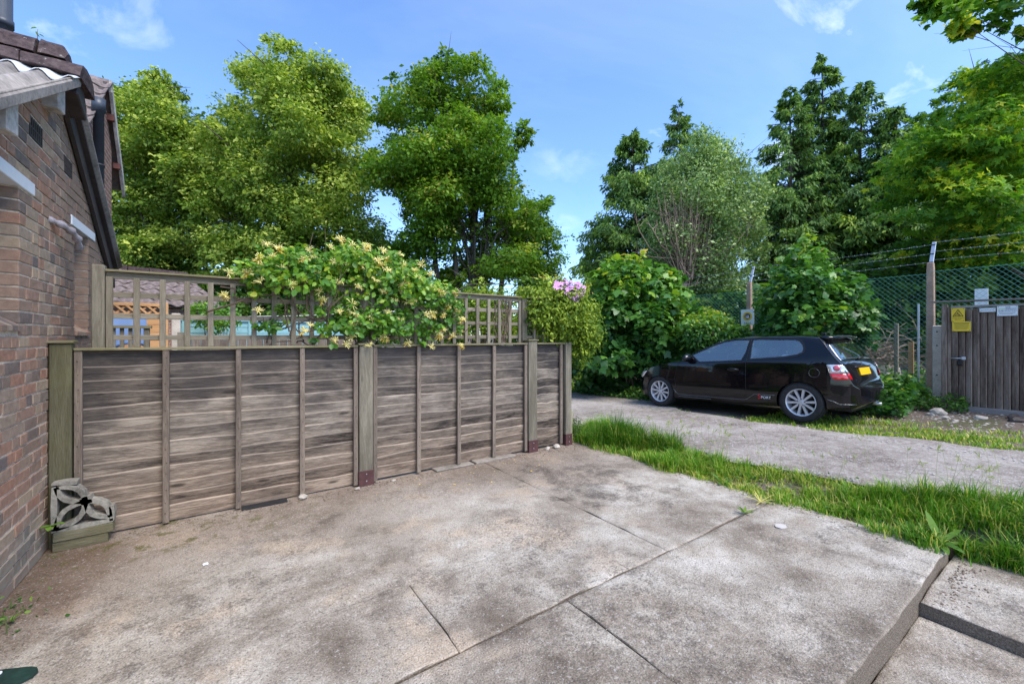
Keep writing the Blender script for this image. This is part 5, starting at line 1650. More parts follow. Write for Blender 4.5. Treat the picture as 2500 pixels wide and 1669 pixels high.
# number plate on the tailgate
def rear_y(x, z):
    y = -1.60
    while y > -2.07 and (side(y, z) > abs(x)) and (sm_itp(ZT, y) > z): y -= .004
    return y
py_ = rear_y(0, .80)
pm = Matrix.Translation((.0, rear_y(.2, .80)-.010, .800)) @ Matrix.Rotation(R(-13), 4, 'X')
MB().box(-.235, .235, -.004, .010, -.056, .056, M=pm).build('number_plate', M['numplate'], car, local=True)
MB().tube([(x_, rear_y(x_, .872)-.002, .872) for x_ in (-.36, -.24, -.12, 0, .12, .24, .36)], .012, 6).build('tailgate_strip', M['trim'], car, True, local=True)
bm_ = MB().lathe([(.001, 0), (.03, 0), (.03, .006), (.001, .006)], 20, 'x')
bd = bm_.build('maker_badge', M['strip'], car, local=True); bd.rotation_euler = (0, 0, R(90)); bd.location = (0, rear_y(0, .915)-.008, .915)
MB().tube([(.34, -1.85, .25), (.34, -2.02, .255)], .022, 12).build('exhaust', M['alloy'], car, True, local=True)
# SPORT lettering on the skirt
sx_ = -(side(-.76, .37)+.006)
tx = text('sport_lettering', 'S', .115, M['redprint'], car, (0, 0, 0), (R(90), 0, R(-90))); tx.location = (sx_, -.685, .362)
tx = text('sport_lettering', 'PORT', .060, M['sign_white'], car, (0, 0, 0), (R(90), 0, R(-90)), 'LEFT', 1.05); tx.location = (sx_, -.712, .352)
# cabin: seats, dash and wheel
def seat(x, y):
    mb_ = MB()
    mb_.box(x-.23, x+.23, y-.22, y+.28, .30, .52)
    m = Matrix.Translation((x, y-.22, .50)) @ Matrix.Rotation(R(14), 4, 'X')
    mb_.box(-.23, .23, -.06, .06, 0, .52, M=m)
    mb_.box(-.11, .11, -.045, .045, .56, .72, M=m)
    return mb_.build('front_seat', M['cabin'], car, local=True, bevel=.025)
seat(-.36, -.05); seat(.36, -.05)
MB().box(-.62, .62, -1.08, -.95, .52, 1.08).build('rear_seat', M['cabin'], car, local=True, bevel=.03)
MB().box(-.66, .66, .46, .62, .70, .93).build('dashboard', M['cabin'], car, local=True, bevel=.03)
stw = []
for k in range(25):
    t = 2*math.pi*k/24
    stw.append(Matrix.Translation((.36, .36, .90)) @ Matrix.Rotation(R(-25), 4, 'X') @ Vector((.175*math.cos(t), 0, .175*math.sin(t))))
MB().tube(stw, .015, 8).build('steering_wheel', M['trim'], car, True, local=True)
# wheels
def make_wheel():
    tyre = MB().lathe([(.205, -.085), (.228, -.100), (.262, -.106), (.296, -.098), (.311, -.078), (.315, -.03), (.315, .03), (.311, .078), (.296, .098), (.262, .106), (.228, .100), (.205, .085)], 48, 'x')
    for i in range(0, 48):      # tread blocks
        t = 2*math.pi*i/48
        for x0 in (-.07, -.024, .024, .07):
            c, s_ = math.cos(t), math.sin(t)
            m = Matrix.Translation((x0, .3145*c, .3145*s_)) @ Matrix.Rotation(t, 4, 'X')
            tyre.box(-.016, .016, -.0045, .0045, -.014, .014, M=m)
    rim = MB().lathe([(.212, -.082), (.222, -.092), (.216, -.096), (.203, -.088), (.196, -.06), (.190, -.02), (.188, .06)], 48, 'x')
    # ten flat spokes
    for k in range(10):
        t = 2*math.pi*(k+.25)/10
        m = Matrix.Rotation(t, 4, 'X')
        for (r0, r1, w0, w1, x0, x1) in ((.040, .205, .0135, .0185, -.070, -.078),):
            b = len(rim.v)
            P = [(x0, -w0, r0), (x0, w0, r0), (x1, w1, r1), (x1, -w1, r1)]
            Q = [(x0+.03, -w0*1.2, r0), (x0+.03, w0*1.2, r0), (x1+.03, w1*1.2, r1), (x1+.03, -w1*1.2, r1)]
            for p in P+Q: rim.v.append(tuple(m @ Vector(p)))
            rim.f += [(b, b+1, b+2, b+3), (b, b+4, b+5, b+1), (b+1, b+5, b+6, b+2), (b+3, b+2, b+6, b+7), (b+4, b, b+3, b+7), (b+7, b+6, b+5, b+4)]
    b = len(rim.v)
    hub = MB().lathe([(.0005, -.078), (.030, -.078), (.036, -.072), (.060, -.070), (.066, -.050)], 30, 'x')
    nuts = []
    for k in range(5):
        t = 2*math.pi*(k+.25)/5
        nuts.append(MB().tube([(-.064, .052*math.cos(t), .052*math.sin(t)), (-.080, .052*math.cos(t), .052*math.sin(t))], .0085, 6))
    disc = MB().lathe([(.0005, -.012), (.150, -.012), (.150, .01), (.0005, .01)], 32, 'x')
    barrel = MB().lathe([(.0005, .05), (.195, .05), (.195, .06)], 32, 'x')
    return tyre, rim, hub, nuts, disc, barrel
parts_w = make_wheel()
meshes_w = {}
def wmesh(mb_, nm, mat, sm):
    me = mb_.mesh(nm, smooth_on=sm)
    bm = bmesh.new(); bm.from_mesh(me); bmesh.ops.recalc_face_normals(bm, faces=bm.faces); bm.to_mesh(me); bm.free()
    shade(me, sm); me.materials.append(mat); 
    if sm:
        try: me.set_sharp_from_angle(angle=R(35))
        except Exception: pass
    return me
mt, mr2, mh, mn, md, mbr = (wmesh(parts_w[0], 'tyre', M['tyre'], True), wmesh(parts_w[1], 'wheel', M['alloy'], True), wmesh(parts_w[2], 'hub_cap', M['alloy'], True),
                      [wmesh(n_, 'wheel_nut', M['trim'], False) for n_ in parts_w[3]], wmesh(parts_w[4], 'brake_disc', M['trim'], True), wmesh(parts_w[5], 'barrel', M['trim'], True))
for ay in (AXF, AXR):
    for sx in (-1, 1):
        w_ = bpy.data.objects.new('wheel', mr2); COL.objects.link(w_); w_.parent = car
        w_.location = (sx*.735, ay, WR); w_.rotation_euler = (R(17 if ay > 0 else 4), 0, 0 if sx < 0 else math.pi)
        for nm, me in [('tyre', mt), ('hub_cap', mh), ('brake_disc', md), ('barrel', mbr)] + [('wheel_nut', m_) for m_ in mn]:
            c_ = bpy.data.objects.new(nm, me); COL.objects.link(c_); c_.parent = w_
# dark underside so that no light shows through the arches
MB().box(-.62, .62, -1.9, 1.9, .21, .32).build('underbody', M['trim'], car, local=True)
# ------------------------------------------------------------------ security fence, substation enclosure, signs
FX = 11.15
def gz(x, y): return ground_h(x, y)
def conc_post(x, y, h, label, mat, arm=True, w=.13):
    p = thing('concrete_post', (x, y, gz(x, y)-.02), label, 'post', 'concrete posts of the chain link fence')
    z0 = gz(x, y)-.05
    mb = MB()
    n0 = 0
    for (z, k) in ((z0, 1.0), (h-.12, .80), (h, .70)):
        mb.v += [(x-w/2*k, y-w/2*k, z), (x+w/2*k, y-w/2*k, z), (x+w/2*k, y+w/2*k, z), (x-w/2*k, y+w/2*k, z)]
    for i in range(2):
        for k in range(4):
            k2 = (k+1) % 4; mb.f.append((i*4+k, i*4+k2, i*4+4+k2, i*4+4+k))
    mb.f += [(0, 3, 2, 1), (8, 9, 10, 11)]
    mb.build('shaft', mat, p, fix=True, bevel=.010)
    if arm:
        a = Vector((x, y, h-.06)); e = Vector((x+.17, y-.02, h+.42))
        ar = MB()
        d = (e-a)
        for (q, ww) in ((a, .030), (e, .028)):
            ar.v += [(q.x-.005, q.y-ww, q.z), (q.x+.035, q.y-ww, q.z), (q.x+.035, q.y+ww, q.z), (q.x-.005, q.y+ww, q.z)]
        ar.f += [(0, 3, 2, 1), (4, 5, 6, 7)] + [(k, (k+1) % 4, 4+(k+1) % 4, 4+k) for k in range(4)]
        am = ar.build('steel_arm', M['galv'], p, fix=True, bevel=.003)
        for t in (.15, .5, .88):
            q = a.lerp(e, t)
            MB().tube([(q.x-.014, q.y-.03, q.z), (q.x-.014, q.y+.03, q.z)], .008, 6).build('staple', M['trim'], am)
    return p
PY = [8.7, 5.32, 1.98, -1.4]
PT = [2.88, 2.88, 2.90, 2.92]
labs = ['far concrete post with steel arm hidden among the bushes', 'brown concrete post carrying the white watch sign', 'tall brown concrete post with steel arm beside the enclosure', 'concrete post with steel arm beyond the right edge']
for y, h, l in zip(PY[:3], PT, labs): conc_post(FX, y, h, l, M['post_brown'])
def chainlink(ya, yb, ztop, label):
    """woven diamond mesh between two posts, each wire a zigzag tube"""
    ya, yb = min(ya, yb)+.05, max(ya, yb)-.05
    p = thing('chain_link_bay', (FX, (ya+yb)/2, 0), label, 'chain link fence', 'green chain link bays')
    dw = .088; dh = .088
    V = []; F = []
    rng = np.random.default_rng(int(ya*10)+50)
    n = int((yb-ya)/dw)
    def seg(a, b, r=.0025):
        n0 = len(V)
        d = b-a
        for q in (a, b):
            V.extend([(q[0]-r, q[1], q[2]-r), (q[0]+r, q[1], q[2]-r*.2), (q[0]-r*.2, q[1], q[2]+r)])
        F.extend([(n0, n0+1, n0+4, n0+3), (n0+1, n0+2, n0+5, n0+4), (n0+2, n0, n0+3, n0+5)])
    for i in range(n+1):
        y = ya + i*dw
        zb = gz(FX, y)+.03
        k = 0; z = ztop
        while z > zb:
            s0 = (k % 2); 
            a = np.array([FX+.004*((-1)**k) - .075, y + (dw/2 if s0 else 0)-dw/4 + .006*math.sin(z*3+i*.2), z])
            b = np.array([FX-.004*((-1)**k) - .075, y + (0 if s0 else dw/2)-dw/4 + .006*math.sin((z-dh/2)*3+i*.2), z-dh/2])
            seg(a, b); 
            a2 = a.copy(); b2 = b.copy(); a2[1] = y + dw/2 + (dw/2 if not s0 else 0)-dw/4; b2[1] = y + dw/2 + (0 if not s0 else dw/2)-dw/4
            seg(a2, b2)
            z -= dh/2; k += 1
    me = bpy.data.meshes.new('wire_mesh'); me.from_pydata([(x-FX, y-(ya+yb)/2, z) for (x, y, z) in V], [], F); me.update(); me.materials.append(M['wire_green'])
    o = bpy.data.objects.new('wire_mesh', me); link(o, p)
    for zz in (ztop-.02, (ztop+gz(FX, ya))/2, gz(FX, ya)+.1):
        MB().tube([(FX-.08, ya-.05, zz), (FX-.08, yb+.05, zz)], .003, 5).build('line_wire', M['wire_green'], p)
    for j, (t, nm) in enumerate(((.15, 'a'), (.5, 'b'), (.88, 'c'))):
        xx = FX+.17*t-.014; zz = ztop+.14+.48*t
        mb = MB(); path = []
        for i in range(9):
            u = i/8; path.append((xx, ya-.05+(yb-ya+.1)*u, zz-.03*math.sin(u*math.pi)))
        mb.tube(path, .0022, 4)
        for i in range(int((yb-ya)/.11)):
            u = (i+.5)/((yb-ya)/.11); c = Vector((xx, ya+(yb-ya)*u, zz-.03*math.sin(u*math.pi)))
            mb.tube([c+Vector((0, -.005, -.014)), c+Vector((0, .005, .014))], .0014, 3); mb.tube([c+Vector((-.011, .005, .008)), c+Vector((.011, -.005, -.008))], .0014, 3)
        mb.build('barbed_wire', M['galv'], p)
    return p
chainlink(8.7, 5.32, 2.66, 'green chain link bay with barbed wire behind the left bushes')
chainlink(5.32, 1.98, 2.70, 'green chain link bay with barbed wire behind the car')
chainlink(1.98, -2.6, 2.74, 'green chain link bay with barbed wire above the enclosure')
# short grey concrete stub and the steel rail behind it
st = thing('concrete_stub_post', (10.65, 1.80, .2), 'short speckled concrete post between tall post and wooden enclosure', 'post')
z0 = gz(10.6, 1.8)
so = MB().box(10.60, 10.73, 1.73, 1.865, z0-.05, 1.69).build('shaft', M['post_concrete'], st, bevel=.012)
for zz in (1.58, 1.33, .80):
    MB().tube([(10.605, 1.80, zz), (10.588, 1.80, zz)], .012, 8).build('bolt_hole', M['trim'], so)
gp2 = thing('steel_gate_post', (11.05, 2.14, .2), 'slim galvanised steel upright beside the tall concrete post', 'post')
MB().box(11.06, 11.09, 2.12, 2.15, .15, 2.12).build('upright', M['galv'], gp2, bevel=.004)
tag(MB().box(11.4, 11.43, 2.27, 2.35, .75, 1.38).build('orange_board', M['orange']), 'orange board propped behind the chain link near the tall post', 'board')
# substation enclosure of upright overlapping boards
SX = 10.33
zb = gz(SX, 1.4)
en = thing('wooden_enclosure', (SX, .2, zb), 'brown wooden substation enclosure of upright overlapping boards at right', 'enclosure')
rs = random.Random(12)
yy = 1.575; i = 0
bt = 1.975
while yy > -1.2:
    w = .083
    m = MB().prism([(SX-.004, yy), (SX+.010, yy), (SX+.012, yy-w+.006), (SX-.036, yy-w+.006), (SX-.042, yy-w+.014), (SX-.030, yy-w*.5)], 'z', zb+(.10 if i > 0 else -.02)+rs.uniform(-.006, .006), bt-.03+rs.uniform(-.006, .006))
    m.build('board', M['shedboard'], en, fix=True)
    yy -= w; i += 1
MB().box(SX+.02, SX+.03, -1.2, 1.56, zb+.02, bt-.05).build('gap_shade_sheet', M['black_metal'], en)  # dark sheet added behind the boards to deepen the shade in their gaps
MB().box(SX-.045, SX+.05, 1.625, 1.695, zb-.02, 2.045, .003, rs).build('corner_post', M['shedboard'], en, bevel=.006)
MB().box(SX-.03, SX+.05, 1.580, 1.622, zb-.02, 2.0, .003, rs).build('side_board', M['shedboard'], en, bevel=.005)
MB().box(SX-.068, SX-.042, -1.2, 1.575, bt, bt+.035, .002, rs).build('top_rail', M['shedrail'], en)
MB().box(SX-.050, SX-.01, -1.2, 1.49, zb-.03, zb+.095, .004, rs).build('kick_board', M['shedrail'], en, bevel=.004)
m = Matrix.Translation((SX, .2, 2.075)) @ Matrix.Rotation(R(.8), 4, 'X')
MB().box(-.12, .03, -1.6, 1.60, -.014, .016, .006, rs, M=m).build('coping', M['shedrail'], en, fix=True)
MB().prism([(1.66, .0), (1.66, 2.0), (-1.2, 2.0), (-1.2, 0)], 'x', SX+.9, SX+.95).build('back_wall', M['shedboard'], en, fix=True)
bo = MB().tube([(SX-.06, 1.575, 1.12), (SX-.06, 1.40, 1.125)], .010, 8).build('bolt', M['galv'], en, True)
MB().box(SX-.075, SX-.04, 1.40, 1.45, 1.10, 1.15).build('hasp', M['galv'], bo, bevel=.004)
MB().box(SX-.085, SX-.045, 1.435, 1.50, 1.005, 1.085).build('padlock', M['trim'], bo, bevel=.010)
PX_ = SX-.050
def plate(name, label, y, z, w, h, mat):
    """sign on the enclosure's front, facing the lane (-x); y,z is its centre"""
    t = thing(name, (PX_, y, z), label, 'sign', 'signs on the wooden enclosure')
    b = MB().box(PX_-.022, PX_-.015, y-w/2, y+w/2, z-h/2, z+h/2).build('panel', mat, t)
    for sy in (-1, 1):
        for sz in (-1, 1):
            MB().tube([(PX_-.021, y+sy*(w/2-.014), z+sz*(h/2-.014)), (PX_-.026, y+sy*(w/2-.014), z+sz*(h/2-.014))], .005, 8).build('screw', M['ink'], b)
    return t, b
FR = (R(90), 0, R(-90))
PF = PX_-.0232
def sline(par, y, z, L, h, mat=None):
    MB().box(PF-.0008, PF+.0008, y-L/2, y+L/2, z-h/2, z+h/2).build('printed_line', mat or M['ink'], par)
y1, z1 = 1.488, 1.862
s1, b1 = plate('warning_sign', 'yellow electricity danger sign with black triangle on enclosure', y1, z1, .158, .225, M['sign_yellow'])
pts = [(y1, z1+.083), (y1+.061, z1-.030), (y1-.061, z1-.030)]
for i in range(3):
    a_, b_ = pts[i], pts[(i+1) % 3]
    MB().tube([(PF, *a_), (PF, *b_)], .0042, 6).build('triangle_bar', M['ink'], b1)
for (u0, v0, u1, v1, r_) in ((-.006, .045, .012, .028, .004), (.012, .028, -.006, .022, .003), (.024, .004, -.006, .010, .006), (-.006, .010, -.024, -.006, .005), (.024, .004, .036, -.010, .004), (0, .0, -.028, -.014, .003), (.04, -.018, -.036, -.018, .0022)):
    MB().tube([(PF, y1+u0, z1+v0), (PF, y1+u1, z1+v1)], r_, 6).build('figure_mark', M['ink'], b1)
text('sign_text', 'DANGER OF DEATH', .017, M['ink'], b1, (PF, y1, z1-.062), FR, 'CENTER', .95)
text('sign_text', 'KEEP OUT', .017, M['ink'], b1, (PF, y1, z1-.084), FR)
s2, b2 = plate('notice_sign', 'plain yellow notice with small print below the danger sign', 1.448, 1.664, .216, .164, M['sign_yellow'])
for k, L in enumerate((.175, .18, .16, .18, .15, .165, .13)):
    sline(b2, 1.448, 1.716-.0165*k, L, .008 if k == 0 else .0035)
s3, b3 = plate('name_sign', 'small narrow pale name plate between the other signs', 1.157, 1.925, .172, .064, M['sign_white'])
text('sign_text', 'Eastside Road S/S', .019, M['ink'], b3, (PF, 1.157, 1.922), FR)
s4, b4 = plate('watch_sign', 'white sub-watch sign with green and navy stripe on enclosure', .9475, 1.902, .213, .160, M['sign_white'])
text('sign_text', 'SSE', .034, M['ink_navy'], b4, (PF, .940, 1.957), FR, 'CENTER', 1.1)
text('sign_text', 'SUB-WATCH', .0325, M['ink_navy'], b4, (PF, .9475, 1.902), FR, 'CENTER', 1.0)
MB().box(PF-.001, PF+.0012, .965, 1.043, 1.929, 1.936).build('green_stripe', M['ink_green'], b4)
MB().box(PF-.001, PF+.0012, .852, .965, 1.929, 1.936).build('navy_stripe', M['ink_navy'], b4)
for k, L in enumerate((.17, .16, .11)): sline(b4, .9475, 1.873-.014*k, L, .003)
# neighbourhood watch plate on the second post
wz, wy = 1.98, 5.32
ws = thing('area_sign', (FX-.1, wy, wz), 'white square area sign with yellow ring on the brown post', 'sign')
wb = MB().box(FX-.108, FX-.100, wy-.16, wy+.16, wz-.20, wz+.20).build('panel', M['sign_white'], ws)
def disc(par, r0, r1, y, z, mat, x, nm):
    mb = MB(); n = 28
    for k in range(n):
        t = 2*math.pi*k/n
        mb.v += [(x, y+r0*math.cos(t), z+r0*math.sin(t)), (x, y+r1*math.cos(t), z+r1*math.sin(t))]
    for k in range(n):
        a = 2*k; b = 2*((k+1) % n); mb.f.append((a, a+1, b+1, b))
    o = mb.build(nm, mat, par); o.modifiers.new('thickness', 'SOLIDIFY').thickness = .001
disc(wb, .075, .115, wy, wz+.02, M['sign_yellow'], FX-.1095, 'ring')
disc(wb, .001, .074, wy, wz+.02, M['ink_navy'], FX-.1095, 'emblem_ground')
for k, dy in enumerate((-.032, 0, .032)):
    MB().tube([(FX-.111, wy+dy, wz-.03), (FX-.111, wy+dy, wz+.035)], [.010, .006], 6).build('emblem_figure', M['sign_white'], wb)
    MB().tube([(FX-.111, wy+dy, wz+.043), (FX-.111, wy+dy, wz+.055)], .008, 6).build('emblem_figure', M['sign_white'], wb)
text('sign_text', 'AREA', .075, M['ink_navy'], wb, (FX-.1095, wy, wz-.155), FR)
# things standing behind the fence
wbp = at(2396, 720, 9.2)
tag(MB().box(wbp.x, wbp.x+.03, wbp.y-.10, wbp.y+.10, wbp.z-.22, wbp.z+.14).build('white_board', M['sign_white']), 'white board standing behind the wooden enclosure', 'board')
tag(MB().box(12.0, 12.5, 2.3, 6.0, .16, .30, .02, rs).build('stone_kerb', M['post_concrete'], bevel=.02), 'pale stone edging behind the chain link fence', 'kerb')
fp = thing('far_fence_post', (12.4, 2.72, .2), 'weathered wooden post behind chain link, left of tall post', 'post')
MB().box(12.38, 12.45, 2.72, 2.79, .15, 1.78, .004, rs).build('shaft', M['trellis'], fp, bevel=.008)
# brushwood pile behind the fence
bp = MB(); rr = np.random.default_rng(31)
for k in range(240):
    c = Vector((12.9+rr.normal()*.25, 3.4+rr.normal()*.42, .75+abs(rr.normal())*.38))
    d = Vector((rr.normal()*.6, rr.normal(), rr.normal()*.25)).normalized()*rr.uniform(.25, .6)
    bp.tube([c-d, c+Vector((rr.normal(), rr.normal(), rr.normal()))*.05, c+d], [.010, .008, .004], 4, False)
tag(bp.build('brushwood_pile', M['deadwood']), 'heap of grey brushwood behind the chain link fence', 'brushwood')['kind'] = 'stuff'
mp = MB().prism([(12.2, .2), (13.8, .2), (13.4, .8), (12.6, .85)], 'y', 2.9, 4.2)
tag(mp.build('rubble_heap', M['stone'], fix=True, bevel=.06), 'pale rubble heap under the brushwood', 'rubble')
# rubble at the enclosure's foot
for k, (px, py, r_, lab) in enumerate(((2257, 990, .16, 'large pale rubble lump at the tall post foot'), (2292, 1012, .13, 'long pale rubble lump before the stub post'), (2310, 1022, .06, 'small round stone right of the rubble lumps'),
        (2272, 1014, .06, 'small stone left of the long rubble lump'), (2395, 1024, .08, 'flat pale stone before the enclosure boards'), (2331, 1030, .05, 'white stone on the bare earth'), (2485, 1030, .10, 'dark lump at the right edge before the enclosure'), (2478, 1022, .09, 'pale stone behind the dark lump at right'))):
    d = Vector(at(px, py, 1))-Vector((0, 0, 1.5)); d2 = d
    t = 5.0
    for _ in range(200):
        q = Vector((0, 0, 1.5))+d2*t
        if q.z <= ground_h(q.x, q.y): break
        t += .03
    rock('stone', (q.x, q.y, ground_h(q.x, q.y)-.01), r_, 60+k, lab, M['barge'] if 'dark' in lab else M['stone'])
def place_dirt(rng):
    x = rng.uniform(8.7, 10.3); y = rng.uniform(-1.5, 2.6); return (x, y, ground_h(x, y)+.004)
tag(pebbles('earth_rubble', 1500, place_dirt, .005, .03, 14, M['stone']), 'small rubble scattered on bare earth before the enclosure', 'rubble')
# ------------------------------------------------------------------ trees
KD = 1.0643
def dz(pts): return [(x*KD, y*KD) for (x, y) in pts]
def ground_pt(px, D):
    p = at(px, 820, D); return Vector((p.x, p.y, ground_h(p.x, p.y)-.05))
def broadleaf(name, label, outline, D, n, size, mat, seed, nl=60, rmin=.35, rmax=1.3, thick=3.0, trunk_px=None, r0=.22, tmpl=T_RHOMB, tint0=.47, pale=.0, pale_t=.85,
              group='trees beyond the gardens', bark='bark', up=.7, out=.6, flat=.8, spread=.30, shell=(.45, 1.05), cat='tree', trunk_frac=.35, nlimb=20, per=40, droop=0.0, zgrad=0.10, cz=.38, width=1.0):
    rng = np.random.default_rng(seed)
    C, r = lobes_in(dz(outline), D, nl, rmin, rmax, thick, rng)
    o = np.asarray(dz(outline))
    base = ground_pt(trunk_px*KD if trunk_px else o[:, 0].mean(), D)
    t = thing(name, base, label, cat, group)
    cc = C.mean(0); top = C[C[:, 2].argmax()]
    ax = Vector((base.x*.6+cc[0]*.4, base.y*.6+cc[1]*.4, cc[2]+.55*(top[2]-cc[2])))
    mb = MB()
    idx = rng.choice(len(C), min(nlimb, len(C)), replace=False)
    limbs(mb, base, [C[i] for i in idx], r0, rng, trunk_frac, ax)
    mb.build('trunk', M[bark], t, True)
    pos, nr_, al, tint = clump_leaves(C, r, n, rng, per=per, spread=spread, flat=flat, up=up, out=out, shell=shell, droop=droop, cz=cz)
    zz = (pos[:, 2]-pos[:, 2].min())/max(np.ptp(pos[:, 2]), .1)
    tint = tint0 + tint + zgrad*(zz-.5)
    if pale > 0:
        k = np.repeat(rng.uniform(0, 1, len(tint)//per) < pale*1.3, per) & (rng.uniform(0, 1, len(tint)) < .75)
        tint = np.where(k, pale_t + rng.normal(0, .06, len(tint)), tint)
    sz = size*np.clip(rng.lognormal(-.08, .35, len(pos)), .4, 1.9)
    leaves('crown', pos, nr_, sz, tint, tmpl, M[mat], t, rng, al, width=width)
    return t
broadleaf('lime_tree', 'yellow green lime tree behind the brick house, leftmost tree', [(235, 215), (262, 186), (300, 192), (345, 163), (400, 180), (440, 213), (470, 235), (500, 275), (525, 330), (515, 420), (505, 660), (235, 660)], 21, 112000, .15, 'lime', 101, 80, .4, 1.15, 3.0, 380, .30, pale=.20, pale_t=.74)
broadleaf('lime_tree', 'tallest yellow green lime tree, left of centre', [(440, 340), (470, 292), (492, 262), (485, 205), (530, 190), (545, 140), (580, 120), (595, 88), (640, 80), (690, 98), (700, 120), (770, 123), (802, 150), (795, 185), (830, 210), (847, 250), (852, 290), (870, 330), (862, 420), (885, 500), (875, 660), (500, 660), (450, 600), (435, 450)], 19, 140000, .14, 'lime', 102, 92, .35, 1.1, 3.2, 680, .34, pale=.20, pale_t=.74)
broadleaf('field_maple', 'bright green maple with several trunks behind the honeysuckle', [(835, 300), (860, 265), (870, 215), (895, 190), (930, 175), (975, 140), (1040, 130), (1110, 120), (1155, 150), (1162, 200), (1150, 262), (1195, 258), (1217, 300), (1205, 340), (1168, 395), (1215, 420), (1265, 455), (1275, 500), (1255, 570), (1225, 650), (1100, 655), (960, 655), (905, 640), (890, 570), (935, 505), (870, 455), (830, 390)], 17, 95000, .135, 'maple', 103, 95, .35, .95, 2.6, 1095, .16, pale=.07, pale_t=.80, shell=(.5, 1.05), trunk_frac=.22, nlimb=42)
mk = MB(); rk = np.random.default_rng(7)
mt_ = thing('maple_stems', ground_pt(1095*KD, 17), 'cluster of dark maple stems rising behind the fence', 'tree')
for dxp in (-60, -28, 14, 40):
    b = ground_pt((1095+dxp)*KD, 17.2); e = at((1095+dxp*2.1)*KD, 360*KD, 17.2)
    mk.tube([b, b.lerp(e, .3)+Vector((rk.normal()*.12, rk.normal()*.12, 0)), b.lerp(e, .65)+Vector((rk.normal()*.15, 0, 0)), e], [.15, .12, .09, .04], 7)
mk.build('trunk', M['bark'], mt_, True)
broadleaf('birch_tree', 'airy small leaved birch at the right of the maple', [(1180, 480), (1230, 450), (1268, 470), (1282, 540), (1290, 620), (1250, 660), (1180, 650), (1150, 560)], 18.5, 16000, .11, 'maple', 104, 40, .3, .7, 1.5, 1215, .10, tint0=.35, spread=.42, shell=(.4, 1.15))
broadleaf('dark_undergrowth', 'dark tree mass low between limes and maple', [(250, 560), (420, 520), (600, 540), (860, 520), (930, 540), (960, 600), (1010, 660), (1010, 730), (240, 740)], 22, 24000, .26, 'hedge', 105, 60, .5, 1.4, 2.0, 700, .2, tint0=.35, group='dark undergrowth')
broadleaf('garden_hedge', 'dark garden hedge right behind the turquoise fence', [(395, 660), (470, 640), (560, 650), (760, 640), (960, 650), (1120, 655), (1300, 640), (1330, 700), (1330, 800), (395, 790)], 14, 34000, .14, 'hedge', 106, 70, .3, .8, 1.1, 800, .10, tint0=.55, group='dark undergrowth', cat='hedge')
def conifer(name, label, px, top_py, D, hw, n, seed, squash=1.0, size=.30, power=.80, base_frac=.02):
    """cypress: whorls of drooping branches hung with flat sprays"""
    rng = np.random.default_rng(seed)
    base = ground_pt(px*KD, D); top = at(px*KD, top_py*KD, D)
    Hh = top.z-base.z
    t = thing(name, base, label, 'conifer', 'dark cypress trees')
    mb = MB()
    lean = Vector((rng.normal()*.15, rng.normal()*.15, 0))
    axis = [base.lerp(Vector((base.x, base.y, top.z)), f)+lean*math.sin(f*3) for f in (0, .25, .5, .75, .97)]
    mb.tube(axis, [.26, .20, .14, .08, .015], 8)
    nb = 420
    P = []; A = []; Nn = []; T = []; S = []
    for b in range(nb):
        f = base_frac + (1-base_frac)*(1-(1-rng.uniform())**.72) if b > 8 else rng.uniform(.9, 1.0)
        az = rng.uniform(0, 6.283)
        L = hw*((1-f)**power)*rng.uniform(.78, 1.08)*(1+.12*math.sin(az*2+seed)) + .10
        z0 = base.z+f*Hh
        d = Vector((math.cos(az), math.sin(az), 0))
        a = Vector((base.x, base.y, z0))+lean*math.sin(f*3)
        rise = .35*L*(.4+f); sag = .55*L*(1-.6*f)
        pts = [a + d*L*u + Vector((0, 0, rise*u - sag*u*u + .12*L*max(0, u-.8)*3)) for u in (0, .3, .6, .85, 1.0)]
        if L > .5: mb.tube(pts, [.04*(1-f)+.012, .03*(1-f)+.010, .018, .010, .004], 4, False)
        m = max(10, int(n/nb*(.25+1.5*(L/hw))))
        u = rng.uniform(.22, 1.04, m)**.75
        side_ = rng.normal(0, .15, m)*L*(.35+.6*(1-abs(2*u-1)))
        perp = Vector((-d.y, d.x, 0))
        bt = rng.normal()*.13
        for uu, ss in zip(u, side_):
            q = a + d*L*uu + perp*ss + Vector((0, 0, rise*uu-sag*uu*uu - abs(ss)*.35 - abs(rng.normal())*.12*L**.5 + .36*L*max(0, uu-.8)))
            P.append(q); A.append(d*.65+perp*np.sign(ss)*.35+Vector((rng.normal()*.3, rng.normal()*.3, -.75+rng.normal()*.35)))
            Nn.append(d*.6+Vector((rng.normal()*.6, rng.normal()*.6, .55)))
            T.append(.42+bt+.30*(uu-.6)+rng.normal()*.10); S.append(size*rng.uniform(.5, 1.2))
    mb.build('trunk', M['bark'], t, True)
    leaves('crown', np.array(P), np.array(Nn), np.array(S), np.array(T), T_SLIM, M['conifer'], t, rng, np.array(A), width=1.25)
    return t
conifer('cypress_tree', 'broad dark cypress right of the sky gap', 1448, 300, 24, 6.2, 88000, 201)
conifer('cypress_tree', 'slim cypress top rising behind the silvery poplar', 1555, 232, 27, 4.6, 34000, 202)
conifer('cypress_tree', 'left cypress of the tall dark group', 1812, 200, 23, 4.3, 42000, 203)
conifer('cypress_tree', 'tallest cypress of the dark group with bare upper trunk', 1886, 122, 23.5, 4.3, 46000, 204)
conifer('cypress_tree', 'right broad cypress of the tall dark group', 1985, 185, 22, 5.0, 48000, 205)
conifer('cypress_tree', 'rightmost cypress of the dark group beside the sycamore', 2055, 245, 21, 4.4, 36000, 206)
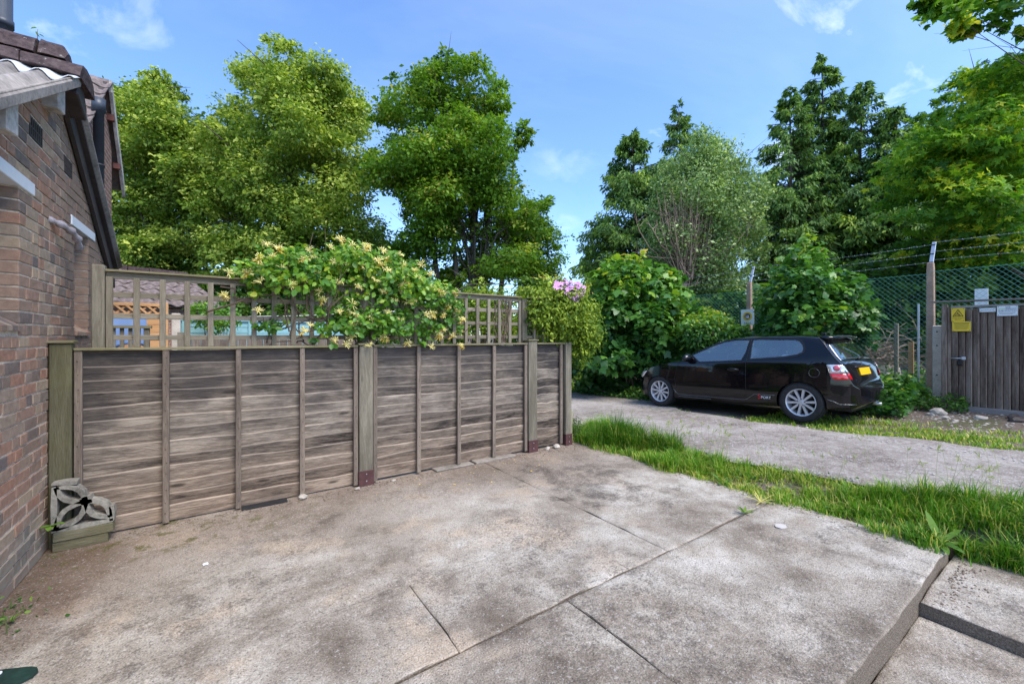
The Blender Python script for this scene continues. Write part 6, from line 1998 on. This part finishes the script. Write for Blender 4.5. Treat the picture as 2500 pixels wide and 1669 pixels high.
broadleaf('silver_poplar', 'silvery green poplar behind the bare twigs', [(1478, 560), (1490, 480), (1510, 400), (1525, 365), (1570, 335), (1600, 300), (1640, 318), (1690, 345), (1705, 378), (1738, 392), (1752, 430), (1742, 500), (1758, 560), (1725, 620), (1700, 690), (1560, 680), (1495, 640)], 17, 80000, .10, 'poplar', 107, 110, .3, .8, 2.0, 1640, .14, bark='bark_pale', up=.4, out=.7, spread=.36, flat=1.1, trunk_frac=.2, nlimb=40, pale=.10, pale_t=.95, per=18, cz=.8)
def twigs():
    rng = np.random.default_rng(55)
    b = ground_pt(1572*KD, 15.6); b2 = at(1572*KD, 640*KD, 15.6)
    t = thing('bare_shrub', b, 'bare grey pink twigs of a dead shrub before the poplar', 'shrub')
    mb = MB()
    mb.tube([b, b2], [.10, .08], 7)
    for k in range(120):
        tx_ = 1572+rng.normal()*44; ty = rng.uniform(395, 560) + abs(tx_-1572)*.5
        e = at(tx_*KD, ty*KD, 15.6+rng.normal()*.5)
        s_ = b2 + Vector((rng.normal()*.18, rng.normal()*.18, rng.uniform(-.4, .8)))
        mid = s_.lerp(e, .45)+Vector(((e.x-s_.x)*.22, (e.y-s_.y)*.22, -.05))
        r_ = rng.uniform(.010, .026)
        mb.tube([s_, mid, mid.lerp(e, .5)+Vector((rng.normal()*.05, rng.normal()*.05, 0)), e], [r_, r_*.75, r_*.5, r_*.18], 4, False)
        for j in range(4):
            q = mid.lerp(e, rng.uniform(0, .8)); f = q+Vector((rng.normal()*.22, rng.normal()*.22, rng.uniform(.15, .55)))
            mb.tube([q, q.lerp(f, .5)+Vector((0, 0, .03)), f], [r_*.45, r_*.3, r_*.12], 3, False)
    mb.build('twig_mass', M['deadwood'], t, True)['kind'] = 'stuff'
twigs()
broadleaf('sycamore_tree', 'large sunlit sycamore filling the upper right corner', [(2050, 350), (2082, 292), (2122, 262), (2130, 225), (2192, 205), (2180, 172), (2232, 150), (2242, 120), (2300, 100), (2349, 80), (2520, 40), (2520, 620), (2100, 620), (2040, 570), (2028, 445), (2048, 405)], 13, 32000, .20, 'sycamore', 108, 95, .3, .9, 2.6, 2420, .22, T_STAR, .50, pale=.10, pale_t=.84, spread=.42, nlimb=34, droop=.5, cz=.35)
broadleaf('sycamore_branch', 'overhanging sycamore branch across the top right sky', [(2108, 0), (2150, -60), (2349, -80), (2500, -60), (2500, 70), (2330, 70), (2235, 85), (2190, 62), (2128, 32)], 10.5, 3800, .14, 'sycamore', 109, 34, .14, .42, .7, 2700, .07, T_MAPLE, .50, pale=.16, pale_t=.92, spread=.5, nlimb=14, droop=.5)
broadleaf('fence_thicket', 'dark thicket behind the chain link fence', [(1530, 830), (1540, 700), (1640, 670), (1760, 640), (1850, 590), (2050, 570), (2349, 540), (2480, 560), (2480, 720), (2300, 720), (2120, 750), (2040, 830), (1690, 830)], 15.0, 34000, .21, 'hedge', 110, 80, .4, 1.0, 1.6, 1950, .1, tint0=.55, group='dark undergrowth', cat='thicket')

# ------------------------------------------------------------------ bushes beside the lane
def bush(name, label, outline, D, n, size, seed, nsingle=120, nl=60, rmin=.16, rmax=.5, thick=1.0, mat='bush', tmpl=T_MAPLE, tint0=.43, zgrad=.50, group='bushes beside the lane', stems=14, spread=.34, single='leaf'):
    rng = np.random.default_rng(seed)
    C, r = lobes_in(dz(outline), D, nl, rmin, rmax, thick, rng)
    o = np.asarray(dz(outline))
    base = ground_pt(o[:, 0].mean(), D)
    t = thing(name, base, label, 'bush', group)
    mb = MB()
    for i in rng.choice(len(C), min(stems, len(C)), replace=False):
        b = base+Vector((rng.normal()*.35, rng.normal()*.35, 0)); e = Vector(C[i])
        mb.tube([b, b.lerp(e, .5)+Vector((rng.normal()*.1, rng.normal()*.1, .05)), e], [.022, .016, .006], 5)
    mb.build('stem', M['vine'], t, True)
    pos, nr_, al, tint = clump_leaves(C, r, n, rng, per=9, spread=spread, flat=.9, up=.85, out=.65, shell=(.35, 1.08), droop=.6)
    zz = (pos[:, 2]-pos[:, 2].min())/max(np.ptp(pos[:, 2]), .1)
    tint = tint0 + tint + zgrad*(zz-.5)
    sz = size*rng.uniform(.5, 1.2, len(pos))
    k = pos[:, 2] > np.array([ground_h(a, b) for a, b in pos[:, :2]])+.02
    pos, nr_, al, tint, sz = pos[k], nr_[k], al[k], tint[k], sz[k]
    # the leaves that stand nearest the lane are leaves of their own
    cd = np.hypot(pos[:, 0], pos[:, 1]) - .4*sz/size
    order = np.argsort(cd)
    pick = order[:nsingle*4][rng.permutation(min(nsingle*4, len(order)))[:nsingle]]
    rest = np.setdiff1d(np.arange(len(pos)), pick)
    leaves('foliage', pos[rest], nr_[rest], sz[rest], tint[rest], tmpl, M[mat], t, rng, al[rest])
    variants = []
    for q in range(6):
        me_o = leaves('leaf', np.zeros((1, 3)), np.array([(0, 0, 1.0)]), [1.0], np.array([tint0-.15+.12*q]), tmpl, M[mat], None, rng, np.array([(1.0, 0, 0)]), stuff=False)
        variants.append(me_o.data); bpy.data.objects.remove(me_o)
    for i in pick:
        nz_ = Vector(nr_[i]).normalized(); a = Vector(al[i]); a = (a-nz_*a.dot(nz_)).normalized(); b = nz_.cross(a)
        mat3 = Matrix((a, b, nz_)).transposed()
        q = int(np.clip((tint[i]-(tint0-.15))/.12+.5, 0, 5))
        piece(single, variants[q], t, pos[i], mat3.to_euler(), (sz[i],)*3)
    return t
bush('sycamore_bush', 'tall dense sycamore bush left of the car bonnet', [(1312, 880), (1325, 800), (1372, 730), (1362, 650), (1385, 600), (1425, 578), (1480, 598), (1520, 620), (1565, 655), (1605, 700), (1592, 760), (1555, 800), (1520, 850), (1470, 905), (1320, 900)], 11.2, 11000, .20, 301, 150, 80, .2, .55, 1.3)
bush('sycamore_bush', 'sycamore sapling thicket against the chain link behind the car', [(1738, 790), (1742, 735), (1750, 655), (1792, 610), (1822, 570), (1850, 525), (1876, 560), (1905, 605), (1955, 625), (1992, 665), (2003, 720), (1985, 800), (1900, 830)], 8.9, 7500, .145, 302, 150, 80, .14, .40, .8)
bush('ash_bush', 'lighter fine leaved bush between the two sycamore bushes', [(1545, 800), (1560, 730), (1600, 705), (1650, 715), (1690, 745), (1735, 760), (1745, 800), (1650, 820)], 10.2, 7000, .10, 303, 60, 50, .14, .38, .8, tmpl=T_OVAL, tint0=.5)
def weeds(name, label, n, place, size, seed, tmpl=T_OVAL, mat='weed', hmax=.5, tint0=.5, stalks=30):
    rng = np.random.default_rng(seed)
    P = np.array([place(rng) for _ in range(n)])
    c = P.mean(0)
    t = thing(name, (c[0], c[1], ground_h(c[0], c[1])), label, 'weeds')
    t['kind'] = 'stuff'
    mb = MB()
    for k in range(stalks):
        x, y, z = P[rng.integers(n)]; g0 = ground_h(x, y)
        mb.tube([(x+rng.normal()*.03, y+rng.normal()*.03, g0), (x, y, z)], [.005, .003], 4, False)
    mb.build('stem', M['weed_stem'], t)['kind'] = 'stuff'
    nn_ = rng.normal(size=P.shape)*.55+np.array([0, 0, .8])
    leaves('foliage', P, nn_, size*rng.uniform(.5, 1.3, n), tint0+rng.normal(0, .16, n)+.25*(P[:, 2]-c[2])/max(hmax, .1), tmpl, M[mat], t, rng)
    return t
M['weed_stem'] = plain('weed_stem', (0.10, 0.13, 0.04), .8, 0, .2, 20, 0)
def heap(x0, x1, y0, y1, h):
    def f(rng):
        x = rng.uniform(x0, x1); y = rng.uniform(y0, y1)
        u = 1-abs(2*(x-x0)/(x1-x0)-1)*.6; k = .55+.45*math.sin(x*5.1)*math.sin(y*4.3+1)
        return (x, y, ground_h(x, y)+.02+h*u*k*rng.uniform(.1, 1)**.8)
    return f
weeds('ground_cover', 'low bright ground cover along the foot of the left bush', 4200, heap(8.15, 9.2, 6.1, 9.8, .42), .085, 401)
weeds('roadside_weeds', 'tangled weeds between car rear and the tall post', 4200, heap(9.10, 11.05, 1.95, 3.4, .95), .085, 402, mat='bush', tmpl=T_MAPLE, tint0=.34)
weeds('roadside_weeds', 'green weeds growing along the chain link foot behind car', 3000, heap(10.0, 11.3, 3.2, 6.4, .7), .10, 403, tint0=.4)
weeds('roadside_weeds', 'small weeds around the foot of the enclosure and stub post', 700, heap(10.0, 10.5, 1.35, 1.95, .32), .06, 404)
weeds('field_weeds', 'rough greenery on the ground behind the chain link', 6500, heap(11.35, 13.2, 2.0, 7.0, .85), .11, 405, tint0=.45)
weeds('fleabane', 'feathery tall weeds beside the stacked timber at fence end', 900, heap(4.10, 4.42, 4.35, 5.2, .55), .055, 406, T_SLIM, tint0=.35, stalks=60)
def strip_spot(rng):
    y = rng.uniform(-.6, 4.4); x = rng.uniform(4.2, lane_near(y)+.05)
    return (x, y, ground_h(x, y)+.02+abs(rng.normal())*.03)
weeds('strip_weeds', 'small broad leaved weeds mixed into the grass strip', 1500, strip_spot, .030, 409, tint0=.45, stalks=10)
def wall_foot(rng):
    return (-.97+abs(rng.normal())*.10, rng.uniform(3.0, 3.62), .01+abs(rng.normal())*.045)
weeds('wall_weeds', 'small weeds and dry straw at the brick wall foot', 70, wall_foot, .022, 407, stalks=8)
weeds('daisies', 'white flowered weeds by the car rear', 60, lambda rng: (9.55+rng.normal()*.2, 2.75+rng.normal()*.15, 1.0+rng.normal()*.06), .05, 408, mat='daisy' if 'daisy' in M else 'poplar', tint0=.95, stalks=20)
# dock plant at the slab corner: broad single leaves
def rosette(name, label, c, specs, mat='weed', tint=.5, group=None):
    t = thing(name, c, label, 'plant', group)
    for (az, L, w, el, bend, tn) in specs:
        mb = MB(); n = 7
        a = math.radians(az); d = Vector((math.cos(a), math.sin(a), 0)); s_ = Vector((-d.y, d.x, 0))
        tv = []
        for i in range(n+1):
            u = i/n
            e = math.radians(el)-bend*u
            p = Vector(c)+d*(L*u*math.cos(math.radians(el)*.8))+Vector((0, 0, .01+L*(math.sin(math.radians(el))*u-bend*u*u*.5)))
            hw_ = w*math.sin(math.pi*min(1, u*.92+.06))**.8
            mb.v += [tuple(p-s_*hw_+Vector((0, 0, .2*hw_))), tuple(p), tuple(p+s_*hw_+Vector((0, 0, .2*hw_)))]
        for i in range(n):
            b = i*3; mb.f += [(b, b+1, b+4, b+3), (b+1, b+2, b+5, b+4)]
        o = mb.build('leaf', M[mat], t, True)
        at_ = o.data.attributes.new('tint', 'FLOAT', 'POINT'); at_.data.foreach_set('value', [tn]*len(o.data.vertices))
    return t
rosette('dock_plant', 'broad leaved dock growing at the concrete slab corner', (4.235, .70, .0), [(200, .20, .022, 12, .35, .6), (262, .13, .034, 20, .9, .55), (320, .24, .022, 8, .25, .7), (20, .26, .024, 28, .5, .5), (60, .22, .03, 78, .15, .72), (120, .22, .024, 18, .3, .5), (345, .28, .020, 22, .3, .65), (230, .12, .02, 45, .6, .45)])
rosette('dandelion', 'flat leaved weed on the slab edge mid strip', (4.20, 2.28, .0), [(200, .13, .018, 10, .2, .6), (250, .12, .018, 14, .3, .55), (150, .13, .018, 25, .3, .65), (90, .14, .018, 40, .3, .6), (300, .12, .016, 30, .4, .6), (180, .10, .016, 60, .3, .7)])
rosette('joint_weed', 'small weed rooted in the main slab joint', (3.63, 1.775, .0), [(170, .11, .012, 55, .3, .6), (200, .09, .010, 30, .3, .8), (20, .10, .010, 20, .3, .85), (340, .12, .010, 12, .2, .9), (270, .08, .010, 25, .4, .75), (100, .07, .012, 35, .4, .6)])
rosette('dry_tuft', 'dry orange grass tuft at the end of slab joint', (3.98, 1.80, .0), [(a_, .10+.03*(i % 3), .005, 18+8*(i % 4), .4, .95) for i, a_ in enumerate(range(0, 360, 24))], 'grass')
rosette('vine_seedling', 'bright green seedling leaves before the screen block', (-.945, 4.13, .20), [(340, .075, .026, 15, .3, .7), (200, .06, .022, 10, .4, .7), (270, .055, .022, -5, .4, .75)])
rosette('corner_weed', 'green weed sprouting at the brick wall foot near camera', (-.905, 3.30, .0), [(300, .06, .013, 30, .5, .7), (20, .05, .010, 40, .4, .7), (240, .04, .009, 35, .4, .6)])

# ------------------------------------------------------------------ climbers on the fence
def plane_pt(px, py, yp):
    r = (px-1250)/FPX; d = Vector((CA*r+SA, -SA*r+CA, -(py-820)/FPX)); t = yp/d.y
    return Vector((0, 0, 1.5))+d*t
def plane_lobes(outline, yp, n, rmin, rmax, thick, rng):
    o = np.asarray(outline, float)
    P = rng.uniform(o.min(0), o.max(0), size=(n*14, 2)); ins, d = poly_dist(P, o); P = P[ins][:n]; d = d[ins][:n]
    C = []; r = []
    for (px, py), dd in zip(P, d):
        q = plane_pt(px, py, yp); D = q.x*SA+q.y*CA
        r.append(min(max(dd*D/FPX*rng.uniform(.7, 1.05), rmin), rmax))
        C.append(plane_pt(px, py, yp+rng.uniform(-1, 1)*thick))
    for k in range(n//4):     # stray shoots reaching past the mound
        i = rng.integers(len(P))
        if d[i] < 14:
            q = C[i] + Vector((rng.normal()*.07, rng.normal()*.05, abs(rng.normal())*.07))
            C.append(q); r.append(rmin*.8)
    return np.array(C), np.array(r)
def flower_mesh(seed, mat, n=13, L=.040):
    rr = random.Random(seed); mb = MB()
    for k in range(n):
        a = 2*math.pi*k/n+rr.uniform(-.2, .2); e = rr.uniform(.1, 1.15)
        d = Vector((math.cos(a)*math.cos(e), math.sin(a)*math.cos(e), math.sin(e)))
        l = L*rr.uniform(.75, 1.15); u = Vector((0, 0, 1))
        p1 = d*l*.5+u*.006; p2 = d*l+u*.002; p3 = d*l*1.12+Vector((rr.uniform(-.006, .006), rr.uniform(-.006, .006), -.012))
        mb.tube([(0, 0, 0), p1, p2, p3], [.0018, .0026, .0034, .0014], 3, False)
        if rr.random() < .6:
            mb.tube([p2, p2+d*.012+u*.006], [.0012, .0008], 3, False)
    me = mb.mesh('flower', smooth_on=True); me.materials.append(mat)
    return me
def honeysuckle():
    rng = np.random.default_rng(71)
    def zc(pts): return [(540+x/3.789, 570+y/3.789) for (x, y) in pts]
    mass = zc([(20, 390), (150, 260), (340, 240), (380, 140), (560, 160), (690, 40), (800, 60), (860, 190), (1000, 150), (1100, 40), (1200, 90), (1290, 40), (1420, 100), (1570, 150), (1720, 220), (1860, 300), (1970, 390), (2110, 470), (2210, 530), (2240, 650), (2240, 800), (2200, 900), (2060, 860), (1980, 800), (1800, 720), (1650, 700), (1450, 640), (1250, 600), (1050, 560), (860, 520), (500, 540), (260, 560), (150, 500)])
    lower = zc([(1000, 600), (1250, 560), (1500, 640), (1900, 740), (2150, 800), (2200, 1000), (2130, 960), (1980, 900), (1890, 1080), (1830, 1040), (1800, 900), (1600, 1000), (1450, 960), (1380, 1040), (1280, 960), (1150, 900), (1040, 1000), (1020, 1120), (920, 1130), (910, 1000), (830, 980), (860, 860), (1000, 800), (960, 700)])
    side_bits = zc([(220, 830), (380, 790), (600, 820), (610, 900), (380, 920), (240, 880)])
    t = thing('honeysuckle', (1.2, 4.40, 0), 'flowering honeysuckle with yellow cream blooms sprawling over the trellis', 'climbing plant')
    S = []
    for outl, yp, nl, n, th in ((mass, 4.42, 230, 6600, .24), (lower, 4.30, 80, 1250, .10), (side_bits, 4.36, 14, 90, .06)):
        C, r = plane_lobes(outl, yp, nl, .03, .11, th, rng)
        S.append((C, r, n))
    pos = []; nr_ = []; al = []; ti = []
    for C, r, n in S:
        a, b, c, d = clump_leaves(C, r, n, rng, per=6, spread=.45, flat=1.0, up=.55, out=.6, shell=(.2, 1.1), droop=.2)
        b = b + np.array([0, -.35, 0])
        pos.append(a); nr_.append(b); al.append(c); ti.append(d)
    pos, nr_, al, ti = map(np.concatenate, (pos, nr_, al, ti))
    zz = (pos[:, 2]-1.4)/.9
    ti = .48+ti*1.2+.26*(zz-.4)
    sz = .062*rng.uniform(.5, 1.2, len(pos))
    order = np.argsort(pos[:, 1]-.1*rng.uniform(0, 1, len(pos)))
    pick = order[:700][rng.permutation(700)[:220]]
    rest = np.setdiff1d(np.arange(len(pos)), pick)
    leaves('foliage', pos[rest], nr_[rest], sz[rest], ti[rest], T_OVAL, M['honey'], t, rng, al[rest], width=1.25)
    var = []
    for q in range(6):
        o = leaves('leaf', np.zeros((1, 3)), np.array([(0, 0, 1.0)]), [1.0], np.array([.22+.12*q]), T_OVAL, M['honey'], None, rng, np.array([(1.0, 0, 0)]), stuff=False, width=1.25)
        var.append(o.data); bpy.data.objects.remove(o)
    for i in pick:
        nz_ = Vector(nr_[i]).normalized(); a = Vector(al[i]); a = (a-nz_*a.dot(nz_)).normalized(); b = nz_.cross(a)
        piece('leaf', var[int(np.clip((ti[i]-.22)/.12+.5, 0, 5))], t, pos[i], Matrix((a, b, nz_)).transposed().to_euler(), (sz[i],)*3)
    # twining stems
    mb = MB()
    for k in range(46):
        x = rng.uniform(.3, 2.3); p = [Vector((x, 4.42+rng.normal()*.03, rng.uniform(1.40, 1.6)))]
        d = Vector((rng.normal()*.05, 0, .075))
        for j in range(7):
            d = (d+Vector((rng.normal()*.04, rng.normal()*.02, rng.normal()*.025)))*.95
            p.append(p[-1]+d)
        mb.tube(p, [.007, .0065, .006, .005, .0045, .004, .003, .002], 5, False)
    for (a, b) in (((.55, 4.37, 2.02), (.78, 4.36, 1.62)), ((.0, 4.36, 1.92), (.2, 4.36, 1.78)), ((.72, 4.38, 1.42), (1.0, 4.37, 1.9)), ((-.1, 4.37, 1.70), (.42, 4.37, 1.88)), ((1.15, 4.33, 1.40), (1.22, 4.35, 2.1))):
        a, b = Vector(a), Vector(b)
        mb.tube([a, a.lerp(b, .3)+Vector((.05, -.02, .03)), a.lerp(b, .7)+Vector((-.04, 0, .02)), b], [.008, .008, .007, .006], 6)
    o = mb.build('stem', M['vine'], t, True); o['kind'] = 'stuff'
    fl_x = [(x+rng.normal()*60, y+rng.normal()*50) for (x, y) in [(700, 200), (900, 230), (1150, 300), (1300, 330), (1600, 450), (1800, 470), (1850, 620), (1750, 640), (1350, 560), (1550, 230), (1250, 200), (600, 330), (1980, 640), (1400, 330), (1050, 170), (2100, 620), (1500, 840), (1650, 860), (1980, 830), (950, 360)]]
    fl = fl_x + [(430, 120), (535, 150), (820, 160), (1205, 115), (1335, 130), (1495, 165), (1650, 205), (360, 240), (480, 230), (1050, 265), (1455, 265), (1680, 290), (1530, 355), (1780, 345), (1855, 295), (60, 370), (240, 370), (370, 450), (640, 480), (775, 415), (1080, 470), (1415, 445), (1690, 430), (1710, 480), (1935, 390), (1500, 545), (1655, 555), (920, 535), (940, 615), (1605, 635), (1940, 520), (2045, 565), (2170, 545), (2150, 640), (2165, 705), (1210, 655), (1095, 735), (1190, 745), (1255, 780), (335, 725), (25, 575), (1545, 740), (1890, 760), (2065, 765), (2220, 805), (820, 855), (760, 905), (1205, 855), (1290, 840), (1060, 985), (1150, 1035), (1210, 975), (1510, 970), (1375, 1045), (1940, 1050), (1725, 1010), (2005, 945), (2050, 890), (2140, 955), (2200, 910), (2210, 1040), (1100, 60), (1370, 790)]
    cream = [flower_mesh(i, M['petal_cream']) for i in range(4)]; gold = [flower_mesh(10+i, M['petal_gold'], 11) for i in range(2)]
    for k, (x, y) in enumerate(fl):
        p = plane_pt(540+x/3.789, 570+y/3.789, 4.22 if y < 500 else 4.24)
        s_ = rng.uniform(1.0, 1.45)
        f = piece('flower', cream[k % 4], t, p, (R(rng.uniform(20, 80)), R(rng.uniform(-30, 30)), R(rng.uniform(-40, 40))), (s_,)*3)
        if k % 3 == 0 or x > 2000:
            g_ = piece('flower', gold[k % 2], t, p+Vector((rng.normal()*.012, .0, -.014)), (R(rng.uniform(20, 90)), 0, R(rng.uniform(0, 360))), (s_*.9,)*3)
honeysuckle()
def climber():
    rng = np.random.default_rng(81)
    out1 = dz([(1168, 668), (1195, 648), (1222, 655), (1245, 636), (1285, 650), (1325, 655), (1350, 690), (1372, 700), (1370, 735), (1392, 765), (1366, 790), (1352, 830), (1325, 845), (1330, 885), (1307, 905), (1303, 790), (1262, 776), (1235, 788), (1222, 745), (1205, 740), (1200, 690)])
    t = thing('variegated_climber', (3.8, 4.6, 0), 'yellow green variegated climber mounded over the fence end', 'climbing plant')
    C, r = plane_lobes(out1, 4.50, 170, .05, .19, .24, rng)
    pos, nr_, al, ti = clump_leaves(C, r, 17000, rng, per=10, spread=.40, flat=1.0, up=.45, out=.7, shell=(.4, 1.1), droop=.5)
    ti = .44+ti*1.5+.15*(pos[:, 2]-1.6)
    leaves('foliage', pos, nr_+np.array([0, -.3, 0]), .050*rng.uniform(.6, 1.25, len(pos)), ti, T_OVAL, M['euonymus'], t, rng, al, width=.85)
    mb = MB()
    for k in range(24):
        x = rng.uniform(3.4, 3.62); p = [Vector((x, 4.62+rng.normal()*.06, 0)), Vector((x, 4.62, 1.1))]
        for j in range(4): p.append(p[-1]+Vector((rng.normal()*.06, rng.normal()*.04, .15)))
        mb.tube(p, [.007, .006, .005, .004, .003, .002], 5, False)
    for k in range(12):   # bare brown vine on the trellis beside it
        x = 2.95+rng.normal()*.06; p = [Vector((x, 4.41, 1.42))]
        for j in range(6): p.append(p[-1]+Vector((rng.normal()*.03, rng.normal()*.012, .09)))
        mb.tube(p, .006, 4, False)
    mb.build('stem', M['vine'], t, True)['kind'] = 'stuff'
    t2 = thing('clematis', (3.9, 4.45, 1.9), 'pink clematis flowers clustered on top of the variegated climber', 'flowering plant')
    def petals(seed):
        rr = random.Random(seed); mb = MB()
        for k in range(5):
            a = 2*math.pi*k/5+rr.uniform(-.15, .15); d = Vector((math.cos(a), math.sin(a), 0)); s_ = Vector((-d.y, d.x, 0)); b = len(mb.v)
            for (u, w, z_) in ((0, .004, 0), (.018, .013, .004), (.036, .012, .003), (.048, .003, -.004)):
                mb.v += [tuple(d*u-s_*w+Vector((0, 0, z_+.003))), tuple(d*u+Vector((0, 0, z_))), tuple(d*u+s_*w+Vector((0, 0, z_+.003)))]
            for i in range(3):
                q = b+i*3; mb.f += [(q, q+1, q+4, q+3), (q+1, q+2, q+5, q+4)]
        me = mb.mesh('flower', smooth_on=True); me.materials.append(M['petal_pink']); return me
    vs = [petals(i) for i in range(4)]
    o2 = np.asarray(dz([(1262, 652), (1290, 643), (1318, 648), (1346, 660), (1342, 672), (1330, 690), (1312, 700), (1305, 678), (1285, 664)]))
    P = rng.uniform(o2.min(0), o2.max(0), (800, 2)); ins, _ = poly_dist(P, o2)
    for k, (px, py) in enumerate(P[ins][:60]):
        piece('flower', vs[k % 4], t2, plane_pt(px, py, 4.20+rng.uniform(-.04, .05)), (R(rng.uniform(25, 75)), R(rng.uniform(-25, 25)), R(rng.uniform(-50, 30))), (rng.uniform(.65, 1.0),)*3)
    mb = MB()
    for k in range(6):
        a = Vector((3.85+rng.normal()*.1, 4.5, 1.4)); e = Vector((3.95+rng.normal()*.12, 4.42, 1.88))
        mb.tube([a, a.lerp(e, .5)+Vector((rng.normal()*.04, .03, 0)), e], [.004, .003, .002], 4, False)
    mb.build('stem', M['vine'], t2, True)
climber()
def bush2(name, label, outline, yp, n, size, mat, seed, tint0=.5, thick=.5):
    rng = np.random.default_rng(seed)
    C, r = plane_lobes(dz(outline), yp, 50, .08, .28, thick, rng)
    c = C.mean(0)
    t = thing(name, (c[0], c[1], 0), label, 'shrub', 'shrubs behind the fence')
    pos, nr_, al, ti = clump_leaves(C, r, n, rng, per=9, spread=.4, up=.5, out=.7)
    leaves('foliage', pos, nr_, size*rng.uniform(.6, 1.2, len(pos)), tint0+ti, T_OVAL, M[mat], t, rng, al)
    mb = MB()
    for k in range(10):
        a = Vector((c[0]+rng.normal()*.2, c[1]+rng.normal()*.1, 0)); e = Vector(C[rng.integers(len(C))])
        mb.tube([a, a.lerp(e, .6)+Vector((rng.normal()*.06, 0, 0)), e], [.014, .010, .004], 5)
    mb.build('stem', M['vine'], t, True)
bush2('golden_shrub', 'golden leaved shrub behind the right trellis', [(1050, 700), (1062, 665), (1085, 640), (1115, 632), (1140, 650), (1175, 662), (1195, 690), (1195, 780), (1060, 780)], 5.8, 4200, .055, 'euonymus', 501)
bush2('garden_shrub', 'green shrub low behind the middle trellis', [(880, 740), (930, 700), (1010, 690), (1060, 720), (1060, 800), (880, 800)], 6.2, 2600, .06, 'hedge', 502, .6)
bush2('garden_shrub', 'bright leaved shrub beside the turquoise fence', [(425, 745), (440, 700), (470, 690), (540, 700), (560, 740), (500, 765)], 10.6, 1200, .08, 'honey', 503, .5)
bush('lane_shrub', 'light green shrub behind the climber where the lane ends', [(1190, 670), (1240, 634), (1300, 638), (1345, 648), (1385, 690), (1385, 800), (1330, 885), (1210, 800)], 14.5, 5000, .12, 304, 0, 50, .2, .5, .9, 'maple', T_OVAL, .6)
# yellow petals fallen on the concrete
def place_petal(rng):
    x = rng.uniform(1.0, 3.3); return (x, 4.2-abs(rng.normal())*.28, .004)
tag(pebbles('fallen_petals', 26, place_petal, .006, .014, 91, M['petal_gold'], None, .15), 'yellow honeysuckle petals fallen on the concrete', 'petals')
